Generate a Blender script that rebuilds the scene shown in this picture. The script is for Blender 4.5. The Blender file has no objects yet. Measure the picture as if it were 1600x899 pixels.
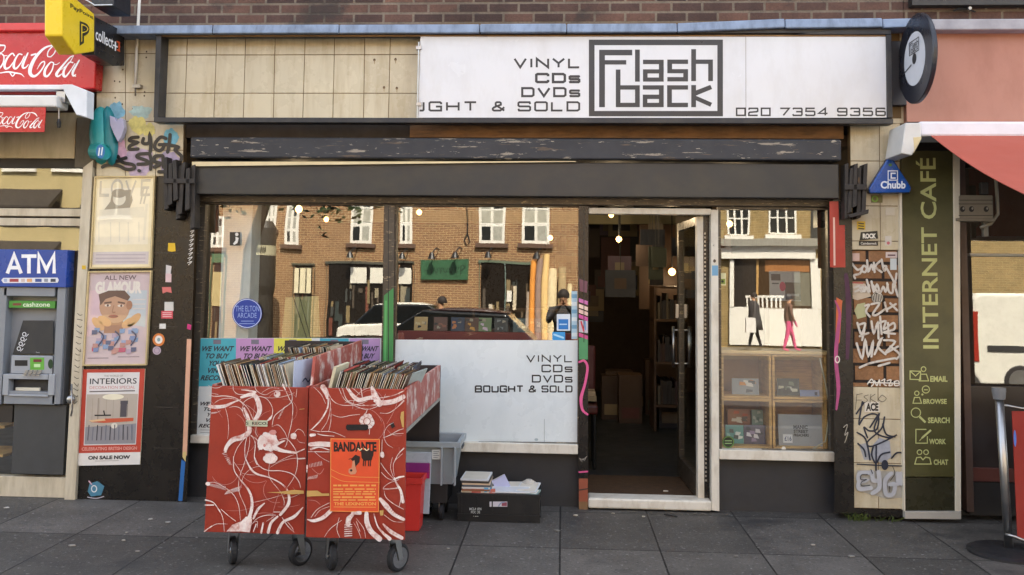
import bpy, bmesh, math, random
from mathutils import Vector, Matrix
random.seed(7)
R = math.radians
S = bpy.context.scene
COL = S.collection
# ------------------------------------------------------------------ camera
F_PX, CX, CY, HC = 1397.0, 800.0, 331.4, 1.62
CAM = Vector((0, -6.439, HC))
yaw, pitch, roll = R(3.25), R(4.36), R(0.70)
fw = Vector((-math.sin(yaw)*math.cos(pitch), math.cos(yaw)*math.cos(pitch), math.sin(pitch)))
rt = Vector((math.cos(yaw), math.sin(yaw), 0))
up = rt.cross(fw)
rt, up = (math.cos(roll)*rt + math.sin(roll)*up), (-math.sin(roll)*rt + math.cos(roll)*up)
cd = bpy.data.cameras.new('camera'); cam = bpy.data.objects.new('camera', cd); COL.objects.link(cam)
cam.matrix_world = Matrix(((rt.x, up.x, -fw.x, CAM.x), (rt.y, up.y, -fw.y, CAM.y), (rt.z, up.z, -fw.z, CAM.z), (0, 0, 0, 1)))
cd.sensor_width = 36; cd.lens = F_PX/1600*36; cd.shift_y = -(449.5-CY)/1600
cd.clip_start = .05; cd.clip_end = 500
S.camera = cam
# ------------------------------------------------------------------ sky, sun, exposure
SUN_EL, SUN_AZ = 52.0, 14.0            # sun stands behind the shop (+y), a little to the right
w = bpy.data.worlds.new('World'); S.world = w; w.use_nodes = True
nt = w.node_tree; bg = nt.nodes['Background']
sky = nt.nodes.new('ShaderNodeTexSky'); sky.sky_type = 'NISHITA'; sky.sun_disc = False
sky.sun_elevation = R(SUN_EL); sky.sun_rotation = R(SUN_AZ); sky.dust_density = 2.0; sky.ozone_density = 0.7
hs = nt.nodes.new('ShaderNodeHueSaturation'); hs.inputs['Saturation'].default_value = .46
nt.links.new(sky.outputs[0], hs.inputs['Color']); nt.links.new(hs.outputs[0], bg.inputs[0]); bg.inputs[1].default_value = 0.12
sl = bpy.data.lights.new('sun', 'SUN'); sl.energy = 4.2; sl.angle = R(.5); sl.color = (1, .93, .82)
so = bpy.data.objects.new('sun', sl); COL.objects.link(so)
sd = Vector((math.sin(R(SUN_AZ))*math.cos(R(SUN_EL)), math.cos(R(SUN_AZ))*math.cos(R(SUN_EL)), math.sin(R(SUN_EL))))
so.rotation_euler = sd.to_track_quat('Z', 'Y').to_euler(); so.location = (0, 0, 30)
S.view_settings.view_transform = 'Standard'; S.view_settings.look = 'None'
S.view_settings.gamma = 1; S.view_settings.use_curve_mapping = False
S.view_settings.exposure = 2.76
S.render.engine = 'CYCLES'
S.cycles.use_denoising = True; S.cycles.max_bounces = 8; S.cycles.diffuse_bounces = 4
S.cycles.glossy_bounces = 4; S.cycles.transparent_max_bounces = 12; S.cycles.caustics_reflective = False
S.cycles.sample_clamp_indirect = 6

# ------------------------------------------------------------------ pixel rays onto real planes
def ray(px, py): return fw + (px-CX)/F_PX*rt - (py-CY)/F_PX*up
def P(px, py, Y=0.0):
    d = ray(px, py); return CAM + d*((Y-CAM.y)/d.y)
def PX(px, py, X):
    d = ray(px, py); return CAM + d*((X-CAM.x)/d.x)
def PZ(px, py, Z):
    d = ray(px, py); return CAM + d*((Z-CAM.z)/d.z)
def MR(px, py, Y):                     # a point across the street, measured from its mirror image in the panes
    p = P(px, py-27, -Y); return Vector((p.x, Y, p.z))
def on(Y): return lambda px, py, e=0.0: P(px, py, Y-e)
def onx(X, s): return lambda px, py, e=0.0: PX(px, py, X+s*e)

# ------------------------------------------------------------------ materials
def lin(c):
    if isinstance(c, str):
        c = [int(c[i:i+2], 16)/255 for i in (0, 2, 4)]
        c = [x/12.92 if x <= .04045 else ((x+.055)/1.055)**2.4 for x in c]
    return (c[0], c[1], c[2], 1)
class NT:
    def __init__(s, name):
        s.m = bpy.data.materials.new(name); s.m.use_nodes = True; s.t = s.m.node_tree; s.n = s.t.nodes
        s.b = s.n['Principled BSDF']; s.out = s.n['Material Output']
    def new(s, t, **k):
        n = s.n.new(t)
        for a, v in k.items(): setattr(n, a, v)
        return n
    def link(s, a, b): s.t.links.new(a, b)
    def pos(s, sc=(1, 1, 1)):
        g = s.new('ShaderNodeNewGeometry'); v = s.new('ShaderNodeVectorMath', operation='MULTIPLY')
        s.link(g.outputs['Position'], v.inputs[0]); v.inputs[1].default_value = sc
        return v.outputs[0]
    def noise(s, scale, sc=(1, 1, 1), detail=5, rough=.6):
        n = s.new('ShaderNodeTexNoise'); s.link(s.pos(sc), n.inputs['Vector'])
        n.inputs['Scale'].default_value = scale; n.inputs['Detail'].default_value = detail; n.inputs['Roughness'].default_value = rough
        return n.outputs['Fac']
    def rng(s, fac, a, b, c, d):
        n = s.new('ShaderNodeMapRange'); s.link(fac, n.inputs[0])
        for i, v in enumerate((a, b, c, d)): n.inputs[i+1].default_value = v
        return n.outputs[0]
    def mix(s, fac, a, b, mode='MIX'):
        n = s.new('ShaderNodeMix', data_type='RGBA', blend_type=mode)
        if isinstance(fac, float): n.inputs[0].default_value = fac
        else: s.link(fac, n.inputs[0])
        for i, v in ((6, a), (7, b)):
            if isinstance(v, tuple): n.inputs[i].default_value = v
            else: s.link(v, n.inputs[i])
        return n.outputs[2]
    def scale(s, col, fac):
        n = s.new('ShaderNodeVectorMath', operation='SCALE')
        if isinstance(col, tuple): n.inputs[0].default_value = col[:3]
        else: s.link(col, n.inputs[0])
        s.link(fac, n.inputs['Scale']); return n.outputs[0]
    def bump(s, h, strength, dist=.004, prev=None):
        n = s.new('ShaderNodeBump'); n.inputs['Strength'].default_value = strength; n.inputs['Distance'].default_value = dist
        s.link(h, n.inputs['Height']); s.link(n.outputs[0], s.b.inputs['Normal'])
def M(name, base, rough=.55, metal=0.0, var=.12, vs=6.0, bump=0.0, bs=90.0, patch=None, island=0.0, spec=.5, dirt=None):
    """patch = (colour, threshold, noise scale, axis stretch[, softness]); dirt = (colour, amount, stretch)"""
    k = NT(name); c = lin(base)
    f = k.rng(k.noise(vs), .3, .7, 1-var, 1+var)
    col = k.scale(c, f)
    if island:
        g = k.new('ShaderNodeNewGeometry'); col = k.scale(col, k.rng(g.outputs['Random Per Island'], 0, 1, 1-island, 1+island))
    if dirt:
        dcol, amt, st = dirt
        col = k.mix(k.rng(k.noise(5, st, 6, .65), .45, .75, 0, amt), col, lin(dcol))
    for p in ([patch] if isinstance(patch, tuple) else (patch or [])):
        pc, th, ps, st = p[:4]; soft = p[4] if len(p) > 4 else .02
        col = k.mix(k.rng(k.noise(ps, st, 8, .65), th-soft, th+soft, 0, 1), col, lin(pc))
    k.link(col, k.b.inputs['Base Color'])
    r = k.rng(k.noise(vs*2.3), .3, .7, max(.02, rough-.08), min(1, rough+.08)); k.link(r, k.b.inputs['Roughness'])
    k.b.inputs['Metallic'].default_value = metal; k.b.inputs['Specular IOR Level'].default_value = spec
    if bump: k.bump(k.noise(bs, detail=4), bump)
    return k.m
def brick(name, c1, c2, mortar, bw=.225, rh=.075, ms=.010, axes='xz', offset=.5, var=.25, bump=.6, rough=.85, patch=None):
    k = NT(name)
    g = k.new('ShaderNodeNewGeometry'); sp = k.new('ShaderNodeSeparateXYZ'); cb = k.new('ShaderNodeCombineXYZ')
    k.link(g.outputs['Position'], sp.inputs[0])
    k.link(sp.outputs['XYZ'.index(axes[0].upper())], cb.inputs[0]); k.link(sp.outputs['XYZ'.index(axes[1].upper())], cb.inputs[1])
    t = k.new('ShaderNodeTexBrick', offset=offset)
    k.link(cb.outputs[0], t.inputs['Vector'])
    t.inputs['Color1'].default_value = lin(c1); t.inputs['Color2'].default_value = lin(c2); t.inputs['Mortar'].default_value = lin(mortar)
    t.inputs['Scale'].default_value = 1; t.inputs['Mortar Size'].default_value = ms; t.inputs['Brick Width'].default_value = bw; t.inputs['Row Height'].default_value = rh
    t.inputs['Mortar Smooth'].default_value = .3
    col = k.scale(t.outputs['Color'], k.rng(k.noise(3.5, detail=7), .3, .7, 1-var, 1+var))
    col = k.scale(col, k.rng(k.noise(60, detail=3), .3, .7, .85, 1.15))
    for q in ([patch] if isinstance(patch, tuple) else (patch or [])): col = k.mix(k.rng(k.noise(q[2], q[3], 7, .65), q[1]-.05, q[1]+.05, 0, .8), col, lin(q[0]))
    k.link(col, k.b.inputs['Base Color']); k.b.inputs['Roughness'].default_value = rough
    h = k.new('ShaderNodeMath', operation='SUBTRACT'); k.link(k.noise(80), h.inputs[0]); k.link(t.outputs['Fac'], h.inputs[1])
    k.bump(h.outputs[0], bump, .008)
    return k.m
def glass(name, base=.16, tint=(.92, .95, .93)):
    k = NT(name); k.n.remove(k.b)
    tr = k.new('ShaderNodeBsdfTransparent'); tr.inputs[0].default_value = (*tint, 1)
    gl = k.new('ShaderNodeBsdfGlossy'); gl.inputs['Roughness'].default_value = 0; gl.inputs[0].default_value = (1, .98, .93, 1)
    bp = k.new('ShaderNodeBump'); bp.inputs['Strength'].default_value = .12; bp.inputs['Distance'].default_value = .006; k.link(k.noise(1.6, detail=1), bp.inputs['Height']); k.link(bp.outputs[0], gl.inputs['Normal'])
    lw = k.new('ShaderNodeLayerWeight'); lw.inputs[0].default_value = .5; fr = k.new('ShaderNodeMath', operation='POWER'); k.link(lw.outputs['Facing'], fr.inputs[0]); fr.inputs[1].default_value = 4.0
    a = k.new('ShaderNodeMath', operation='ADD'); k.link(fr.outputs[0], a.inputs[0]); a.inputs[1].default_value = base+.04
    a.use_clamp = True
    mx = k.new('ShaderNodeMixShader'); k.link(a.outputs[0], mx.inputs[0]); k.link(tr.outputs[0], mx.inputs[1]); k.link(gl.outputs[0], mx.inputs[2])
    k.link(mx.outputs[0], k.out.inputs[0]); return k.m
def glow(name, col, st):
    k = NT(name); k.b.inputs['Base Color'].default_value = lin(col); k.b.inputs['Emission Color'].default_value = lin(col); k.b.inputs['Emission Strength'].default_value = st
    return k.m
_flat = {}
def C(hexcol, rough=.5, var=.06, metal=0.0):      # plain print / paint colours, made once each
    key = (hexcol, rough, metal)
    if key not in _flat: _flat[key] = M('paint_'+hexcol, hexcol, rough, metal, var, 9)
    return _flat[key]

BRICK = brick('dark_red_brick', '3d2c27', '62463a', '6e6254', ms=.010, var=.35, patch=('352e2a', .60, 1.4, (1, 1, 2)))
TILE = M('cream_glazed_tile', 'c9bfa5', .28, var=.07, vs=2.2, island=.05, dirt=('a08d68', .6, (2.2, 1, .3)), bump=.12, bs=6)
GROUT = M('brown_grout', '6b5638', .9)
LEAD = M('blue_painted_lead', '8090a8', .6, var=.18, vs=5, dirt=('4b5664', .7, (3, 1, 1.2)), bump=.3, bs=14)
SOOT = M('black_gloss_paint', '141211', .28, var=.35, vs=4, patch=('4d4840', .70, 9, (1, 1, 1)), bump=.1, bs=20)
DARK = M('charcoal_paint', '27282c', .5, var=.12, vs=3, dirt=('4a463f', .6, (1, 1, 1)))
RISER = M('grey_riser_paint', '2a2b2f', .55, var=.10, vs=3, patch=('66625c', .74, 26, (1, 1, 1)), dirt=('26241f', .6, (1, 1, 1.6)))
PEEL = M('peeling_charcoal_paint', '2b2d33', .55, var=.2, vs=5, patch=[('8f8678', .612, 3.4, (1.0, 1, 9), .01), ('a39a8a', .655, 9, (1.2, 1, 5), .01), ('57493b', .63, 6, (.8, 1, 9), .02)], bump=.25, bs=30)
SHUT = M('grey_shutter_steel', '2a2b2c', .42, var=.12, vs=2, dirt=('3f3b30', .65, (.6, 1, .9)))
FRAMEB = M('dark_bronze_frame', '4a443c', .4, .3, var=.2, vs=9, patch=('9a8d72', .62, 16, (1, 1, 6)))
WHITEP = M('aged_white_paint', 'd6d1c4', .45, var=.06, vs=5, dirt=('97876c', .6, (2, 2, .8)))
SIGNW = M('white_sign_acrylic', 'd8dade', .22, var=.035, vs=1.5, dirt=('c4c3c2', .5, (1.2, 1, .5)))
VINYLW = M('white_window_vinyl', 'd3dbdd', .3, var=.03, vs=1.5, dirt=('b0bcc0', .4, (1, 1, .6)))
INK = M('sign_black', '2b2d32', .35, var=.05)
ORANGEB = M('bare_timber', '7d5a38', .7, var=.25, vs=5, dirt=('3a2c20', .8, (1.2, 1, 6)))
ALU = M('aluminium', '9d9a94', .35, .8, var=.12)
STEEL = M('brushed_steel', 'a9a9a8', .38, 1.0, var=.1)
CHROME = M('chrome', 'd0d0d2', .12, 1.0, var=.05)
RUBBER = M('black_rubber', '17171a', .7)
PLASTG = M('grey_plastic', '8f979c', .4, var=.08)
BLACKP = M('black_plastic', '17191b', .4)
PINE = M('pine_board', 'd2a564', .5, var=.2, vs=4, dirt=('6b4824', .6, (1, 1, 9)))
CARTRED = M('red_painted_plywood', '983424', .42, var=.10, vs=4, dirt=('7c2a1e', .7, (1, 1, 1)), patch=('c79a58', .765, 5, (1, 1, 3)), bump=.08, bs=40)
CARTPINK = M('red_ply_side', 'a04a3c', .5, var=.15, vs=6, patch=[('cdbcb4', .57, 7, (3, 1.5, 1.2), .06)])
PAINTW = M('white_brush_paint', 'e8dcd6', .5, var=.12, vs=18, dirt=('cf9a90', .8, (4, 4, 4)), patch=[('a8503f', .60, 16, (1, 1, 1), .08), ('c58f86', .62, 45, (1, 1, 1), .05)])
PLYEDGE = M('grey_ply_edge', '8e8c84', .7, var=.15)
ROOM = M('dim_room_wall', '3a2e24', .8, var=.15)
GLASS = glass('shop_glass', .125)
GLASS2 = glass('side_shop_glass', .12)
GLASSD = glass('door_glass', .02)
PGLASS = glass('poster_glazing', .0, (.99, .99, .98))

# ------------------------------------------------------------------ mesh building
class MB:
    def __init__(s): s.v = []; s.f = []; s.mi = []; s.mats = []
    def m(s, mat):
        if mat not in s.mats: s.mats.append(mat)
        return s.mats.index(mat)
    def add(s, vs, fs, mat):
        b = len(s.v); s.v += [Vector(v) for v in vs]; i = s.m(mat)
        for f in fs: s.f.append([b+k for k in f]); s.mi.append(i)
    def poly(s, vs, mat): s.add(vs, [list(range(len(vs)))], mat)
    def hexa(s, c, mat): s.add(c, [(0, 3, 2, 1), (4, 5, 6, 7), (0, 1, 5, 4), (1, 2, 6, 5), (2, 3, 7, 6), (3, 0, 4, 7)], mat)
    def box(s, x0, x1, y0, y1, z0, z1, mat):
        s.hexa([(x0, y0, z0), (x1, y0, z0), (x1, y1, z0), (x0, y1, z0), (x0, y0, z1), (x1, y0, z1), (x1, y1, z1), (x0, y1, z1)], mat)
    def prism(s, pts, vec, mat):
        n = len(pts); vec = Vector(vec); a = [Vector(p) for p in pts]
        s.add(a+[p+vec for p in a], [list(range(n))]+[list(range(2*n-1, n-1, -1))]+[[(i+1) % n, i, n+i, n+(i+1) % n] for i in range(n)], mat)
    def tube(s, path, r, mat, n=8, caps=True):
        path = [Vector(p) for p in path]; rs = r if isinstance(r, (list, tuple)) else [r]*len(path); vs = []; ref = None
        for i, p in enumerate(path):
            t = (path[min(i+1, len(path)-1)]-path[max(i-1, 0)]).normalized()
            a = ref if ref is not None else (Vector((0, 0, 1)) if abs(t.z) < .9 else Vector((1, 0, 0)))
            u = (a-t*a.dot(t)).normalized(); ref = u; v = t.cross(u)
            vs += [p+(u*math.cos(2*math.pi*k/n)+v*math.sin(2*math.pi*k/n))*rs[i] for k in range(n)]
        fs = [[i*n+k, i*n+(k+1) % n, (i+1)*n+(k+1) % n, (i+1)*n+k] for i in range(len(path)-1) for k in range(n)]
        if caps: fs += [list(range(n-1, -1, -1)), [(len(path)-1)*n+k for k in range(n)]]
        s.add(vs, fs, mat)
    def lathe(s, c, prof, mat, n=24, axis='z'):
        c = Vector(c); vs = []
        for r, h in prof:
            for k in range(n):
                a = 2*math.pi*k/n; x, y = r*math.cos(a), r*math.sin(a)
                vs.append(c+Vector({'z': (x, y, h), 'x': (h, x, y), 'y': (x, h, y)}[axis]))
        fs = [[i*n+k, i*n+(k+1) % n, (i+1)*n+(k+1) % n, (i+1)*n+k] for i in range(len(prof)-1) for k in range(n)]
        fs += [list(range(n-1, -1, -1)), [(len(prof)-1)*n+k for k in range(n)]]
        s.add(vs, fs, mat)
    def boxpx(s, px0, py0, px1, py1, Yf, Yb, mat):
        x0 = P(px0, (py0+py1)/2, Yf).x; x1 = P(px1, (py0+py1)/2, Yf).x; z1 = P((px0+px1)/2, py0, Yf).z; z0 = P((px0+px1)/2, py1, Yf).z
        s.box(x0, x1, Yf, Yb, z0, z1, mat)
    def polypx(s, pts, Y, th, mat): s.prism([P(x, y, Y) for x, y in reversed(pts)], (0, th, 0), mat)
    # flat marks -----------------------------------------------------
    def fpoly(s, pts, fn, mat, e=0.0): s.poly([fn(x, y, e) for x, y in reversed(pts)], mat)
    def frect(s, x0, y0, x1, y1, fn, mat, e=0.0): s.fpoly([(x0, y0), (x1, y0), (x1, y1), (x0, y1)], fn, mat, e)
    def fdisc(s, cx, cy, rx, ry, fn, mat, e=0.0, n=20): s.fpoly([(cx+rx*math.cos(2*math.pi*k/n), cy+ry*math.sin(2*math.pi*k/n)) for k in range(n)], fn, mat, e)
    def fring(s, cx, cy, rx, ry, w, fn, mat, e=0.0, n=20): s.stroke([(cx+rx*math.cos(2*math.pi*k/n), cy+ry*math.sin(2*math.pi*k/n)) for k in range(n+1)], w, fn, mat, e, smooth=False, cap=False)
    def stroke(s, pts, wd, fn, mat, e=0.0, smooth=True, cap=True, ramp=.0004):
        ws = list(wd) if isinstance(wd, (list, tuple)) else [wd]*len(pts)
        if len(ws) != len(pts): ws = [ws[min(len(ws)-1, int(i/(len(pts)-1)*(len(ws)-1)+.5))] for i in range(len(pts))]
        if smooth and len(pts) > 2:
            q = []; qw = []
            for i in range(len(pts)-1):
                p0, p1, p2, p3 = pts[max(i-1, 0)], pts[i], pts[i+1], pts[min(i+2, len(pts)-1)]
                for k in range(5):
                    t = k/5
                    q.append(tuple(.5*(2*p1[d]+(p2[d]-p0[d])*t+(2*p0[d]-5*p1[d]+4*p2[d]-p3[d])*t*t+(3*p1[d]-p0[d]-3*p2[d]+p3[d])*t**3) for d in (0, 1)))
                    qw.append(ws[i]*(1-t)+ws[i+1]*t)
            q.append(pts[-1]); qw.append(ws[-1]); pts, ws = q, qw
        n = len(pts); L = []; Rr = []
        for i in range(n):
            def dirn(a, b):
                dx, dy = b[0]-a[0], b[1]-a[1]; l = math.hypot(dx, dy) or 1; return dx/l, dy/l
            d0 = dirn(pts[max(i-1, 0)], pts[max(i, 1)] if i else pts[1]); d1 = dirn(pts[i], pts[i+1]) if i < n-1 else d0
            if i == 0: d0 = d1
            if i in (0, n-1) and n > 3 and math.dist(pts[0], pts[-1]) < 1e-6: d0 = dirn(pts[-2], pts[-1]); d1 = dirn(pts[0], pts[1])
            tx, ty = d0[0]+d1[0], d0[1]+d1[1]; l = math.hypot(tx, ty)
            if l < .25: tx, ty, l = d1[0], d1[1], 1
            tx, ty = tx/l, ty/l; cosh = max(.45, tx*d1[0]+ty*d1[1]); h = ws[i]/2/cosh
            L.append((pts[i][0]+ty*h, pts[i][1]-tx*h)); Rr.append((pts[i][0]-ty*h, pts[i][1]+tx*h))
        ee = [e+ramp*i/max(1, n-1) for i in range(n)]
        vs = [fn(*L[i], ee[i]) for i in range(n)]+[fn(*Rr[i], ee[i]) for i in range(n)]
        s.add(vs, [[i, n+i, n+i+1, i+1] for i in range(n-1)], mat)
        if cap:
            for i, sg in ((0, -1), (n-1, 1)):
                a, b = pts[i], pts[i+1 if i == 0 else i-1]; dx, dy = (a[0]-b[0]), (a[1]-b[1]); an = math.atan2(dy, dx); r = ws[i]/2
                if r > .25: s.fpoly([(a[0]+r*math.cos(an-math.pi/2+math.pi*k/6), a[1]+r*math.sin(an-math.pi/2+math.pi*k/6)) for k in range(7)], fn, mat, ee[i])
    def text(s, body, quad, fn, mat, e=.0006, bold=0.0):
        """body fitted to the quad tl, tr, br, bl (pixels)"""
        vs, fs = glyphs(body, bold); tl, tr, br, bl = quad; b = len(s.v)
        out = []
        for u, v in vs:
            x = (1-v)*((1-u)*bl[0]+u*br[0])+v*((1-u)*tl[0]+u*tr[0]); y = (1-v)*((1-u)*bl[1]+u*br[1])+v*((1-u)*tl[1]+u*tr[1])
            out.append(fn(x, y, e))
        s.add(out, fs, mat)
    def textr(s, body, x0, y0, x1, y1, fn, mat, e=.0006, bold=0.0, slant=0): s.text(body, [(x0+slant, y0), (x1+slant, y0), (x1, y1), (x0, y1)], fn, mat, e, bold)
    def build(s, name, parent=None, smooth=False, bevel=0.0, loc=None):
        me = bpy.data.meshes.new(name)
        if loc is None:
            xs = [v.x for v in s.v]; ys = [v.y for v in s.v]; zs = [v.z for v in s.v]
            loc = Vector(((min(xs)+max(xs))/2, (min(ys)+max(ys))/2, min(zs)))
        loc = Vector(loc)
        me.from_pydata([tuple(v-loc) for v in s.v], [], s.f)
        for mt in s.mats: me.materials.append(mt)
        me.polygons.foreach_set('material_index', s.mi)
        if smooth: me.polygons.foreach_set('use_smooth', [True]*len(me.polygons))
        me.update(); o = bpy.data.objects.new(name, me); COL.objects.link(o); o.location = loc
        if parent is not None:
            o.parent = parent; o.location = loc-WL[parent.name]
        WL[o.name] = loc
        if bevel:
            bm = o.modifiers.new('bevel', 'BEVEL'); bm.width = bevel; bm.segments = 2; bm.limit_method = 'ANGLE'
        return o
WL = {}
_gl = {}
def glyphs(body, bold):
    key = (body, bold)
    if key not in _gl:
        cu = bpy.data.curves.new('t', 'FONT'); cu.body = body; cu.offset = bold; cu.resolution_u = 3
        ob = bpy.data.objects.new('t', cu); COL.objects.link(ob)
        dg = bpy.context.evaluated_depsgraph_get(); ev = ob.evaluated_get(dg); me = ev.to_mesh()
        vs = [(v.co.x, v.co.y) for v in me.vertices]; fs = [list(p.vertices) for p in me.polygons]
        ev.to_mesh_clear(); bpy.data.objects.remove(ob); bpy.data.curves.remove(cu)
        x0 = min(v[0] for v in vs); x1 = max(v[0] for v in vs); y0 = min(v[1] for v in vs); y1 = max(v[1] for v in vs)
        _gl[key] = ([((v[0]-x0)/(x1-x0), (v[1]-y0)/(y1-y0)) for v in vs], fs)
    return _gl[key]
def thing(name, label, cat, loc, group=None):
    o = bpy.data.objects.new(name, None); COL.objects.link(o); o.location = loc; WL[o.name] = Vector(loc)
    o.empty_display_size = .1
    return tag(o, label, cat, group)
def tag(o, label, cat, group=None):
    o['label'] = label; o['category'] = cat
    if group: o['group'] = group
    return o
def struct(o): o['kind'] = 'structure'; return o
# square, wide-set capitals like the shop's own lettering
def rr(a=0, b=1): return [(1, .28), (1, .1), (.9, 0), (.1, 0), (0, .1), (0, .9), (.1, 1), (.9, 1), (1, .9), (1, .72)]
GL = {
 'V': (1, [[(0, 0), (.5, 1), (1, 0)]]), 'I': (.12, [[(.5, 0), (.5, 1)]]), 'N': (1, [[(0, 1), (0, 0), (1, 1), (1, 0)]]),
 'Y': (1, [[(0, 0), (.5, .52), (1, 0)], [(.5, .5), (.5, 1)]]), 'L': (.9, [[(0, 0), (0, 1), (1, 1)]]), 'C': (1, [rr()]),
 'D': (1, [[(0, 0), (.86, 0), (1, .14), (1, .86), (.86, 1), (0, 1), (0, 0)]]),
 'S': (1, [[(1, .22), (.95, 0), (.08, 0), (0, .1), (0, .4), (.1, .5), (.9, .5), (1, .6), (1, .9), (.92, 1), (.05, 1), (0, .78)]]),
 's': (.8, [[(1, .44), (.95, .3), (.08, .3), (0, .36), (0, .56), (.1, .64), (.9, .64), (1, .72), (1, .93), (.92, 1), (.05, 1), (0, .86)]]),
 'O': (1, [[(.1, 0), (.9, 0), (1, .1), (1, .9), (.9, 1), (.1, 1), (0, .9), (0, .1), (.1, 0)]]),
 'U': (1, [[(0, 0), (0, .9), (.1, 1), (.9, 1), (1, .9), (1, 0)]]),
 'G': (1, [[(1, .25), (1, .1), (.9, 0), (.1, 0), (0, .1), (0, .9), (.1, 1), (1, 1), (1, .52), (.55, .52)]]),
 'H': (1, [[(0, 0), (0, 1)], [(1, 0), (1, 1)], [(0, .5), (1, .5)]]), 'T': (1, [[(0, 0), (1, 0)], [(.5, 0), (.5, 1)]]),
 'B': (1, [[(0, 0), (.85, 0), (.95, .1), (.95, .4), (.85, .5), (0, .5)], [(.85, .5), (1, .6), (1, .9), (.9, 1), (0, 1), (0, 0)]]),
 'J': (.35, [[(1, 0), (1, .9), (.8, 1), (0, 1)]]),
 '&': (1.0, [[(1, 1), (.25, .35), (.25, .1), (.35, 0), (.6, 0), (.7, .1), (.7, .3), (.1, .62), (0, .75), (0, .9), (.1, 1), (.65, 1), (1, .6)]]),
 '0': (.95, [[(.0, 0), (1, 0), (1, 1), (0, 1), (0, 0)]]), '2': (1, [[(0, .2), (.05, 0), (.95, 0), (1, .1), (1, .4), (.9, .48), (.1, .56), (0, .68), (0, 1), (1, 1)]]),
 '7': (1, [[(0, 0), (1, 0), (.35, 1)]]), '3': (1, [[(0, .15), (.08, 0), (.92, 0), (1, .1), (1, .4), (.9, .48), (.35, .48)], [(.9, .48), (1, .58), (1, .9), (.92, 1), (.05, 1), (0, .82)]]),
 '5': (1, [[(1, 0), (.05, 0), (.02, .42), (.9, .42), (1, .52), (1, .9), (.9, 1), (.05, 1), (0, .82)]]), '4': (1, [[(.75, 1), (.75, 0), (0, .72), (1, .72)]]),
 '9': (1, [[(1, .5), (.1, .5), (0, .4), (0, .1), (.1, 0), (.9, 0), (1, .1), (1, .9), (.9, 1), (.05, 1), (0, .85)]]), '6': (1, [[(.95, .15), (.9, 0), (.1, 0), (0, .1), (0, .9), (.1, 1), (.9, 1), (1, .9), (1, .55), (.9, .45), (0, .45)]]),
}
def wide(mb, body, x0, y0, x1, y1, wt, fn, mat, gap=.36, e=.0006, slope=0.0):
    tot = sum((GL[c][0] if c != ' ' else .6) for c in body)+gap*(len(body)-1); k = (x1-x0)/tot; x = x0
    for i, c in enumerate(body):
        if c == ' ': x += (.6+gap)*k; continue
        wdt, st = GL[c]
        for j, l in enumerate(st):
            mb.stroke([(x+u*wdt*k, y0+v*(y1-y0)+slope*(x-x0)) for u, v in l], wt, fn, mat, e+.00015*j, smooth=False, cap=False, ramp=.0001)
        x += (wdt+gap)*k
# ------------------------------------------------------------------ ground
PAVE = brick('grey_paving_slabs', '45423e', '5a5651', '11100f', bw=.605, rh=.86, ms=.006, axes='xy', offset=0.0, var=.28, bump=.45, rough=.62, patch=[('94938f', .645, 30, (1, 1, 1)), ('262626', .62, 34, (1, 1.2, 1)), ('303030', .62, 1.1, (1, 1.6, 1)), ('6d6c69', .73, 7, (1, 1, 1)), ('2a2a2a', .74, 9, (1, 1, 1))])
ROAD = M('road_asphalt', '363639', .85, var=.15, vs=2, bump=.5, bs=120)
KERB = M('kerb_granite', '8c8a86', .8, var=.15)
mb = MB(); mb.poly([(-60, -4.2, 0), (60, -4.2, 0), (60, .3, 0), (-60, .3, 0)], PAVE); struct(mb.build('pavement'))
mb = MB(); mb.box(-60, 60, -4.4, -4.2, -.3, .002, KERB); struct(mb.build('kerb', bevel=.015))
mb = MB(); mb.poly([(-200, -200, -.13), (200, -200, -.13), (200, 200, -.13), (-200, 200, -.13)], ROAD); struct(mb.build('road'))
mb = MB(); mb.box(-60, 60, -22.9, -18.6, -.3, 0.0, M('pale_paving', '5a5751', .85)); struct(mb.build('far_pavement', bevel=.015))

# ------------------------------------------------------------------ record shop (building)
XL, XR = -3.03, 2.07          # inner edges of the two pilasters
ZB = 3.50                     # brickwork starts here
YW = .10                      # plane of the window frames
shop = thing('record_shop', 'record shop with cream tiled pilasters and dark red brick wall above its window front', 'shop', (-.3, 1, 0))
mb = MB(); mb.box(-3.60, 2.455, .06, 9, ZB, 10, BRICK); mb.build('brick_wall', shop)
mb = MB(); mb.box(-3.60, 2.455, 8.6, 9, 0, ZB-.002, BRICK); mb.box(-3.3, -3.03, .2, 8.6, 0, ZB-.002, ROOM); mb.box(2.1, 2.42, .2, 8.6, 0, ZB-.002, ROOM); mb.build('party_wall', shop)
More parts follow.
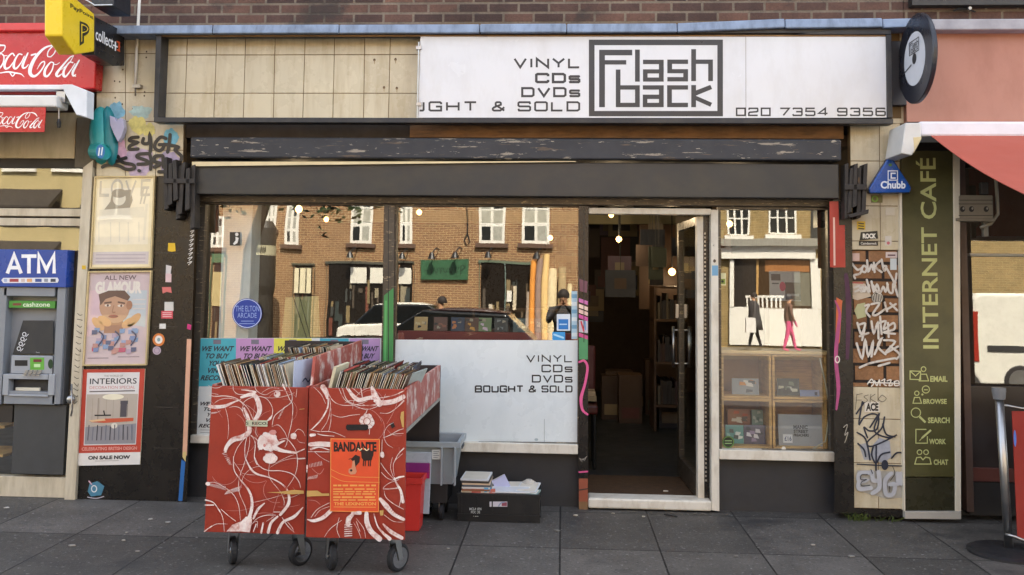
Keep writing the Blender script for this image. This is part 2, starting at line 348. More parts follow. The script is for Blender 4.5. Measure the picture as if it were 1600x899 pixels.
# blue lead flashing, laid in lapped lengths
edges = [-3.36, -2.55, -1.62, -.60, .02, .80, 1.55, 2.22, 2.44]; pyt = [38, 38, 38, 37, 37, 36, 33, 30, 29]
for i in range(len(edges)-1):
    mb = MB(); a, b = edges[i], edges[i+1]-.004; pr = random.uniform(-.006, .006)
    za = zb = P(800, 51, -.195).z
    if a > 1.4: za += .025
    if b > 1.4: zb += .03
    t = P(800, 37, -.195).z-P(800, 51, -.195).z
    mb.hexa([(a, -.195+pr, za), (b, -.195+pr, zb), (b, .056, zb+.01), (a, .056, za+.01), (a, -.185+pr, za+t), (b, -.185+pr, zb+t), (b, .056, zb+t+.03), (a, .056, za+t+.03)], LEAD)
    mb.build('lead_flashing', shop, bevel=.008)
def tiles(mb, pxs, pys, Y, mat=TILE, gap=.0014, grout=True, skip=(), th=.02):
    """a tiled sheet; pxs are (top, bottom) pixel pairs, pys pixel rows"""
    ym, yt, yb = (pys[0]+pys[-1])/2, pys[0], pys[-1]; xm = (pxs[0][0]+pxs[-1][0])/2
    zs = [P(xm, y, Y).z for y in pys]
    xt = [P(a, yt, Y).x for a, b in pxs]; xb = [P(b, yb, Y).x for a, b in pxs]
    def X(i, z): f = (zs[0]-z)/(zs[0]-zs[-1]); return xt[i]*(1-f)+xb[i]*f
    for j in range(len(zs)-1):
        for i in range(len(pxs)-1):
            if (i, j) in skip: continue
            z1, z0 = zs[j]-gap, zs[j+1]+gap; d = random.uniform(0, .0015)
            q = [(X(i, z0)+gap, z0), (X(i+1, z0)-gap, z0), (X(i+1, z1)-gap, z1), (X(i, z1)+gap, z1)]
            c = .0025
            cx = sum(a for a, _ in q)/4; cz = sum(b for _, b in q)/4
            inn = [(a+(c if a < cx else -c), b+(c if b < cz else -c)) for a, b in q]
            vs = [(a, Y+.003, b) for a, b in q]+[(a, Y-d, b) for a, b in inn]
            mb.add(vs, [(4, 5, 6, 7), (0, 1, 5, 4), (1, 2, 6, 5), (2, 3, 7, 6), (3, 0, 4, 7)], mat)
    if grout: mb.hexa([(X(0, zs[-1]), Y+.002, zs[-1]), (X(-1+len(pxs), zs[-1]), Y+.002, zs[-1]), (X(-1+len(pxs), zs[-1]), Y+.06, zs[-1]), (X(0, zs[-1]), Y+.06, zs[-1]),
                       (X(0, zs[0]), Y+.002, zs[0]), (X(-1+len(pxs), zs[0]), Y+.002, zs[0]), (X(-1+len(pxs), zs[0]), Y+.06, zs[0]), (X(0, zs[0]), Y+.06, zs[0])], GROUT)
# left pilaster: tiles above, black paint below
pil = MB(); tiles(pil, [(151, 150), (196, 196), (246, 243)], [53, 84, 145, 190, 235, 276], 0.0)
tiles(pil, [(243, 243), (287, 286)], [192, 235, 276], 0.0)
pilo = pil.build('tiled_pilaster', shop)
mb = MB()
mb.hexa([P(112, 786, 0), P(276, 790, 0), P(276, 790, .1), P(112, 786, .1), P(146, 276.5, 0), P(299, 276.5, 0), P(299, 276.5, .1), P(146, 276.5, .1)], SOOT)
for y in (395, 510, 636, 700): mb.stroke([(240, y), (278, y+1)], .9, on(0), C('3b3530'), .001, cap=False)
mb.build('black_pier', shop)
# right pilaster: tiles, bare brick, tiles
pir = MB(); tiles(pir, [(1328, 1330), (1374, 1376), (1407, 1408)], [193, 252, 322, 377, 391], 0.0)
pir.build('tiled_pilaster', shop); pir = MB()
tiles(pir, [(1332, 1334), (1372, 1373), (1409, 1413)], [605, 655, 724, 795], 0.0)
pir.build('tiled_pilaster', shop)
BR2 = brick('bare_pier_brick', '7d5a3c', '9b7350', '2a211b', bw=.215, rh=.118, ms=.012, var=.3)
mb = MB(); mb.hexa([P(1332, 604, .012), P(1409, 605, .012), P(1409, 605, .1), P(1332, 604, .1), P(1330, 392, .012), P(1408, 392, .012), P(1408, 392, .1), P(1330, 392, .1)], BR2); mb.build('exposed_brickwork', shop)
mb = MB(); mb.boxpx(1333, 796, 1414, 808, -.005, .1, SOOT); mb.build('plinth', shop)
# tiled fascia behind the sign
fas = MB(); tiles(fas, [(252, 244), (293, 288), (339, 334), (384, 380), (430, 427), (477, 473), (523, 520), (570, 568), (610, 607), (664, 661)], [54, 86, 146, 185], -.03)
fas.build('tiled_fascia', shop)
mb = MB(); mb.box(P(664, 100, .0).x, 2.40, -.005, .05, 2.80, 3.50, GROUT); mb.boxpx(1393, 44, 1415, 193, -.003, .05, TILE); mb.build('fascia_backing', shop)
# timber strip under the sign, left part coloured dark as the shadowed gap
mb = MB(); mb.boxpx(290, 193, 640, 216, .03, .12, M('shade_dark_timber', '33291f', .8, var=.3, vs=5)); mb.boxpx(640.5, 193, 1318, 216, .03, .12, ORANGEB); mb.build('timber_strip', shop)
# shutter housing
mb = MB(); mb.boxpx(297, 216, 1315, 249, -.09, .12, PEEL); 
o = mb.build('shutter_hood', shop, bevel=.012)
mb = MB(); mb.boxpx(303, 254, 1311, 307, -.05, .095, SHUT); mb.build('roller_shutter', shop, bevel=.006)
mb = MB(); mb.hexa([P(300, 260, -.075), P(900, 253, -.075), P(900, 253, -.06), P(300, 260, -.06), P(300, 253, -.075), P(900, 252, -.075), P(900, 252, -.06), P(300, 253, -.06)], M('cream_strip', 'd8c79c', .6)); mb.build('cream_batten', shop)
# end brackets: dark ridged timber blocks
def bracket(x0, y0, x1, y1, rows):
    mb = MB()
    for k, (xa, ya, yb, yf) in enumerate(rows):
        mb.boxpx(xa, ya, xa+rows[0][4] if len(rows[0]) > 4 else xa+7, yb, yf, .08, WOODK)
    return mb
WOODK = M('tarred_timber', '2b2622', .6, var=.4, vs=9, patch=('6a5238', .68, 8, (1, 1, .5)), bump=.4, bs=25)
mb = MB()
for k in range(7):
    j1, j2, yt_, yb2 = random.uniform(-3, 3), random.uniform(-5, 4), 247+(k % 2)*7+k*2, 326+k*5-(k % 3)*12; mb.polypx([(256+k*6.6+j1, yt_), (262+k*6.6+j1, yt_-2), (262+k*6.6+j2, yb2), (255+k*6.6+j2, yb2+3)], -.09-.014*(k % 3), .10, WOODK)
mb.boxpx(255, 279, 304, 287, -.118, -.103, WOODK); mb.build('shutter_bracket', shop, bevel=.004)
mb = MB()
for k in range(5):
    j1, j2, yt_, yb2 = random.uniform(-2, 2), random.uniform(-4, 3), 257+(k % 2)*6, 340-(k % 3)*9; mb.polypx([(1321+k*7+j1, yt_), (1327+k*7+j1, yt_-2), (1328+k*7+j2, yb2), (1321+k*7+j2, yb2+3)], -.09-.014*(k % 3), .10, WOODK)
mb.boxpx(1320, 288, 1355, 297, -.118, -.103, WOODK); mb.polypx([(1325, 336), (1358, 327), (1357, 334), (1328, 341)], -.11, .1, WOODK); mb.build('shutter_bracket', shop, bevel=.004)
# shutter guides with spray paint
mb = MB(); mb.hexa([P(277, 790, -.01), P(292, 790, -.01), P(292, 790, .1), P(277, 790, .1), P(291, 276.5, -.01), P(308, 250, -.01), P(308, 250, .1), P(291, 276.5, .1)], SOOT)
f = on(-.0105)
for i in range(8): mb.stroke([(297.5-i*.6, 362+i*7), (303-i*.5, 360+i*7), (299-i*.6, 365+i*7)], 1.2, f, C('c9c5be'), .001)
mb.fpoly([(292, 530), (299, 530), (292, 712), (285, 712)], f, C('d6a487'), .0006); mb.fpoly([(283.5, 718), (289.5, 722), (285, 783), (278.5, 783)], f, C('1f63a8'), .0006); mb.fpoly([(286, 706), (291, 706), (290, 722), (285, 714)], f, C('cdb777'), .0008); mb.fpoly([(293, 506), (299, 508), (298, 516), (292, 514)], f, C('c22f72'), .0008)
mb.build('shutter_guide', shop)
mb = MB(); mb.hexa([P(1304, 802, -.01), P(1335, 802, -.01), P(1335, 802, .1), P(1304, 802, .1), P(1302, 312, -.01), P(1331, 312, -.01), P(1331, 312, .1), P(1302, 312, .1)], SOOT)
mb.fpoly([(1296, 315), (1310, 315), (1311, 352), (1320, 352), (1321, 418), (1297, 418)], f, C('a8382a'), .0006)
mb.stroke([(1303, 340), (1303.5, 372), (1304, 415)], 3, f, C('ddb6a8'), .0009, cap=False)
mb.fpoly([(1307, 465), (1316, 470), (1312, 535), (1305, 545)], f, C('c2603a'), .0006); mb.stroke([(1305, 470), (1312, 490), (1309, 520), (1306, 560), (1310, 605), (1307, 640)], [2, 4, 6, 6, 3], f, C('a8487a'), .0009)
mb.stroke([(1322, 430), (1326, 480), (1324, 560)], [6, 9, 5], f, C('46203f'), .0007); mb.fring(1308.5, 562, 3.2, 5, 1.8, f, C('d9cfc8'), .0013)
mb.stroke([(1318, 668), (1324, 664), (1320, 680), (1325, 676), (1320, 692)], 1.2, f, C('a39d90'), .0009)
mb.build('shutter_guide', shop)
# stall risers
def riser(x0, x1, yt, yb):
    m2 = MB(); m2.boxpx(x0, yt, x1, yb, YW+.05, YW+.12, RISER); return m2.build('stall_riser', shop)
riser(290, 598, 692, 800); riser(612, 906, 704, 806); riser(1124, 1304, 716, 812)
# window header + frames
mb = MB(); mb.boxpx(300, 307.5, 1312, 320, YW-.03, YW+.05, FRAMEB); mb.build('window_header', shop, bevel=.005)
def window(fr, inner, tilt=.55, sill=None):
    """fr / inner: pixel corner quads tl,tr,br,bl of the frame outside and of the pane"""
    m2 = MB(); fo = [P(x, y, YW) for x, y in fr]; fi = [P(x, y, YW) for x, y in inner]
    n = 4; vs = fo+fi+[v+Vector((0, .06, 0)) for v in fo]+[v+Vector((0, .06, 0)) for v in fi]
    fs = []
    for i in range(4):
        j = (i+1) % 4; fs += [[i, j, 4+j, 4+i], [8+j, 8+i, 12+i, 12+j], [j, i, 8+i, 8+j], [4+i, 4+j, 12+j, 12+i]]
    m2.add(vs, fs, FRAMEB); wo = m2.build('window', shop)
    m3 = MB(); zc = (fi[0].z+fi[3].z)/2; tn = math.tan(R(tilt))
    m3.poly([Vector((v.x, YW+.035+(v.z-zc)*tn, v.z)) for v in fi], GLASS); m3.build('pane', wo)
    if sill:
        m4 = MB(); m4.boxpx(*sill, YW-.035, YW+.049, WHITEP); m4.build('sill', wo, bevel=.004)
    return wo
window([(311, 316), (603, 318), (597, 690), (297, 684)], [(321, 319), (600, 321), (594, 688), (306, 681)], sill=(297, 683.5, 596, 696))
window([(617, 319), (907, 321), (905, 693), (613, 690)], [(620, 322), (904, 323), (902, 692), (615, 689)], sill=(613, 692, 903, 707))
window([(1122, 323), (1301, 325), (1305, 706), (1124, 704)], [(1126, 327), (1293, 328), (1298, 704), (1128, 702.5)], sill=(1124.5, 705, 1304, 720))
def post(quad, Yf, Yb, mat, marks=None, name='mullion'):
    m2 = MB(); tl, tr, br, bl = quad
    m2.hexa([P(*bl, Yf), P(*br, Yf), P(*br, Yf)+Vector((0, Yb-Yf, 0)), P(*bl, Yf)+Vector((0, Yb-Yf, 0)), P(*tl, Yf), P(*tr, Yf), P(*tr, Yf)+Vector((0, Yb-Yf, 0)), P(*tl, Yf)+Vector((0, Yb-Yf, 0))], mat)
    if marks: marks(m2, on(Yf))
    return m2.build(name, shop)
def mk1(m, f):
    m.fpoly([(600, 462), (615, 450), (614, 612), (597, 612)], f, C('3f7f45'), .0006); m.stroke([(603, 470), (602, 540), (601, 600)], 3, f, C('55a05a'), .0009, cap=False)
    m.frect(606.2, 322, 607.4, 690, f, C('1d1b19'), .0012)
post([(601.5, 320), (616.5, 320), (613.5, 691), (596, 690)], YW-.02, YW+.06, FRAMEB, mk1)
def mk2(m, f):
    d = C('1d1b19'); m.frect(911.8, 322, 913, 535, f, d, .0012)
    m.fpoly([(905, 436), (918, 440), (917, 458), (906, 455)], f, C('6e4450'), .0006)
    for y, c in ((466, 'c06aa6'), (475, 'e2c6b8'), (483, 'd9b9ae'), (491, 'c8559a'), (520, 'bb4a80')): m.fpoly([(904.5, y), (918.5, y+5), (918.5, y+11), (904.5, y+6)], f, C(c), .0009)
    m.fpoly([(904.5, 500), (918.5, 502), (918.5, 521), (904.5, 519)], f, C('b9b2bd'), .0008)
    m.stroke([(908, 503), (912, 517)], 2.5, f, C('c03a4a'), .001); m.stroke([(914, 503), (915, 515)], 2, f, C('5f8fc4'), .001)
    m.frect(904.5, 528, 918.5, 562, f, C('4a8a5c'), .0006)
    m.stroke([(905, 566), (913, 564), (918, 575), (914, 600), (908, 622), (910, 640), (918, 648)], [3, 3.5, 4, 4, 5, 4, 3], f, C('d4568c'), .0009)
    m.stroke([(905, 738), (918, 737)], 2.6, f, C('d4568c'), .0009); m.frect(904.5, 748, 918.5, 784, f, C('8e4a34'), .0006); m.stroke([(905, 766), (918, 764)], 2, f, C('2a2320'), .0009); m.frect(904.5, 784, 918.5, 797, f, C('76593d'), .0007)
    for i in range(5): m.stroke([(905+i*2, 716+i), (909+i*2, 721-i*2)], 1, f, C('8c8880'), .001)
post([(905, 322), (919.5, 322), (918.5, 797), (904, 797)], YW-.02, YW+.07, SOOT, mk2)
def mk3(m, f):
    m.fdisc(1116, 384, 2, 2, f, C('4a463f')); m.fdisc(1116.5, 408, 2.2, 2.6, f, C('4a3a2a'), .0005)
    m.frect(1112.5, 415, 1122, 431, f, C('6f9fc0'), .0006)
post([(1111, 328), (1122, 328), (1124, 799), (1112, 797.5)], YW-.015, YW+.08, WHITEP, mk3, 'door_jamb')
mb = MB(); mb.boxpx(920, 325.5, 1111, 335, YW-.01, YW+.08, WHITEP); mb.build('door_head', shop, bevel=.004)
mb = MB(); mb.boxpx(919, 781, 1112, 797, YW-.03, YW+.14, WHITEP); mb.build('doorstep', shop, bevel=.012)
# room behind the glass
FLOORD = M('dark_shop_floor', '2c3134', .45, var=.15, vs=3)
mb = MB(); mb.box(-3.03, 2.1, YW+.15, 8.6, -.05, .045, FLOORD); mb.build('shop_floor', shop)
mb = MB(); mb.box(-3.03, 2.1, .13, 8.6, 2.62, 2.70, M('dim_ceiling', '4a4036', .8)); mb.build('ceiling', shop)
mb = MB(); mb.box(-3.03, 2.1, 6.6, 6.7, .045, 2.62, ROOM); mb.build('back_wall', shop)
mb = MB(); mb.box(.0, 1.9, YW+.16, .97, .047, .056, M('coir_mat', '4a3520', .95, var=.3, vs=20, bump=.6, bs=200)); tag(mb.build('doormat'), 'brown coir doormat lying inside the open shop doorway', 'doormat')
# open door leaf, folded back inside
door = thing('door', 'x', 'x', (1.16, .2, .05)); del door['label'], door['category']
door.parent = shop; door.location = Vector((1.16, .2, .05))-WL['record_shop']
hx, hy = P(1106, 560, YW).x-.02, .16; fx, fy = PZ(1066, 716, .05).x, PZ(1066, 716, .05).y
fy = 1.02; fx = P(1067, 560, fy).x
dv = Vector((fx-hx, fy-hy, 0)); dl = dv.length; dn = dv.normalized(); nn = Vector((-dn.y, dn.x, 0))
def dbox(mb, a0, a1, t0, t1, z0, z1, mat):
    o0 = Vector((hx, hy, 0))
    c = [o0+dn*a+nn*t for a, t in ((a0, t0), (a1, t0), (a1, t1), (a0, t1))]
    mb.hexa([(*p.xy, z0) for p in c]+[(*p.xy, z1) for p in c], mat)
mb = MB(); dbox(mb, 0, .07, 0, .045, .07, 2.1, WHITEP); dbox(mb, dl-.07, dl, 0, .045, .07, 2.1, FRAMEB); dbox(mb, .07, dl-.07, 0, .045, .07, .22, FRAMEB); dbox(mb, .07, dl-.07, 0, .045, 2.04, 2.1, SOOT); mb.build('leaf_frame', door)
mb = MB(); dbox(mb, .07, dl-.07, .02, .024, .22, 2.04, GLASSD); mb.build('pane', door)
mb = MB()
for t in (-.05, .085):
    o0 = Vector((hx, hy, 0))+dn*(dl-.05)+nn*t; mb.tube([(o0.x, o0.y, .93), (o0.x, o0.y, 1.26)], .012, STEEL)
    for z in (.96, 1.23): q = Vector((hx, hy, 0))+dn*(dl-.05)+nn*.022; mb.tube([(o0.x, o0.y, z), (q.x, q.y, z)], .008, STEEL)
mb.build('handle', door, smooth=True)
mb = MB(); o0 = Vector((hx, hy, 0))+dn*(dl-.035)+nn*.047; mb.box(o0.x-.02, o0.x+.02, o0.y-.03, o0.y+.01, 1.33, 1.44, STEEL); mb.build('lock', door)
mb = MB(); mb.box(P(1098, 560, .17).x, P(1111, 560, .17).x, .165, .20, .06, 2.13, SOOT)
for k in range(60): z = .2+k*.03; mb.fdisc(1104.5, 0, 0, 0, lambda x, y, e: Vector((0, 0, 0)), SOOT) if False else mb.box(P(1101, 560, .16).x, P(1103.5, 560, .16).x, .158, .164, z, z+.014, ALU)
mb.build('hinge_strip', shop)

# ------------------------------------------------------------------ shop sign
sign = thing('shop_sign', 'long black framed shop sign with white lettered panel, its left panel missing over cream tiles', 'sign', (-.36, -.1, 2.78))
mb = MB(); f = -.16
mb.boxpx(242, 46.5, 1393, 53.5, f, -.06, DARK); mb.boxpx(240, 184.5, 1396, 192.5, f, -.06, DARK)
mb.hexa([P(239.5, 184, f), P(246.5, 184, f), P(246.5, 184, f)+Vector((0, .13, 0)), P(239.5, 184, f)+Vector((0, .13, 0)), P(243.5, 54, f), P(252, 54, f), P(252, 54, f)+Vector((0, .13, 0)), P(243.5, 54, f)+Vector((0, .13, 0))], DARK)
mb.hexa([P(1386.5, 184, f), P(1395, 184, f), P(1395, 184, f)+Vector((0, .13, 0)), P(1386.5, 184, f)+Vector((0, .13, 0)), P(1385, 54, f), P(1393, 54, f), P(1393, 54, f)+Vector((0, .13, 0)), P(1385, 54, f)+Vector((0, .13, 0))], DARK)
mb.polypx([(1240, 54), (1310, 46), (1345, 40), (1368, 42), (1390, 46), (1393, 54)], -.164, .05, DARK)
mb.polypx([(252, 54.5), (1384, 54.5), (1384, 57), (252, 57)], -.152, .02, M('rusty_lip', '8a6a44', .7, var=.3))
mb.build('frame', sign, bevel=.004)
Yp = -.145
mb = MB(); mb.hexa([P(653.5, 184, Yp), P(1165.3, 184.5, Yp), P(1165.3, 184.5, -.10), P(653.5, 184, -.10), P(657, 57.5, Yp), P(1165, 57.5, Yp), P(1165, 57.5, -.10), P(657, 57.5, -.10)], SIGNW); mb.build('panel', sign)
mb = MB(); mb.hexa([P(1165.9, 184.5, Yp), P(1386, 184, Yp), P(1386, 184, -.10), P(1165.9, 184.5, -.10), P(1165.6, 57.5, Yp), P(1384.5, 57.5, Yp), P(1384.5, 57.5, -.10), P(1165.6, 57.5, -.10)], SIGNW); mb.build('panel', sign)
mb = MB(); fn = on(Yp); a = INK
wide(mb, 'VINYL', 804, 92, 905, 105.5, 3.3, fn, a, .42); wide(mb, 'CDs', 838, 116, 905, 128.5, 4.0, fn, a, .42)
wide(mb, 'DVDs', 816, 138, 905, 150.5, 3.5, fn, a, .42); wide(mb, 'JGHT', 655.5, 160, 744, 173, 3.1, fn, a, .5); wide(mb, '&', 770, 160, 788, 173, 3.1, fn, a); wide(mb, 'SOLD', 810, 160, 905, 173, 3.1, fn, a, .42)
wide(mb, '020', 1151, 169.5, 1203, 180.5, 2.5, fn, a, .42); wide(mb, '7354', 1219, 169.5, 1293, 180.5, 2.5, fn, a, .42); wide(mb, '9356', 1309, 169.5, 1383, 180.5, 2.5, fn, a, .42)
mb.build('lettering', sign)
mb = MB(); L = lambda x, y: (910+x/6.422, 50+y/6.422)
def logo(mb, fn, mp, mat, thin=1.0):
    def bar(x0, y0, x1, y1): mb.fpoly([mp(x0, y0), mp(x1, y0), mp(x1, y1), mp(x0, y1)], fn, mat, .0006)
    for b in ((65, 78, 1410, 134), (65, 794, 1410, 848), (65, 134, 122, 794), (1354, 134, 1410, 794),
              (168, 180, 226, 756), (226, 180, 500, 236), (226, 284, 440, 328), (528, 178, 576, 500),
              (335, 378, 382, 756), (382, 536, 576, 580), (528, 580, 576, 712), (382, 712, 576, 756),
              (608, 280, 816, 324), (768, 324, 816, 376), (608, 376, 816, 418), (608, 418, 654, 458), (768, 418, 816, 458), (608, 458, 816, 500),
              (852, 278, 1060, 322), (852, 322, 900, 374), (852, 374, 1060, 416), (1012, 416, 1060, 454), (852, 454, 1060, 498),
              (1092, 174, 1140, 495), (1140, 278, 1310, 322), (1262, 322, 1310, 494),
              (606, 536, 816, 580), (768, 580, 816, 630), (606, 630, 816, 674), (606, 674, 652, 712), (768, 674, 816, 712), (606, 712, 816, 756),
              (850, 536, 1060, 580), (850, 580, 898, 712), (850, 712, 1060, 756), (1092, 534, 1140, 756)): bar(*b)
    mb.fpoly([mp(*q) for q in ((1140, 588), (1284, 532), (1302, 574), (1140, 640))], fn, mat, .0006)
    mb.fpoly([mp(*q) for q in ((1140, 642), (1302, 712), (1284, 752), (1140, 688))], fn, mat, .0006)
logo(mb, fn, L, INK); mb.build('logo', sign)
mb = MB()
for y in (72, 160): mb.boxpx(650, y, 658, y+5, -.16, -.10, STEEL)
mb.tube([P(654.5, 66, -.15), P(652, 190, -.15)], .006, STEEL); mb.build('hinge_rod', sign)
# round projecting sign shaped like a record
DX = 2.365; c0 = PX(1429, 92, DX); rad = (PX(1429, 22, DX).z-PX(1429, 162, DX).z)/2
rec = thing('record_disc_sign', 'round black projecting sign shaped like a vinyl record with a pale label', 'sign', (DX, -.05, c0.z))
mb = MB(); mb.lathe((DX, c0.y, c0.z), [(rad-.006, 0), (rad, .006), (rad, .026), (rad-.006, .032)], M('black_vinyl_sign', '25272f', .3, var=.1, vs=3), 56, 'x'); mb.build('disc', rec, smooth=False)
fx_ = onx(DX, -1)
mb = MB(); cy_, cz_ = c0.y, c0.z
def dsc(mb, r, e, mat, n=40): mb.poly([(DX-e, cy_+r*math.cos(2*math.pi*k/n), cz_+r*math.sin(2*math.pi*k/n)) for k in range(n)], mat)
dsc(mb, rad*.60, .001, C('c9ccd2')); dsc(mb, rad*.12, .002, C('1c1d22')); 
mb.build('label', rec)
mb = MB()
def lm(x, y): return (x, y)
def fl(x, y, e): # logo on label: x 0..1477 -> y world (near side left), y 0..900
    u = (x-737)/1477; v = (450-y)/900
    return Vector((DX-.002-e, cy_-u*rad*.62, cz_+rad*.28+v*rad*.36))
logo(mb, lambda x, y, e: fl(x, y, e), lm, C('26282e'))
mb.stroke([(0, 0), (1, 0)], .012, lambda x, y, e: Vector((DX-.002-e, cy_+.05+x*rad*.75, cz_-.03-x*.05-y)), C('26282e'), .0005)
for r_ in (.70, .78, .86, .93):
    mb.stroke([(math.cos(a_*math.pi/24), math.sin(a_*math.pi/24)) for a_ in range(49)], .006, lambda x, y, e: Vector((DX-.001-e, cy_+x*rad*r_, cz_+y*rad*r_)), C('3a3d48'), 0, smooth=False, cap=False)
mb.build('print', rec)
mb = MB(); mb.box(DX-.05, DX+.05, c0.y+rad-.02, -.006, c0.z-.26, c0.z+.20, C('24242a')); mb.build('mounting_plate', rec, bevel=.004)
# ------------------------------------------------------------------ left shop
COKE = M('soft_drink_red', 'c01a1e', .3, var=.05, dirt=('951417', .5, (1, 1, .6)))
RSIGN = C('f2efee', .3)
ls = thing('convenience_shop', 'corner shop front with aluminium framed window under a red fascia', 'shop', (-5, .5, 0))
mb = MB(); mb.box(-14, -3.604, .06, 9, 3.34, 10, BRICK); mb.build('brick_wall', ls)
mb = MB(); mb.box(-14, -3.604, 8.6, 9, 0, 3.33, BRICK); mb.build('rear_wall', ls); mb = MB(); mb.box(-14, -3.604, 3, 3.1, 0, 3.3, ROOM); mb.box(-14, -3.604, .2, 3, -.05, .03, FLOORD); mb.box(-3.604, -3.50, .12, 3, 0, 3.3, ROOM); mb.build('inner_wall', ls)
BEIGE = M('beige_metal_fascia', 'b9ab8a', .4, var=.08, vs=3, dirt=('7d6f52', .6, (2, 1, .5)))
mb = MB(); mb.boxpx(-260, 176, 118, 247, .0, .15, BEIGE); mb.boxpx(-260, 247.5, 131, 262, .03, .15, M('dark_strip', '2b2721', .6)); mb.build('fascia_panel', ls)
mb = MB(); mb.boxpx(118.5, 184, 150, 262, -.02, .1, M('weathered_board', '5d5648', .7, var=.3, vs=6, dirt=('332e26', .7, (2, 1, .6)))); mb.build('side_board', ls)
AL2 = M('cream_aluminium', 'c9bfa9', .38, var=.08, vs=4, dirt=('8d8064', .6, (3, 1, .5)))
mb = MB()
def post2(mb, tl, tr, br, bl, Yf, Yb, mat):
    d = Vector((0, Yb-Yf, 0)); c = [P(*q, Yf) for q in (bl, br)]; t = [P(*q, Yf) for q in (tl, tr)]
    mb.hexa([c[0], c[1], c[1]+d, c[0]+d, t[0], t[1], t[1]+d, t[0]+d], mat)
post2(mb, (129.5, 262), (145, 250), (117, 784), (100, 783), -.03, .09, AL2); mb.boxpx(-260, 325, 128, 337, .03, .1, AL2); mb.boxpx(-260, 340, 128, 352, .02, .1, AL2)
mb.boxpx(-260, 742, 103, 774, .02, .1, AL2); mb.build('window_frame', ls, bevel=.004)
mb = MB(); mb.boxpx(-260, 774.5, 101, 790, .03, .12, M('brown_plinth', '4a332b', .7)); mb.build('plinth', ls)
for nm, y0, y1, x1, tl_ in (('pane', 262, 325, 131, -2.0), ('pane', 352, 742, 128, .2)):
    mb = MB(); a, b = P(-260, y0, .06), P(x1, y1, .06); zc = (a.z+b.z)/2; tn = math.tan(R(tl_))
    mb.poly([(a.x, .06+(b.z-zc)*tn, b.z), (b.x, .06+(b.z-zc)*tn, b.z), (b.x, .06+(a.z-zc)*tn, a.z), (a.x, .06+(a.z-zc)*tn, a.z)], GLASS); mb.build(nm, ls)
mb = MB(); mb.tube([P(110, 610, -.06), P(112, 600, -.07), P(113, 640, -.07), P(111, 650, -.05)], .006, STEEL); mb.lathe(P(112, 624, -.03), [(.02, -.03), (.03, -.02), (.03, .01)], STEEL, 14, 'y'); mb.build('door_lock', ls, smooth=True)
mb = MB(); f = on(-.0305)
for i in range(16): 
    y = 490+i*9; x = 133-(y-350)*.055; mb.stroke([(x-4, y), (x+random.uniform(-2, 4), y+random.uniform(1, 6)), (x+3, y+2)], 1, f, C('4b463e'), .0005)
mb.frect(128, 415, 134, 421, f, C('d2ad2a'), .001); mb.build('scribbles', ls)
# red fascia sign with script
csg = thing('soft_drink_fascia_sign', 'red fascia sign with white flowing script above the corner shop', 'sign', (-5, -.1, 3.0))
mb = MB(); mb.boxpx(-260, 49, 150.5, 139, -.13, -.02, COKE); mb.build('board', csg, bevel=.01)
mb = MB(); mb.boxpx(-260, 36, 150, 48.5, -.17, -.02, C('cf3a38', .35)); mb.build('top_lip', csg, bevel=.008)
def script(mb, fn, tr, k, mat):
    def st(pts, w): mb.stroke([tr(*p) for p in pts], [a*k for a in w], fn, mat, .0006)
    # first word, running off to the left
    st([(-150, 330), (-170, 390), (-140, 400), (-90, 360), (-60, 310), (-75, 290), (-110, 330)], [10, 22, 22, 12, 8, 8, 8]); st([(-130, 240), (-70, 170), (20, 155), (40, 165), (30, 195), (5, 215)], [18, 20, 12, 10, 8, 6])
    st([(-150, 330), (-135, 250), (-100, 200)], [24, 22, 14])
    st([(5, 215), (-25, 260), (-30, 320), (-5, 335), (25, 290), (30, 240), (5, 215)], [10, 18, 20, 12, 10, 9, 10]); st([(28, 238), (55, 235)], [7, 6])
    st([(112, 235), (95, 218), (60, 250), (35, 305), (45, 337), (75, 325), (105, 285)], [12, 10, 14, 20, 18, 10, 6])
    st([(172, 228), (145, 225), (115, 275), (108, 325), (128, 335), (165, 290), (190, 240)], [10, 10, 16, 20, 14, 8, 7]); st([(218, 215), (180, 300), (180, 330), (200, 328), (222, 305)], [10, 20, 16, 10, 6])
    st([(246, 232), (278, 222)], [14, 12])
    st([(-60, 385), (20, 368), (70, 363), (125, 372), (165, 380), (190, 404)], [4, 9, 12, 11, 9, 2]); st([(80, 372), (98, 396), (118, 374)], [10, 7, 10])
    # second word
    st([(398, 245), (372, 240), (378, 200), (420, 155), (440, 165), (425, 215), (395, 245)], [7, 9, 9, 10, 9, 8, 7])
    st([(435, 155), (480, 158), (520, 178), (545, 215)], [8, 18, 20, 10])
    st([(425, 152), (350, 175), (280, 245), (238, 330), (238, 380), (270, 396), (310, 365), (345, 310), (345, 282), (318, 295), (290, 340)], [8, 16, 24, 30, 28, 18, 12, 9, 10, 9, 4])
    st([(415, 290), (392, 290), (355, 340), (348, 385), (370, 396), (405, 350), (418, 300), (415, 290)], [9, 10, 18, 22, 14, 10, 9, 9]); st([(415, 300), (440, 305), (465, 290)], [6, 6, 5])
    st([(574, 236), (545, 250), (490, 312), (442, 376), (452, 398), (482, 378)], [5, 9, 15, 22, 14, 6]); st([(574, 236), (545, 285), (480, 345)], [5, 6, 4])
    st([(568, 290), (540, 290), (502, 345), (496, 388), (515, 397), (555, 345), (585, 298)], [9, 10, 16, 22, 14, 8, 7]); st([(618, 272), (570, 360), (572, 393), (592, 382)], [10, 20, 14, 6])
    st([(586, 394), (590, 396)], [9, 9])
mb = MB(); script(mb, on(-.131), lambda x, y: (x/4.994, 40+y/4.994), 1/4.994, RSIGN); mb.build('lettering', csg)
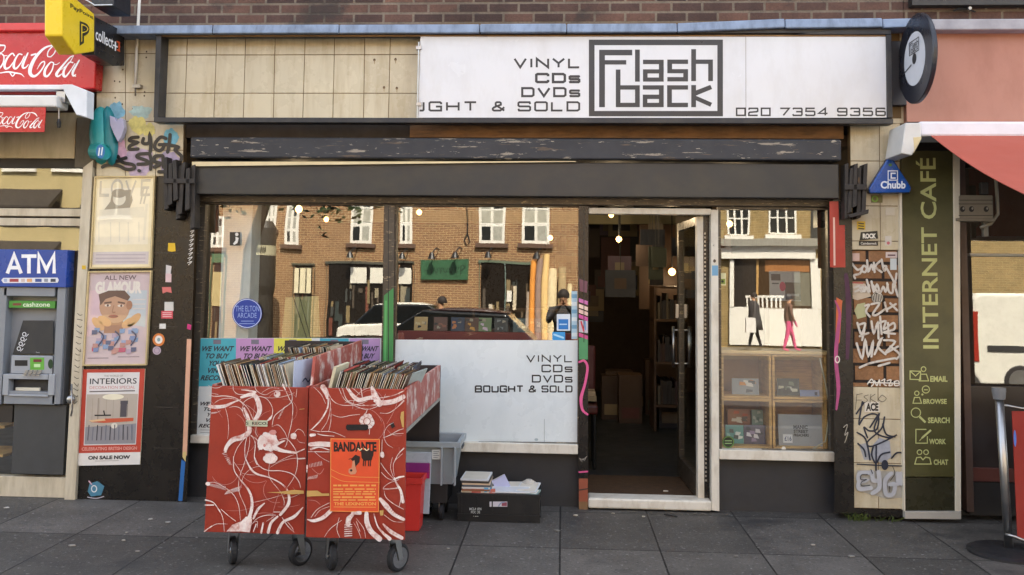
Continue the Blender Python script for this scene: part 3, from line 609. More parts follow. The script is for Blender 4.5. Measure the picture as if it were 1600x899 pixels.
# awning
caw = thing('rolled_shop_awning', 'white cased awning rolled up above the corner shop with red scripted valance', 'awning', (-5, -.2, 2.6))
mb = MB(); mb.boxpx(-260, 132.5, 100, 140, -.42, -.03, C('e3e4ea', .4)); mb.build('cassette', caw, bevel=.006)
mb = MB(); mb.polypx([(97, 132), (112, 132), (136, 141.5), (135, 184), (126, 181), (119, 180), (99, 141)], -.42, .10, C('d9dfe6', .35)); mb.build('end_bracket', caw, bevel=.005)
mb = MB(); mb.boxpx(-260, 141, 87, 148, -.34, -.1, C('8e1420')); mb.build('fabric_roll', caw)
mb = MB(); mb.boxpx(-260, 148.5, 88, 167, -.46, -.3, C('d8d8d6', .35)); mb.build('front_bar', caw, bevel=.012)
mb = MB(); mb.polypx([(-260, 168), (71.5, 168), (69, 206.5), (-260, 207)], -.45, .006, COKE)
script(mb, on(-.4502), lambda x, y: ((x*.53-117+3)/4.994+23, 40+((y-155)*.49+680)/4.994), .5/4.994, RSIGN); mb.build('valance', caw)
mb = MB(); mb.tube([P(92, 152, -.40), P(92, 190, -.40)], .005, STEEL); mb.tube([P(92, 186, -.40), P(92, 192, -.40), P(92, 200, -.40)], [.008, .016, .01], BLACKP); mb.box(P(88, 145, -.4).x, P(102, 145, -.4).x, -.40, -.30, P(92, 160, -.4).z, P(92, 143, -.4).z, STEEL); mb.build('crank_hook', caw)
# cash machine
ATMG = M('cash_machine_grey', '83888e', .42, var=.06); ATML = M('cash_machine_light_grey', '9a9fa5', .4, var=.06)
atm = thing('cash_machine', 'grey wall cash machine with a blue header set into the corner shop window', 'cash machine', (P(45, 740, -.05).x, -.02, P(45, 740, -.05).z))
Ya = -.035; f = on(Ya)
mb = MB()
for b in ((-40, 449, 6, 632), (85.5, 449, 98, 632), (6, 449, 85.5, 463), (6, 612, 85.5, 632)): mb.boxpx(*b, Ya, .05, ATMG)
mb.boxpx(6, 463, 85.5, 612, .045, .05, ATMG); mb.build('casing', atm, bevel=.006)
mb = MB(); mb.boxpx(98.5, 449, 103, 632, Ya+.02, .05, C('55585d')); mb.boxpx(20, 633, 101, 741, .0, .05, M('dark_apron', '3e4042', .45)); mb.boxpx(-40, 633, 19.5, 660, .0, .05, C('2a2522')); mb.build('lower_panel', atm)
mb = MB(); mb.boxpx(-40, 390, 104, 448.5, Ya-.02, .05, M('cash_header_blue', '24489c', .25, var=.12, vs=3)); 
g = on(Ya-.021); AW = C('eef0f4', .3)
for st_ in ([(11.5, 427.5), (22, 398.5), (33, 427.5)], [(16, 418.5), (28.5, 418.5)], [(33.5, 400.5), (57, 400.5)], [(45.2, 400), (45.2, 427.5)], [(60.5, 427.5), (60.5, 398), (72.5, 422), (84.5, 398), (84.5, 427.5)]): mb.stroke(st_, 5.6, g, AW, .0007, smooth=False, cap=False)
mb.fpoly([(5, 434.5), (90, 434), (92, 438), (90, 442), (5, 442.5), (2, 438)], g, C('dcdfe6', .3), .0006)
for x, ww, c in ((6, 5, '9fb0cf'), (15, 14, '9b3a40'), (33, 6, 'c7b8b2'), (42, 8, 'd9a06a'), (55, 10, '39508f'), (69, 6, '8a8f99'), (79, 8, '3a3f4a')): mb.frect(x, 435.8, x+ww, 440.8, g, C(c), .0009)
mb.build('header', atm, bevel=.004)
mb = MB(); mb.boxpx(14, 470.5, 86, 481.5, Ya+.02, .045, C('4b8f36')); g = on(Ya+.019)
mb.frect(20, 474, 33, 477.5, g, C('7b3a30'), .0004); mb.textr('cashzone', 36, 472.5, 78, 479.5, g, C('e8f2da'), bold=.01); mb.build('light_strip', atm)
mb = MB(); mb.hexa([P(20, 553, .0), P(83, 553, .0), P(83, 553, .044), P(20, 553, .044), P(36, 501, .03), P(83, 501, .03), P(83, 501, .044), P(36, 501, .044)], C('1c1d1f', .5)); 
def sc(x, y, e): t = (553-y)/52; return P(x, y, .0+.03*t-e)
for i in range(4): mb.fring(29.5+i*2.8, 545-i*7.5, 2.7, 2.9, 1.1, sc, C('d8dade'), .001, 12); mb.stroke([(32+i*2.8, 549-i*7.5), (36+i*2.8, 545-i*7.5)], 1, sc, C('d8dade'), .0012)
mb.textr('Touch', 56, 550, 62, 552, sc, C('c0c4c8')); mb.build('screen', atm)
mb = MB(); mb.boxpx(17, 556, 82, 584, -.02, .045, ATML); g = on(-.02)
mb.frect(23, 563, 43, 572, g, C('17181a'), .001); mb.frect(47, 559, 69, 578, g, C('63a83e'), .001); mb.frect(52, 561.5, 65, 566, g, C('6f2d35'), .002); mb.frect(53, 569, 63, 574, g, C('bfe0a8'), .002); mb.fdisc(79, 569, 4, 7.5, g, C('1c3a1c'), .001)
mb.build('card_panel', atm, bevel=.004)
mb = MB()
for r_ in range(4):
    for c_ in range(4): q = P(42+c_*7-r_*1.2, 580+r_*2.4, -.03-.01*r_); mb.box(q.x-.012, q.x+.012, q.y-.004, q.y+.004, q.z, q.z+.006, STEEL)
mb.build('keypad', atm)
mb = MB()
for b in ((4, 585, 13, 618), (75, 585, 85, 618), (13, 585, 75, 593), (13, 617, 75, 620)): mb.boxpx(*b, -.045, .04, ATML)
mb.boxpx(13, 593, 75, 617, .02, .04, C('2a2c30')); mb.boxpx(24, 606, 62, 611, .0, .02, C('d9d5c4')); mb.build('cash_slot', atm, bevel=.003)
# stock glimpsed beneath the machine
mb = MB()
x0 = P(-40, 690, .5).x; x1 = P(18, 690, .5).x
for z in (.20, .42, .60): mb.box(x0, x1, .4, .75, z, z+.02, PINE)
shelf = tag(mb.build('stock_shelf'), 'wooden stock shelf inside corner shop under the cash machine', 'shelf')
mb = MB()
for k in range(8): mb.lathe((x0+.03+k*.036, .48, .62), [(.015, 0), (.015, .07), (.006, .09), (.006, .11)], C(('6b3a1c', 'a06a2a', '4c2a1a')[k % 3], .3), 10)
tag(mb.build('drink_bottles', loc=(x0+.15, .48, .62)), 'row of small brown bottles on the stock shelf under the cash machine', 'bottles')['kind'] = 'stuff'

# projecting parcel and payment sign
pxn = -3.26; fx1 = onx(pxn, 1)
pp = thing('payment_point_sign', 'yellow projecting box sign with dark letter P above the corner shop door', 'sign', (pxn, -.7, 3.2))
YEL = M('yellow_acrylic', 'f0cf2e', .3, var=.04); 
def xprism(mb, pts, X, th, mat): mb.prism([PX(x, y, X) for x, y in pts], (-th, 0, 0), mat)
mb = MB(); xprism(mb, [(104, -14), (148, 22), (148, 81), (118, 86), (97, 56), (97, -20)], pxn, .12, YEL); mb.build('box', pp, bevel=.01)
mb = MB(); DKP = C('2a2a22')
mb.text('PayPoint', [(110, 5), (146, 25.5), (146, 32), (110, 14.5)], fx1, DKP, .0012, .02)
mb.text('P', [(124.5, 33), (140, 38.5), (139.5, 62), (124.5, 72)], fx1, DKP, .0010, .09); mb.text('P', [(127, 37), (138, 42), (138, 56), (127, 66)], fx1, YEL, .0022, -.02)
mb.build('lettering', pp)
cp = thing('parcel_point_sign', 'black projecting box sign reading collect beside the yellow sign', 'sign', (pxn, -.25, 3.2))
mb = MB(); xprism(mb, [(148.5, 26), (188, 46), (195, 51), (195, 103), (178, 103.5), (148.5, 86)], pxn-.004, .10, M('black_acrylic', '232325', .3)); mb.build('box', cp, bevel=.006)
mb = MB(); fx2 = onx(pxn-.004, 1)
mb.text('collect', [(149.5, 43), (177, 58), (177, 77), (149.5, 62)], fx2, C('f4f4f4'), .0012, .012)
mb.stroke([(177.5, 71), (183, 73.5)], 2.4, fx2, C('f4f4f4'), .0012); mb.stroke([(180.3, 66), (180.3, 79)], 2.2, fx2, C('f4f4f4'), .0016)
for a, b in (((183, 65), (187, 67.5)), ((185, 72.5), (187, 73.5)), ((183.5, 78), (187, 80)), ((186, 66), (186.3, 79))): mb.stroke([a, b], 2.2, fx2, C('e0562a'), .0012)
mb.build('lettering', cp)
ts = thing('hanging_sign_box', 'underside of a dark framed hanging sign at the top edge over the yellow sign', 'sign', (-3.2, -.4, 3.6))
mb = MB(); mb.polypx([(130, -26), (178, -26), (178, 10), (146, 10.5)], -.45, .25, C('23262c')); mb.build('box', ts, bevel=.006)
mb = MB(); mb.stroke([(133, -1), (148, 8), (175, 7.5)], 1.6, on(-.451), C('c5ccd6'), .001, smooth=False); mb.build('trim', ts)
mb = MB(); mb.tube([P(220, -30, -.03), P(217.5, 10, -.03), P(213.5, 80, -.03), P(211.5, 135, -.03)], .011, C('d8d4ca', .4)); mb.tube([P(211.5, 134, -.03), P(211.5, 150, -.03)], .006, C('6a6258'))
pipe = thing('cable_conduit', 'thin white conduit pipe running down the cream tiles left of the shop sign', 'pipe', P(211, 150, -.01))
mb.build('conduit', pipe, smooth=True); mb = MB(); mb.boxpx(207, 132, 219, 137, -.045, .0, ALU); mb.build('clip', pipe)
# teal street-art relief
art = thing('street_art_relief', 'teal moulded street art piece with a pale heart stuck on the tiled pilaster', 'street art', P(172, 252, .0))
TEAL = M('teal_plastic', '2f9a9c', .35, var=.15, vs=8); TEAL2 = M('deep_teal_plastic', '1f7f86', .35, var=.15, vs=8)
def blob(mb, px, py, rx, ry, d, mat, Y=0.0, rotdeg=0):
    c = P(px, py, Y); k = (CAM-c).length/F_PX; n, m_ = 16, 8; vs = []; ca, sa = math.cos(R(rotdeg)), math.sin(R(rotdeg))
    for i in range(m_+1):
        th = math.pi/2*i/m_
        for j in range(n):
            ph = 2*math.pi*j/n; a, b = rx*k*math.cos(ph)*math.cos(th), ry*k*math.sin(ph)*math.cos(th)
            vs.append((c.x+a*ca-b*sa, Y-d*math.sin(th), c.z+a*sa+b*ca))
    mb.add(vs, [[i*n+j, i*n+(j+1) % n, (i+1)*n+(j+1) % n, (i+1)*n+j] for i in range(m_) for j in range(n)], mat)
mb = MB(); blob(mb, 158, 212, 16, 42, .07, TEAL, rotdeg=4); blob(mb, 172, 213, 12, 44, .06, TEAL2, rotdeg=8); mb.build('drape', art, smooth=True)
mb = MB(); q = P(150, 237, -.03); e_ = P(161, 238, -.12); mb.tube([q-Vector((.03, 0, 0)), q, e_, e_+Vector((.006, -.002, 0))], [.055, .062, .062, .055], TEAL, 18); mb.build('tube', art, smooth=False)
mb = MB(); g = lambda x, y, e: Vector((P(x, y, -.12).x+.0085, -.125-e, P(x, y, -.12).z)); mb.fdisc(157, 237, 7, 11, on(-.19), C('2a6fa8'), 0); mb.stroke([(155.5, 232), (154, 243)], 2, on(-.19), C('dfe8ec'), .001); mb.stroke([(160, 231), (158.5, 242)], 2, on(-.19), C('dfe8ec'), .001); mb.build('badge', art)
mb = MB(); mb.polypx([(171, 181), (178, 183), (182, 190), (187, 184), (192, 186), (194, 200), (189, 215), (184, 222), (177, 208), (172, 196)], -.072, .05, C('b9b6cf', .5)); 
mb.build('heart', art, bevel=.004)
# spray paint on the left pilaster
sp_ = MB(); f = on(-.002)
for pts, c in ([(165, 165), (190, 158), (196, 180), (170, 190)], '7eb0c4'), ([(200, 168), (235, 164), (238, 182), (205, 186)], 'a9c0b8'), ([(255, 202), (268, 199), (280, 226), (270, 232)], '6fb0c8'), ([(200, 180), (228, 186), (225, 206), (205, 210)], 'd8cc7a'), ([(222, 195), (240, 192), (244, 212), (226, 214)], 'd6cb7c'), ([(190, 225), (240, 240), (242, 274), (188, 272)], 'b3a0b4'), ([(246, 238), (280, 232), (284, 274), (248, 274)], 'a99bb4'), ([(172, 226), (196, 215), (198, 250), (180, 252)], 'c99fb4'):
    n = len(pts); cx = sum(p[0] for p in pts)/n; cy = sum(p[1] for p in pts)/n
    o2 = []
    for k in range(22):
        a = 2*math.pi*k/22; rx = (max(p[0] for p in pts)-min(p[0] for p in pts))/2; ry = (max(p[1] for p in pts)-min(p[1] for p in pts))/2; s_ = random.uniform(.72, 1.08)
        o2.append((cx+rx*s_*math.cos(a), cy+ry*s_*math.sin(a)))
    sp_.fpoly(o2, f, M('spray_'+c, c, .6, var=.3, vs=16), .0002+.0002*len(sp_.f))
BLKS = M('black_spray', '19181a', .35, var=.2, vs=20, patch=('6b6357', .70, 20, (1, 1, 1), .06))
def tagline(mb, strokes, w_, fn, mat, e0=.003):
    for i, s_ in enumerate(strokes): mb.stroke(s_, w_, fn, mat, e0+i*.0006)
T = lambda x, y: (120+x/4.495, 140+y/4.495)
tagline(sp_, [[T(*q) for q in s_] for s_ in (
    [(430, 335), (385, 340), (372, 360), (425, 372), (375, 395), (372, 420), (430, 418)], [(468, 345), (462, 372), (480, 382), (508, 372), (512, 318), (520, 380), (515, 440)],
    [(625, 345), (590, 335), (555, 370), (548, 410), (580, 430), (605, 412), (608, 390), (580, 388)], [(655, 318), (650, 370), (638, 440)], [(612, 385), (660, 392), (712, 405), (690, 425), (735, 470), (728, 510)],
    [(510, 450), (440, 455), (425, 475), (490, 500), (500, 520), (430, 525)], [(512, 455), (522, 500), (518, 560)], [(600, 465), (550, 470), (545, 505), (590, 520), (555, 540), (545, 545)], [(605, 470), (608, 545)], [(575, 578), (612, 578)],
    [(180, 545), (215, 530), (290, 535), (345, 560), (400, 555), (395, 530), (330, 515), (305, 495), (345, 480)], [(290, 470), (300, 500), (270, 505)], [(436, 570), (440, 572)])], 5.4, f, BLKS)
tag(sp_.build('graffiti'), 'black spray tag over pastel paint patches on the left tiled pilaster', 'graffiti')
# holes in the tiles
mb = MB(); f = on(-.0022)
for x, y in ((229, 81), (228.5, 90), (192, 109), (179, 127), (187, 128), (226, 144), (225.5, 150), (180, 153), (191, 163), (208, 170)): mb.fdisc(x, y, 1.3, 1.5, f, C('4c3a28'), 0, 8)
mb.build('screw_holes', shop)
mb = MB(); f = on(-.033)
for x, y in ((585, 94), (618, 93), (600, 137), (620, 138)): mb.fdisc(x, y, 2, 2.4, f, C('5b4128'), 0, 8); mb.fpoly([(x-.6, y), (x+.6, y), (x+.4, y+7), (x-.3, y+6)], f, C('9a7f55'), .0003)
mb.build('screw_holes', shop)

# ------------------------------------------------------------------ right shop (internet café)
rs = thing('internet_cafe', 'internet cafe front with salmon fascia and dark window', 'shop', (5, .5, 0))
mb = MB(); mb.box(2.459, 14, .06, 9, 3.50, 10, BRICK); mb.build('brick_wall', rs)
mb = MB(); mb.box(2.459, 14, 8.6, 9, 0, 3.49, BRICK); mb.build('rear_wall', rs); mb = MB(); mb.box(2.459, 14, 3, 3.1, 0, 3.4, ROOM); mb.box(2.459, 14, .2, 3, -.05, .03, FLOORD); mb.box(2.459, 14, .13, 3, 2.9, 3.0, ROOM); mb.build('inner_wall', rs)
mb = MB(); mb.boxpx(1432, 29, 1900, 46, -.16, .055, M('grey_lead', '9a9aa0', .6, var=.25, vs=5)); mb.build('lead_flashing', rs, bevel=.008)
mb = MB(); mb.boxpx(1415.5, 47, 1900, 191, -.06, .1, M('salmon_paint', 'ab7765', .5, var=.06, vs=1.5, dirt=('8f5a48', .5, (1, 1, .5)))); mb.build('fascia', rs)
mb = MB(); mb.textr('8', 1451.5, 54, 1465, 79, on(-.061), C('e6d8c6'), .001, .04); tag(mb.build('street_number'), 'cream painted number 8 on the salmon fascia beside the record disc', 'number')
mb = MB(); mb.boxpx(1425, -30, 1700, 7.5, -.02, .055, C('2a2724')); mb.build('window_sill', rs)
mb = MB(); mb.tube([P(1490, 17, .02), P(1500, 13, .02), P(1512, 15, .02), P(1524, 19, .02)], .006, BLACKP); mb.lathe(P(1514, 14, .02), [(.012, -.02), (.015, .0)], ALU, 10, 'y'); mb.build('cable_bracket', rs)
DW = M('dark_window_frame', '2a2320', .5, var=.2); 
mb = MB(); mb.boxpx(1504, 240, 1515, 800, .02, .12, M('brown_frame', '4d3a31', .5, var=.15)); mb.boxpx(1515.5, 606, 1900, 735, .06, .12, M('dark_riser', '2c2420', .4, var=.2, vs=3)); mb.boxpx(1514, 735.5, 1900, 757, .04, .12, C('5a2f25')); mb.boxpx(1514, 757.5, 1900, 810, .05, .12, C('211d1b')); mb.boxpx(1515.5, 398, 1900, 402, .03, .1, C('b3aea4')); mb.boxpx(1515.5, 235, 1900, 262, .03, .12, DW); mb.build('window_frame', rs, bevel=.003)
mb = MB(); a, b = P(1514, 262, .09), P(1900, 606, .09); zc = (a.z+b.z)/2; tn = math.tan(R(.55))
mb.poly([(a.x, .09+(b.z-zc)*tn, b.z), (b.x, .09+(b.z-zc)*tn, b.z), (b.x, .09+(a.z-zc)*tn, a.z), (a.x, .09+(a.z-zc)*tn, a.z)], GLASS); mb.build('pane', rs)
# electric box
eb = thing('meter_box', 'beige electrical box with dials hanging inside the cafe window', 'electrical box', P(1526, 345, .05))
EBM = M('beige_meter_case', '7d7464', .5, var=.1)
mb = MB(); mb.boxpx(1497, 305, 1552, 344, -.04, .03, EBM); mb.boxpx(1495, 341, 1556, 346, -.06, .03, EBM); mb.boxpx(1533, 285, 1545, 304, -.02, .02, C('3a3632')); mb.boxpx(1537, 346, 1545, 370, -.02, .02, C('77746c')); mb.build('case', eb, bevel=.006)
mb = MB(); f = on(-.041)
for x in (1504, 1518, 1541): mb.fdisc(x, 327, 4, 4.5, f, C('1f1b18'), .001); mb.fdisc(x+1.5, 326, 1.6, 2, f, C('8a857b'), .002)
for y in (313, 319, 337): mb.stroke([(1498, y), (1551, y)], 1, f, C('2d2924'), .001, cap=False)
mb.build('dials', eb)
mb = MB(); mb.tube([P(1556, 280, -.01), P(1558, 310, -.01), P(1559, 335, -.01), P(1548, 350, -.02), P(1532, 356, -.02)], .012, C('8b8474')); mb.build('cable', eb, smooth=True)
# vertical green panel
gp = thing('cafe_sign_panel', 'tall olive sign panel reading internet cafe up its length with service icons', 'sign', P(1456, 812, -.03))
OL = M('olive_vinyl', '4c4a2a', .35, var=.08, vs=1.2, dirt=('343319', .8, (.8, 1, .8)))
mb = MB(); post2(mb, (1408, 236), (1489, 236), (1492, 745), (1414, 745), -.03, .06, OL); mb.build('panel', gp)
mb = MB(); post2(mb, (1414.5, 746.5), (1492, 746.5), (1493, 798), (1415, 798), -.028, .06, M('dark_olive', '2d2c1c', .3)); mb.build('lower_panel', gp)
mb = MB(); WF = M('white_frame', 'd8d0bd', .4, var=.08)
post2(mb, (1489.5, 236), (1500, 236), (1502, 799), (1493, 799), -.04, .06, WF); post2(mb, (1406, 300), (1409.5, 300), (1415, 799), (1412.5, 799), -.04, .06, WF); post2(mb, (1414, 799.5), (1502, 799.5), (1502, 812), (1414, 811), -.045, .06, C('a9a69e')); mb.build('frame', gp, bevel=.003)
mb = MB(); f = on(-.0305); LG = C('b9bd7e', .4)
mb.text('INTERNET CAFÉ', [(1436, 545), (1431, 247), (1462, 247), (1467, 545)], f, LG, .0008, .014); mb.build('lettering', gp)
mb = MB()
P4 = lambda x, y: (1405+x/3.527, 560+y/3.527)
def ic(pts, w=1.5, sm=False): mb.stroke([P4(*q) for q in pts], w, f, LG, .0012, smooth=sm, cap=False)
def icr(x, y, r_, w=1.4): mb.fring(*P4(x, y), r_/3.527, r_/3.527, w, f, LG, .0012, 16)
ic([(60, 70), (118, 72), (118, 118), (60, 116), (60, 70)]); ic([(60, 70), (90, 98), (118, 72)]); icr(134, 60, 13); ic([(110, 125), (118, 88), (150, 88), (162, 125), (110, 125)], sm=False)
icr(97, 193, 12); ic([(76, 248), (84, 216), (112, 216), (123, 248), (76, 248)]); icr(147, 172, 20); ic([(136, 174), (158, 174)]); mb.fdisc(*P4(128, 200), 1.6, 1.6, f, LG, .0012)
icr(92, 300, 26); ic([(112, 322), (145, 354)], 3.2)
ic([(150, 392), (92, 392), (92, 468), (155, 468), (155, 430)]); ic([(125, 440), (175, 396)], 3); ic([(112, 455), (125, 440)], 1.2)
icr(112, 518, 13); icr(148, 518, 13); ic([(86, 583), (96, 548), (118, 545), (131, 560), (145, 545), (168, 550), (176, 583), (86, 583)])
mb.build('icons', gp)
mb = MB()
for t_, x0, y0, x1, y1 in (('EMAIL', 171, 98, 266, 130), ('BROWSE', 132, 224, 262, 252), ('SEARCH', 158, 326, 278, 358), ('WORK', 165, 444, 258, 474), ('CHAT', 190, 558, 270, 588)):
    mb.textr(t_, *P4(x0, y0), *P4(x1, y1), f, LG, .0012, .035); mb.build('icon_word', gp); mb = MB()
# awning over the café
aw = thing('cafe_awning', 'open red canvas awning on a white cassette over the cafe window', 'awning', (4, -.3, 2.75))
mb = MB(); mb.boxpx(1437, 190, 1900, 213.5, -.36, -.07, C('dadbe4', .35)); mb.build('cassette', aw, bevel=.015)
mb = MB(); mb.polypx([(1415, 192), (1438, 192), (1440, 214), (1425, 243), (1408, 240)], -.37, .30, C('c9c8c4', .4)); mb.polypx([(1426, 214), (1440, 213), (1440, 218), (1428, 240)], -.371, .02, C('c7b68c')); mb.build('end_bracket', aw, bevel=.006)
A0 = P(1452, 211, -.33); A0.y = -.33; A1 = Vector((A0.x+.02, -1.55, 0)); 
q = P(1600, 303, -1.55)
for zz in range(400):
    z = 2.8-zz*.003; 
    v = Vector((A1.x, -1.55, z))-CAM; dz = v.dot(fw); px = CX+F_PX*v.dot(rt)/dz; py = CY-F_PX*v.dot(up)/dz
    if py >= 213+(px-1458)*(90/142): A1.z = z; break
CANV = M('red_canvas', 'a8513f', .8, var=.05, vs=2, bump=.2, bs=300)
mb = MB(); ex = Vector((6, 0, 0)); n_ = 10
for i in range(n_):
    a = A0.lerp(A1, i/n_)-Vector((0, 0, .03*math.sin(math.pi*i/n_))); b = A0.lerp(A1, (i+1)/n_)-Vector((0, 0, .03*math.sin(math.pi*(i+1)/n_)))
    mb.hexa([a, a+ex, b+ex, b, a+Vector((0, 0, .004)), a+ex+Vector((0, 0, .004)), b+ex+Vector((0, 0, .004)), b+Vector((0, 0, .004))], CANV)
mb.build('canvas', aw); mb = MB(); mb.box(A1.x, A1.x+6, A1.y-.06, A1.y-.002, A1.z-.04, A1.z+.05, C('dadbe4', .35)); mb.build('front_bar', aw)
mb = MB(); mb.tube([P(1520, 232, -.2), Vector((A1.x+.9, -.9, A1.z+.1)), Vector((A1.x+.5, A1.y, A1.z))], .025, C('b5b2aa')); mb.build('folding_arm', aw)
# alarm triangle
al = thing('alarm_box', 'blue triangular burglar alarm box on the right tiled pilaster', 'alarm', P(1391, 300, -.02))
mb = MB(); tri = [(1391, 244), (1397, 251), (1424, 293), (1422, 301), (1360, 302), (1358, 295), (1386, 251)]
mb.polypx(tri, -.09, .03, C('1a4fa0', .25)); mb.polypx([(1391+(x-1391)*1.01, 275+(y-275)*1.015) for x, y in tri], -.06, .06, C('1b2a48', .4)); mb.build('case', al, bevel=.008)
mb = MB(); f = on(-.0905); wt = C('e4ecf6', .3); mb.textr('Chubb', 1376, 283, 1415, 295, f, wt, .0008, .035)
for q in ((1387, 266.5, 1403, 268), (1387, 281, 1403, 282.5), (1387, 268, 1388.5, 281), (1401.5, 268, 1403, 281)): mb.frect(*q, f, wt, .0008)
mb.stroke([(1399.5, 271), (1392.5, 271), (1392.5, 278.5), (1399.5, 278.5)], 2, f, wt, .001, smooth=False, cap=False); mb.build('lettering', al)
mb = MB(); mb.fdisc(1391, 258, 3, 2.4, on(-.0905), C('2f6a44', .2), .0008); mb.build('lamp_lens', al)
# ------------------------------------------------------------------ posters on the black pier
def panelpx(mb, q, Yf, Yb, mat):
    tl, tr, br, bl = q; d = Vector((0, Yb-Yf, 0)); c = [P(*bl, Yf), P(*br, Yf)]; t = [P(*tl, Yf), P(*tr, Yf)]
    mb.hexa([c[0], c[1], c[1]+d, c[0]+d, t[0], t[1], t[1]+d, t[0]+d], mat)
def lerp2(q, u, v):
    tl, tr, br, bl = q
    return ((1-v)*((1-u)*tl[0]+u*tr[0])+v*((1-u)*bl[0]+u*br[0]), (1-v)*((1-u)*tl[1]+u*tr[1])+v*((1-u)*bl[1]+u*br[1]))
def inset(q, a, b=None):
    b = a if b is None else b
    return [(q[0][0]+a, q[0][1]+b), (q[1][0]-a, q[1][1]+b), (q[2][0]-a, q[2][1]-b), (q[3][0]+a, q[3][1]-b)]
GOLD = M('brassy_frame', 'c4b183', .4, .1, var=.15)
def poster(name, label, q, art_fn, frame=GOLD, glazed=True, base='efe3c0', fw_=2.2, cat='poster'):
    t = thing(name, label, cat, P((q[2][0]+q[3][0])/2, q[2][1], -.02))
    if frame:
        m = MB(); qi = inset(q, fw_)
        for i in range(4):
            j = (i+1) % 4; a = [P(*q[i], -.028), P(*q[j], -.028), P(*qi[j], -.028), P(*qi[i], -.028)]; m.prism(a[::-1], (0, .026, 0), frame)
        m.build('frame', t); qi = inset(q, fw_-.3)
    else: qi = q
    m = MB(); panelpx(m, qi, -.012, -.002, C(base, .4)); fn = lambda u, v, e=0.0: P(*lerp2(qi, u, v), -.012-e)
    o = m.build('sheet', t)
    m = MB(); art_fn(m, fn); m.build('print', t)
    if glazed:
        m = MB(); m.poly([P(*p, -.024) for p in qi[::-1]], PGLASS); m.build('glazing', t)
    return t
def pt(m, body, u0, v0, u1, v1, fn, mat, e=.001, bold=0.0): m.text(body, [(u0, v0), (u1, v0), (u1, v1), (u0, v1)], fn, mat, e, bold)
def ell(m, u, v, a, b, fn, mat, e, n=22, rot=0, wob=0.0):
    m.fpoly([(u+a*math.cos(t)*math.cos(rot)-b*math.sin(t)*math.sin(rot), v+(a*math.cos(t)*math.sin(rot)+b*math.sin(t)*math.cos(rot))) for t in [2*math.pi*k/n for k in range(n)]], fn, mat, e)
def art_love(m, f):  # print colours paled to carry the glare over this poster
    g = C('c9c0ae'); l = C('e6dec8'); d = C('a89c86')
    m.fpoly([(.05, .12), (.95, .12), (.95, .75), (.05, .75)], f, C('f4ead0'), .0003)
    m.stroke([(.1, .04), (.1, .2), (.25, .2)], .035, f, g, .001, False, False); m.fring(.38, .12, .09, .085, .03, f, g, .001); m.stroke([(.53, .04), (.62, .2), (.7, .04)], .03, f, g, .001, False, False); m.stroke([(.95, .04), (.8, .04), (.8, .2), (.95, .2)], .03, f, g, .001, False, False); m.stroke([(.8, .12), (.93, .12)], .03, f, g, .0014, False, False)
    m.fpoly([(.3, .16), (.62, .14), (.66, .26), (.62, .34), (.18, .36), (.28, .27)], f, d, .0012)
    ell(m, .43, .24, .11, .075, f, l, .0016); ell(m, .42, .18, .13, .05, f, d, .0018); m.fpoly([(.1, .36), (.85, .33), (.9, .45), (.1, .46)], f, l, .0006)
    for u in (.1, .3, .45, .6, .78): m.stroke([(u, .5), (u+.02, .72)], .02, f, l, .0011)
    for u in (.84, .9): m.stroke([(u, .12), (u-.05, .3)], .025, f, g, .0013); 
    m.stroke([(.9, .3), (.88, .7)], .04, f, l, .0009)
    m.fpoly([(.03, .83), (.97, .83), (.97, .97), (.03, .97)], f, C('d6cccb'), .0005)
    for v in (.86, .9, .94): m.stroke([(.08, v), (.92, v+.004)], .014, f, C('c0b3b8'), .001, False, False)
poster('framed_magazine_poster', 'glare paled magazine poster in a thin yellow frame, uppermost on the black pier', [(147, 275.5), (242, 274.5), (236, 419), (139.5, 420)], art_love)
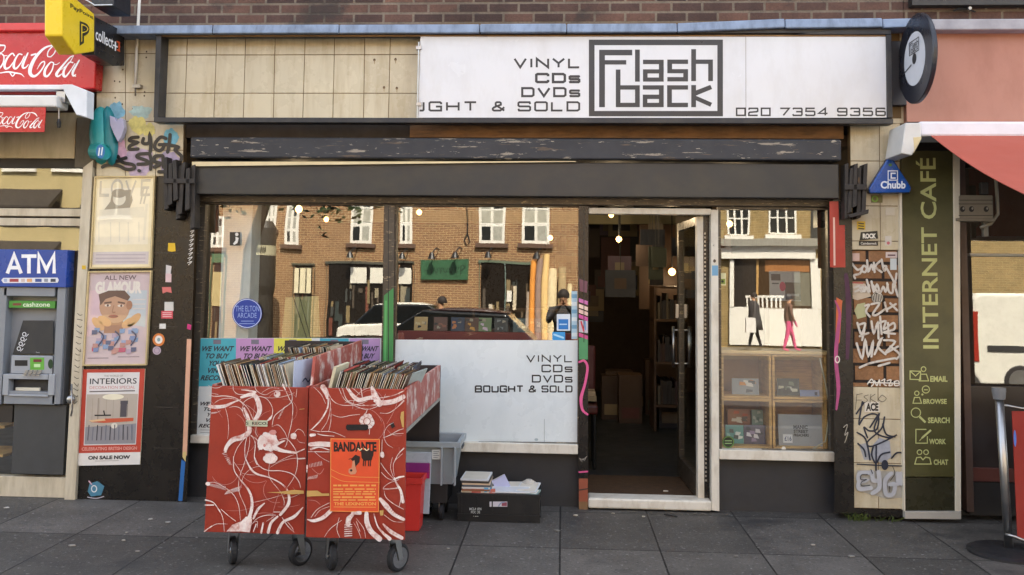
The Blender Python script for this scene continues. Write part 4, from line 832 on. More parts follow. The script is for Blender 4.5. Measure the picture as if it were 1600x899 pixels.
def art_glam(m, f):  # colours lightened and muted for the glare on the glazing
    m.fpoly([(.0, 0), (1, 0), (1, 1), (0, 1)], f, C('d2bfc2'), .0002); m.fpoly([(.55, .2), (.97, .2), (.97, .6), (.6, .55)], f, C('c3ccd2'), .0004); m.fpoly([(.03, .2), (.3, .18), (.2, .65), (.03, .7)], f, C('dcc0c8'), .0005)
    pt(m, 'ALL NEW', .26, .035, .78, .085, f, C('6d5a5c'), .0012, .01); pt(m, 'GLAMOUR', .12, .10, .88, .235, f, C('e9e2d9'), .0012, .06)
    H = C('6e564a'); SK = C('c49c80'); SK2 = C('a87c62'); OR = C('d8a878')
    ell(m, .45, .38, .25, .17, f, SK, .002, rot=.15); m.fpoly([(.18, .24), (.34, .2), (.6, .2), (.7, .27), (.66, .31), (.45, .26), (.3, .29), (.22, .36)], f, H, .0024)
    m.fpoly([(.3, .5), (.6, .52), (.62, .66), (.3, .66)], f, SK2, .0018); ell(m, .69, .36, .05, .05, f, SK2, .0022)
    m.stroke([(.28, .335), (.4, .325)], .018, f, H, .003); m.stroke([(.5, .325), (.62, .34)], .018, f, H, .003); ell(m, .34, .36, .05, .014, f, C('e3d9cc'), .003); ell(m, .55, .365, .05, .014, f, C('e3d9cc'), .003); ell(m, .34, .36, .018, .014, f, H, .0034, 10); ell(m, .56, .365, .018, .014, f, H, .0034, 10)
    m.stroke([(.44, .36), (.42, .43), (.47, .435)], .014, f, SK2, .0032); ell(m, .44, .48, .08, .018, f, C('9c4b4b'), .0032); m.stroke([(.37, .48), (.51, .48)], .006, f, H, .0038)
    for u, v, r_ in ((.2, .56, .5), (.3, .53, .3), (.78, .52, -.5), (.7, .55, -.3)): ell(m, u, v, .12, .05, f, OR, .0028, rot=r_)
    rnd = random.Random(3)
    for k in range(34): m.fpoly([(a:=rnd.uniform(.1, .78), b:=rnd.uniform(.6, .84)), (a+.09, b), (a+.08, b+.045), (a, b+.05)], f, C(rnd.choice(('7d8fb8', '9aa7c9', 'c08f86', 'c7607a', '5f6480', 'b8a3b8', '86a0c4'))), .0035+.0001*k)
    for i, s_ in enumerate(((.22, .7, .34), (.48, .7, .55), (.75, .7, .8))): m.stroke([(s_[0], .64), (s_[0]+.08, .7), (s_[0], .8)], .02, f, C('4a4a66'), .008); 
    for v in (.3, .35, .4): m.stroke([(.74, v), (.95, v)], .014, f, C('d8d2cf'), .0012, False, False)
    m.stroke([(.06, .93), (.4, .93)], .008, f, C('8a777c'), .001, False, False); m.stroke([(.55, .92), (.9, .92)], .008, f, C('8a777c'), .001, False, False)
poster('framed_magazine_poster', 'colourful fashion magazine poster with a face, middle one of three on the black pier', [(137, 424), (236.5, 423), (228.5, 571), (128.5, 572)], art_glam)
def art_int(m, f):
    RED = C('b7402f'); W_ = C('d9d5d2'); K = C('2b2a2c')
    m.fpoly([(0, 0), (1, 0), (1, .87), (0, .87)], f, RED, .0003); m.fpoly([(0, .87), (1, .87), (1, 1), (0, 1)], f, C('dedbd6'), .0003); m.fpoly([(.09, .035), (.92, .035), (.92, .79), (.09, .79)], f, W_, .0006)
    pt(m, 'THE WORLD OF', .36, .06, .66, .08, f, C('77706c'), .001); pt(m, 'INTERIORS', .14, .095, .88, .155, f, K, .001, .01); pt(m, 'DECORATION SPECIAL', .14, .175, .86, .205, f, C('c47f78'), .001); m.stroke([(.14, .232), (.86, .228)], .012, f, C('6d6662'), .001, False, False)
    m.fpoly([(.1, .26), (.91, .26), (.91, .78), (.1, .78)], f, C('b5aa9c'), .0009); m.fpoly([(.1, .6), (.91, .57), (.91, .78), (.1, .78)], f, C('8c8a8e'), .0012); m.fpoly([(.64, .33), (.76, .33), (.76, .5), (.64, .5)], f, C('4d4a50'), .0012); m.fpoly([(.28, .3), (.28, .55), (.3, .55), (.3, .3)], f, C('998d80'), .0012)
    for k in range(6): m.stroke([(.2+k*.11, .3), (.2+k*.11, .56)], .008, f, C('a59a8c'), .0011, False, False)
    ell(m, .52, .29, .17, .03, f, C('e6dfc4'), .0016); m.fpoly([(.15, .53), (.4, .515), (.86, .51), (.86, .545), (.4, .56), (.2, .55)], f, C('c2583a'), .002); m.fpoly([(.15, .53), (.4, .515), (.42, .535), (.2, .548)], f, C('ddb78a'), .0024)
    m.stroke([(.24, .48), (.5, .48)], .014, f, K, .002); m.stroke([(.38, .43), (.4, .48)], .02, f, K, .0022); ell(m, .56, .59, .05, .03, f, C('d8d2c4'), .0022)
    for k in range(11): m.stroke([(.16+k*.068, .58+.02*(k % 2)), (.15+k*.07, .74)], .016, f, C(('57555c', '6e727c', '3f3f47')[k % 3]), .0022+.0001*k)
    pt(m, 'CELEBRATING BRITISH DESIGN', .06, .81, .94, .845, f, C('dd9a8e'), .001, .03); pt(m, 'ON SALE NOW', .17, .9, .84, .94, f, K, .001, .05); m.stroke([(.28, .955), (.66, .955)], .006, f, C('aaa49e'), .001, False, False)
poster('interiors_poster', 'red bordered interiors magazine poster reading on sale now, lowest on the black pier', [(127.5, 577.5), (226.5, 576.5), (218.5, 726), (120.5, 728)], art_int, frame=None, glazed=False)
# ------------------------------------------------------------------ stickers
def sticker(q, label, col, Y=-.003, draw=None, name='sticker', disc=None, grp='stickers on the shop front', th=.0015):
    t = None; m = MB()
    if disc: cx, cy, rx, ry = disc; q = [(cx+rx*math.cos(2*math.pi*k/24), cy+ry*math.sin(2*math.pi*k/24)) for k in range(24)]
    elif len(q) == 4 and not isinstance(q[0], tuple): x0, y0, x1, y1 = q; q = [(x0, y0), (x1, y0), (x1, y1), (x0, y1)]
    m.polypx(q, Y-th, th*.8, C(col, .35))
    if draw: draw(m, on(Y-th))
    o = m.build(name); tag(o, label, 'sticker', grp); return o
YB = -.001
def rag(x0, y0, x1, y1, s=1.2): return [(x0+random.uniform(-s, s), y0+random.uniform(-s, s)), (x1+random.uniform(-s, s), y0+random.uniform(-s, s)), (x1+random.uniform(-s, s), y1+random.uniform(-s, s)), ((x0+x1)/2, y1+random.uniform(-2, 2)), (x0+random.uniform(-s, s), y1+random.uniform(-s, s))]
sticker(rag(263, 381, 274, 392), 'small torn yellow sticker high on the black pier', 'd8b026', YB)
sticker(rag(259, 415, 267, 428), 'torn white sticker on the black pier above the pale pink one', 'c9c5c4', YB)
sticker(rag(258, 428, 268, 442), 'pale pink paper sticker in a column on the black pier', 'd3b6b8', YB)
sticker(rag(253, 449, 268, 458), 'small salmon red sticker on the black pier', 'cf6e6c', YB)
sticker((257, 472, 271, 486), 'square off white sticker above a red label on the black pier', 'c9c8c2', YB)
sticker((252, 486, 270, 498), 'rectangular red label with white lines on the black pier', 'c94a55', YB, lambda m, f: [m.stroke([(254, 489+k*3), (268, 489+k*3)], .9, f, C('e8d6d6'), .0005, cap=False) for k in range(3)])
sticker((249, 506, 259, 514), 'tiny white square sticker just above the round orange rimmed one', 'd8d6d0', YB)
sticker(None, 'round white sticker with orange rim on the black pier', 'd27a3a', YB, lambda m, f: (m.fdisc(248, 531, 6, 6.5, f, C('e6e0d8'), .0004), m.fdisc(248, 531, 2.5, 3, f, C('7d9aa0'), .0008)), disc=(248, 531, 9.5, 10))
sticker(None, 'round lilac grey sticker below the orange rimmed one', 'b9a7b4', YB, lambda m, f: m.fring(245, 548, 4, 4.2, 1, f, C('8d7c92'), .0006), disc=(245, 548, 6.5, 6.5))
sticker([(140, 756), (152, 752), (163, 760), (158, 774), (142, 776), (137, 768)], 'blue and white doodle sticker near the foot of the black pier', '4a7f98', YB, lambda m, f: (m.fring(147, 764, 4, 5, 1.6, f, C('d9dde0'), .0005), m.stroke([(137, 777), (150, 779), (162, 776)], 1.6, f, C('a9a3ad'), .0008), m.stroke([(139, 752), (143, 757)], 2, f, C('c9a3b4'), .0008)))
g = 'stickers on the shop front'
sticker((1361, 305, 1379, 317), 'small olive sticker with green swirl under the blue alarm box', '6f6a3f', -.003, lambda m, f: m.fring(1367, 311, 4, 4, 2.2, f, C('7fae3f'), .0006))
sticker((1384, 325, 1398, 337), 'faint white square sticker at right of the upper pilaster tiles', 'c9c0ae', -.003)
sticker((1339, 346, 1352, 359), 'yellow and black sticker on the right pilaster tiles', 'c9a82a', -.003, lambda m, f: [m.stroke([(1341, 349+k*4), (1350, 350+k*4)], 1.8, f, C('3a3320'), .0006, cap=False) for k in range(3)])
sticker([(1345, 363), (1371, 361), (1372, 373), (1343, 376)], 'black sticker with white block lettering on the right pilaster', '26241f', -.003, lambda m, f: m.textr('ROCK', 1348, 365, 1369, 373, f, C('e4e0d4'), .0005, .06))
sticker((1342, 377, 1372, 384), 'narrow black sticker with white small lettering under the block lettered one', '211f1c', -.003, lambda m, f: m.textr('Camdenrock', 1345, 378.5, 1370, 382.5, f, C('d9d4c8'), .0005, .02))
sticker((1383, 369, 1393, 384), 'small white sticker with a pink mark on the right pilaster', 'ccc6bd', -.003, lambda m, f: m.fdisc(1388, 380, 2.5, 2.5, f, C('bf6a70'), .0006))
sticker((1332, 396, 1343, 408), 'pale pink sticker at the top left of the bare brick', 'c9aca4', .009)
sticker((1384, 394, 1402, 403), 'white sticker with a dark line at the top right of the bare brick', 'cfc0bc', .009, lambda m, f: m.stroke([(1387, 399), (1399, 399)], 2.2, f, C('5a3d4a'), .0006, cap=False))
sticker((1391, 404, 1401, 422), 'light blue white upright sticker on the bare brick', 'c2ccd0', .009)
sticker(None, 'round black and white patterned sticker amid white graffiti on the brick', '3a3733', .006, lambda m, f: [m.fring(1371, 465.5, 8, 8.4, 1, f, C('b9b4a8'), .0005)]+[m.stroke([(1365.5+k*2.6, 460), (1366.5+k*2.6, 471)], 1.2, f, C('c6c0b4'), .0008) for k in range(5)], disc=(1371, 465.5, 9.5, 9.5))
sticker((1351, 628, 1374, 644), 'white sticker reading ACE on the lower pilaster tiles', 'd9d3c6', -.005, lambda m, f: m.textr('ACE', 1353, 630, 1372.5, 642.5, f, C('1e1d1c'), .0005, .05))
# ------------------------------------------------------------------ graffiti on the right pilaster
GW = M('white_spray', 'cfcac2', .6, var=.1, vs=20, patch=('a08a76', .62, 24, (1, 1, 1), .08)); rnd = random.Random(5)
B5 = lambda x, y: (1325+x/4.089, 385+y/4.089)
mb = MB(); f = on(.011)
mb.fpoly([B5(20, 225), B5(110, 240), B5(150, 320), B5(60, 345), B5(15, 330)], f, C('c6b8a4', .7), .0004); mb.fpoly([B5(60, 370), B5(110, 360), B5(115, 450), B5(60, 465), B5(40, 410)], f, C('b4b58c', .7), .0005)
tagline(mb, [[B5(*q) for q in s_] for s_ in (
    [(25, 110), (60, 150), (90, 140), (75, 175), (40, 185), (45, 205)], [(85, 150), (100, 125), (120, 140), (110, 165), (90, 160)], [(122, 90), (130, 160), (150, 120), (160, 150)], [(165, 105), (170, 165)], [(205, 95), (175, 130), (215, 165)], [(215, 85), (230, 155), (245, 130), (225, 125)], [(240, 130), (290, 220), (320, 320)], [(310, 175), (300, 240), (290, 260)],
    [(40, 265), (70, 255), (75, 275), (45, 290)], [(80, 270), (95, 258), (100, 280), (85, 290), (80, 272)], [(105, 290), (115, 260), (130, 290), (135, 250)], [(120, 215), (140, 290)], [(150, 225), (165, 290), (185, 245), (200, 285)], [(160, 250), (200, 300), (225, 260), (240, 290), (255, 245)], [(250, 235), (262, 290), (285, 295), (290, 240), (318, 315)],
    [(110, 380), (135, 375), (115, 415), (140, 450)], [(150, 370), (200, 365), (160, 430), (180, 440), (240, 400)], [(235, 360), (250, 415)], [(255, 400), (305, 370)], [(270, 365), (315, 410)],
    [(60, 490), (85, 560), (110, 495), (75, 500)], [(75, 575), (130, 555)], [(105, 530), (90, 600)], [(150, 480), (165, 555), (190, 490), (195, 590)], [(205, 450), (215, 560)], [(200, 490), (240, 480), (230, 530), (290, 490), (295, 530), (230, 550), (300, 560)], [(255, 490), (260, 580)],
    [(55, 620), (90, 715), (110, 600), (130, 700), (160, 610), (150, 705)], [(170, 690), (215, 590), (190, 640), (240, 690)], [(230, 600), (300, 610), (240, 680), (320, 640)], [(270, 640), (330, 690), (310, 720)], [(75, 775), (150, 745), (300, 715)], [(195, 765), (265, 745)])], 3.4, f, GW, .001)
tagline(mb, [[B5(*q) for q in s_] for s_ in (
    [(125, 880), (150, 850), (165, 875), (150, 895)], [(170, 860), (185, 890), (200, 855), (205, 890)], [(215, 860), (235, 850), (230, 880), (245, 890)], [(250, 860), (275, 855), (262, 890), (285, 885)], [(295, 865), (320, 860), (328, 885), (300, 890), (297, 868)], [(130, 870), (325, 876)])], 1.9, f, C('e2ddd2'), .02)
mb.stroke([B5(25, 232), B5(95, 236)], 2.2, f, C('b05a52'), .0012)
tag(mb.build('graffiti'), 'white scrawled tags covering the bare brick of the right pilaster', 'graffiti')
B6 = lambda x, y: (1310+x/3.746, 580+y/3.746)
mb = MB(); f = on(-.0025); NV = C('1c2536', .45)
def halo(pts, c, e): mb.fpoly([B6(*q) for q in pts], f, M('spray_mist_'+c, c, .7, var=.2, vs=14), e)
halo([(195, 440), (240, 390), (300, 410), (310, 500), (270, 540), (200, 520)], '9fa3ad', .0002); halo([(120, 430), (170, 420), (200, 520), (150, 520)], 'a3a5aa', .0003)
tagline(mb, [[B6(*q) for q in s_] for s_ in ([(140, 180), (120, 310), (150, 270), (200, 250), (235, 270), (225, 340), (180, 350), (150, 330), (170, 390)], [(105, 250), (150, 185)], [(185, 330), (240, 250), (210, 350), (290, 390), (340, 375), (200, 440), (170, 415), (250, 340), (270, 270)], [(260, 310), (280, 370), (330, 385)], [(205, 440), (195, 490), (220, 540), (250, 490), (300, 475)], [(110, 360), (160, 400), (185, 520)], [(115, 425), (150, 460), (160, 500)], [(312, 510), (340, 480), (372, 478)], [(222, 440), (220, 580)])], 2.6, f, NV, .001)
mb.stroke([B6(110, 545), B6(240, 552), B6(380, 556)], 2, f, NV, .012); mb.fdisc(*B6(272, 550), 5.5, 8, f, NV, .0125)
tagline(mb, [[B6(*q) for q in s_] for s_ in ([(108, 135), (100, 225)], [(108, 138), (140, 132)], [(104, 170), (135, 170)], [(175, 140), (150, 150), (170, 170), (155, 185)], [(190, 135), (185, 185)], [(215, 135), (188, 160), (225, 185)], [(255, 140), (235, 165), (260, 180), (280, 160), (255, 140)])], .9, f, C('4a4034'), .013)
SIL = C('b3b6bc', .35)
halo([(110, 580), (380, 590), (375, 740), (290, 750), (110, 700)], 'a9a79f', .0004)
tagline(mb, [[B6(*q) for q in s_] for s_ in ([(180, 595), (125, 600), (120, 640), (160, 640), (120, 655), (125, 690), (190, 685)], [(195, 590), (205, 640), (240, 640)], [(235, 590), (240, 680), (200, 715)], [(310, 600), (275, 640), (280, 720), (320, 720), (330, 665), (300, 665)], [(345, 600), (350, 660)], [(365, 600), (368, 660)])], 6.5, f, SIL, .014)
tagline(mb, [[B6(*q) for q in s_] for s_ in ([(170, 605), (135, 608), (132, 635), (165, 635), (135, 650), (138, 672), (185, 668)], [(318, 560), (330, 600), (305, 640)], [(300, 675), (300, 705)], [(190, 575), (200, 600)])], 1.1, f, C('24262a'), .02)
tag(mb.build('graffiti'), 'navy and silver spray tags on the lower tiles of the right pilaster', 'graffiti')

# ------------------------------------------------------------------ inside / on the left pane
def behind(mb, fr, Y): pass
YP = YW+.012
mb = MB()
wt = thing('want_to_buy_poster', 'strip of cyan, pink and yellow record buying posters along the left window foot', 'poster', P(440, 684, .17))
Yq = .117; f = on(Yq)
m = MB(); panelpx(m, [(309, 528.5), (596, 528.5), (594, 686), (304, 682)], Yq, Yq+.004, C('cfd3d0', .5)); m.build('sheet', wt)
m = MB(); KT = C('2c2c34')
for x0, x1, c in ((309.5, 369, '45a5b4'), (369, 428, 'b78bb8'), (428, 487, 'd8d052'), (500, 545, '3f98ac'), (546, 594, 'a887b4')):
    m.fpoly([(x0, 529), (x1, 529), (x1-1, 604), (x0-1.5, 604)], f, C(c, .5), .0006)
    w_ = x1-x0
    for k, t_ in enumerate(('WE WANT', 'TO BUY', 'YOUR', 'VINYL', 'RECORDS')):
        cw = {'WE WANT': .84, 'TO BUY': .62, 'YOUR': .44, 'VINYL': .5, 'RECORDS': .8}[t_]*w_/2; cx = (x0+x1)/2-k*.4
        y = 541+k*(11.4); m.text(t_, [(cx-cw+2, y), (cx+cw+2, y), (cx+cw-1, y+8.2), (cx-cw-1, y+8.2)], f, KT, .0012, .035)
    m.frect((x0+x1)/2-6, 531, (x0+x1)/2+6, 538, f, C('6f6a78'), .0010)
    for k, t_ in enumerate(('WE WANT', 'TO BUY', 'YOUR', 'VINYL', 'RECORDS')):
        cw = {'WE WANT': .84, 'TO BUY': .62, 'YOUR': .44, 'VINYL': .5, 'RECORDS': .8}[t_]*w_/2; cx = (x0+x1)/2-k*.4-3
        y = 628+k*(8.6); m.text(t_, [(cx-cw+2, y), (cx+cw+2, y), (cx+cw-1, y+6), (cx-cw-1, y+6)], f, KT, .0012, .035)
for k in range(2): m.stroke([(313, 672+k*4), (355, 672.5+k*4)], .7, f, C('77787a'), .0012, cap=False)
m.build('print', wt)
def stick_in(disc, rect, label, col, draw, Y=.122):
    sticker(rect, label, col, Y, draw, disc=disc, th=.001)
stick_in((386, 490, 23.5, 23.5), None, 'round blue plaque sticker on the left window glass', '1c3a94', lambda m, f: (m.fring(386, 490, 22, 22, 1, f, C('c9d3ea'), .0006, 32), m.textr('THE ELTON', 368, 478, 405, 487, f, C('8fa6d8'), .0006), m.textr('ARCADE', 371, 489, 401, 497, f, C('8fa6d8'), .0006), m.stroke([(377, 502), (396, 502)], 1, f, C('8fa6d8'), .0006), m.stroke([(374, 506), (398, 506)], 1, f, C('8fa6d8'), .0006)))
stick_in(None, (359, 363, 375, 384), 'small black and white figure sticker on the left window glass', '2a2a2a', lambda m, f: (m.fdisc(370, 366.5, 2.6, 2.8, f, C('d8d8d4'), .0005), m.fpoly([(368, 370), (373, 372), (371, 380), (366, 383), (364, 381), (368, 376)], f, C('dcdcd8'), .0006)))
stick_in(None, (870, 491, 891, 517), 'blue card payment sticker with white rim on the middle window', 'cfdbe6', lambda m, f: (m.frect(872.5, 499, 888, 515, f, C('1f6fb8'), .0005), m.stroke([(874, 507), (886, 507)], 2, f, C('a8cbe8'), .001, cap=False)))
stick_in(None, (863, 519, 883, 533), 'small bright blue sticker under the card payment sticker', '2f8fce', lambda m, f: m.stroke([(866, 523), (880, 528)], 3, f, C('9fd0ee'), .0006))
stick_in(None, (893, 455, 902, 530), 'tall pale blue strip of stickers beside the card payment sticker', 'a9c8da', lambda m, f: [m.frect(893.5, 460+k*12, 901.5, 466+k*12, f, C(('6fa0c0', 'd4e0e6')[k % 2]), .0005) for k in range(6)])
stick_in((1138, 691, 9.5, 9.5), None, 'round dark sticker with green rim at the right window corner', '1f2a1c', lambda m, f: (m.fring(1138, 691, 8.4, 8.4, 1, f, C('6f9a4f'), .0006), m.stroke([(1133, 689), (1143, 689)], 1.4, f, C('8fae78'), .0006), m.stroke([(1133, 693), (1143, 693)], 1.4, f, C('8fae78'), .0006)))
stick_in(None, (1124, 427, 1134, 446), 'small cream and green notice in the right window', 'd5d3a4', lambda m, f: (m.frect(1125.5, 436, 1133, 444, f, C('7f8f3a'), .0005), m.fdisc(1129, 440, 2, 2, f, C('26301a'), .0009)), Y=.122)
stick_in((1224.5, 701.5, 3.2, 3.8), None, 'tiny white round sticker at the foot of the right window', 'd9d2c4', None)
# white vinyl panel with lettering on the middle pane
vp = thing('window_lettering_panel', 'white vinyl panel with black shop lettering filling the lower middle window', 'sign', P(760, 690, .15))
Yv = .118
m = MB(); panelpx(m, [(618, 531), (903, 532), (902, 692), (615, 689)], Yv, Yv+.002, VINYLW); m.build('sheet', vp)
m = MB(); f = on(Yv); KI = C('1e2024', .3)
wide(m, 'VINYL', 823, 555.5, 893.5, 565.5, 1.9, f, KI, .42); wide(m, 'CDs', 847, 571, 893.5, 581, 2.2, f, KI, .42); wide(m, 'DVDs', 832, 587, 893.5, 597, 2.2, f, KI, .42); wide(m, 'BOUGHT', 743, 603.5, 817, 612.5, 2.4, f, KI, .4); wide(m, '&', 827, 603.5, 837, 612.5, 2.2, f, KI); wide(m, 'SOLD', 847, 603.5, 893.5, 612.5, 2.1, f, KI, .42)
m.build('lettering', vp); m = MB(); m.stroke([(850.5, 655), (850.5, 692)], .8, f, C('8f9a9c'), .0006, cap=False); m.fdisc(838, 687, 3, 2, f, C('9fb0b4'), .0006); m.build('seam', vp)
# ------------------------------------------------------------------ record carts
random.seed(11)
def cart(label, px, Yf, ybk, hl, hr, art):
    """red wheeled record browser: px = front panel corners tl,tr,br,bl"""
    tl, tr, br, bl = [P(*q, Yf) for q in px]; x0 = (tl.x+bl.x)/2; x1 = (tr.x+br.x)/2; zt = (tl.z+tr.z)/2; zb = (bl.z+br.z)/2
    c = thing('record_cart', label, 'cart', ((x0+x1)/2, (Yf+ybk)/2, 0), 'red record carts on the pavement')
    m = MB(); m.hexa([(bl.x, Yf, zb), (br.x, Yf, zb), (br.x, Yf+.018, zb), (bl.x, Yf+.018, zb), (tl.x, Yf, zt), (tr.x, Yf, zt), (tr.x, Yf+.018, zt), (tl.x, Yf+.018, zt)], CARTRED)
    m.build('front_panel', c, bevel=.002)
    zf = zt-.215
    m = MB(); m.box(x0+.004, x1-.004, Yf+.019, ybk-.019, zf-.02, zf, PLYEDGE); m.build('tray_floor', c)
    for xa, hh in ((x0+.001, hl), (x1-.019, hr)):
        m = MB()
        if hh: m.prism([(xa, Yf+.10, zt+.005), (xa, Yf+.14, zt+hh-.005), (xa, ybk-.02, zt+hh+.01), (xa, ybk-.02, zf-.001), (xa, Yf+.0185, zf-.001), (xa, Yf+.0185, zt+.005)], (.018, 0, 0), CARTPINK)
        else: m.box(xa, xa+.018, Yf+.0185, ybk-.02, zf-.001, zt+.006, CARTPINK)
        m.box(xa-.002, xa+.02, Yf+.0185, ybk-.02, zf-.024, zf-.003, PLYEDGE)
        m.build('side_panel', c, bevel=.002)
    m = MB(); m.box(x0, x1, ybk-.019, ybk, zb+.05, zt+max(hr, .004), C('2a2323')); m.build('back_panel', c, bevel=.002)
    m = MB(); m.box(x0+.02, x1-.02, Yf+.50, Yf+.51, zf, zt-.03, CARTRED); m.build('divider', c)
    for (xx, yy, tw) in ((x0+.13, Yf+.09, .5), (x1-.07, Yf+.10, -.6), (x0+.13, ybk-.12, .2), (x1-.07, ybk-.12, -.2)):
        m = MB(); r_ = .076; ax = Vector((math.cos(tw), math.sin(tw), 0)); fwv = Vector((-ax.y, ax.x, 0))
        ctr = Vector((xx, yy, r_))+fwv*.03
        for s_ in (-1, 1):
            o = ctr+ax*s_*.024; up_ = Vector((xx, yy, zb))+ax*s_*.024
            pts = [o+fwv*.014-Vector((0, 0, .014)), o-fwv*.014-Vector((0, 0, .014)), up_-fwv*.026-Vector((0, 0, .012)), up_+fwv*.026-Vector((0, 0, .012))]
            m.prism(pts, ax*s_*.003, STEEL)
        m.box(xx-.035, xx+.035, yy-.035, yy+.035, zb-.012, zb-.001, STEEL); co = m.build('caster', c, bevel=.0015)
        w1 = MB(); w2 = MB()
        prof = [(r_-.010, -.019), (r_, -.012), (r_, .012), (r_-.010, .019)]; pr2 = [(.054, -.0205), (.056, .0205)]; pr3 = [(.012, -.028), (.012, .028)]
        for mm, pr, mt in ((w1, prof, RUBBER), (w2, pr2, CHROME), (w2, pr3, STEEL)):
            b = len(mm.v); n = 24
            vs = [ctr+ax*h+(fwv*math.cos(2*math.pi*k/n)+Vector((0, 0, 1))*math.sin(2*math.pi*k/n))*rr_ for rr_, h in pr for k in range(n)]
            mm.add(vs, [[i*n+k, i*n+(k+1) % n, (i+1)*n+(k+1) % n, (i+1)*n+k] for i in range(len(pr)-1) for k in range(n)]+[list(range(n)), [(len(pr)-1)*n+k for k in range(n)]], mt)
        w1.build('tyre', co); w2.build('hub', co)
    m = MB(); art(m, on(Yf)); m.build('painted_pattern', c)
    return c, x0, x1, zt, zf, zb
A1_ = lambda x, y: (315+x/6.918, 595+y/6.918)
A2_ = lambda x, y: (315+x/6.918, 715+y/6.918)
A3_ = lambda x, y: (470+x/6.918, 595+y/6.918)
A4_ = lambda x, y: (470+x/6.918, 715+y/6.918)
class Art:
    def __init__(s, m, f, mp): s.m, s.f, s.mp, s.e = m, f, mp, .0004
    def l(s, w_, *pts, mat=None):
        ws = [a/6.918*.68 for a in (w_ if isinstance(w_, tuple) else (w_,))]
        if len(ws) == 1: ws = [ws[0]*.6]+[ws[0]]*(len(pts)-2)+[ws[0]*.6] if len(pts) > 2 else ws*2
        s.m.stroke([s.mp(*p) for p in pts], ws, s.f, mat or PAINTW, s.e, ramp=.0002); s.e += .00015
    def p(s, *pts, mat=None): s.m.fpoly([s.mp(*p) for p in pts], s.f, mat or PAINTW, s.e); s.e += .00015
    def b(s, x, y, rx, ry, mat=None):
        s.m.fpoly([s.mp(x+rx*random.uniform(.86, 1.1)*math.cos(k*.3142), y+ry*random.uniform(.86, 1.1)*math.sin(k*.3142)) for k in range(20)], s.f, mat or PAINTW, s.e); s.e += .00015
def fine(a, xa, xb, ya, yb):
    rf = random.Random(int(xa+yb))
    for k in range(15):
        x, y, an = rf.uniform(xa, xb), rf.uniform(ya, yb), rf.uniform(0, 6.28); q = [(x, y)]; cu = rf.uniform(-.5, .5)
        for j in range(6):
            an += cu; x += 60*math.cos(an); y += 60*math.sin(an)
            if not (xa < x < xb and ya < y < yb): break
            q.append((x, y))
        if len(q) > 2: a.l(rf.uniform(4, 7), *q, mat=PK if k % 3 else PAINTW)
TAN = C('c09a58', .6); PK = C('c98a82', .6)
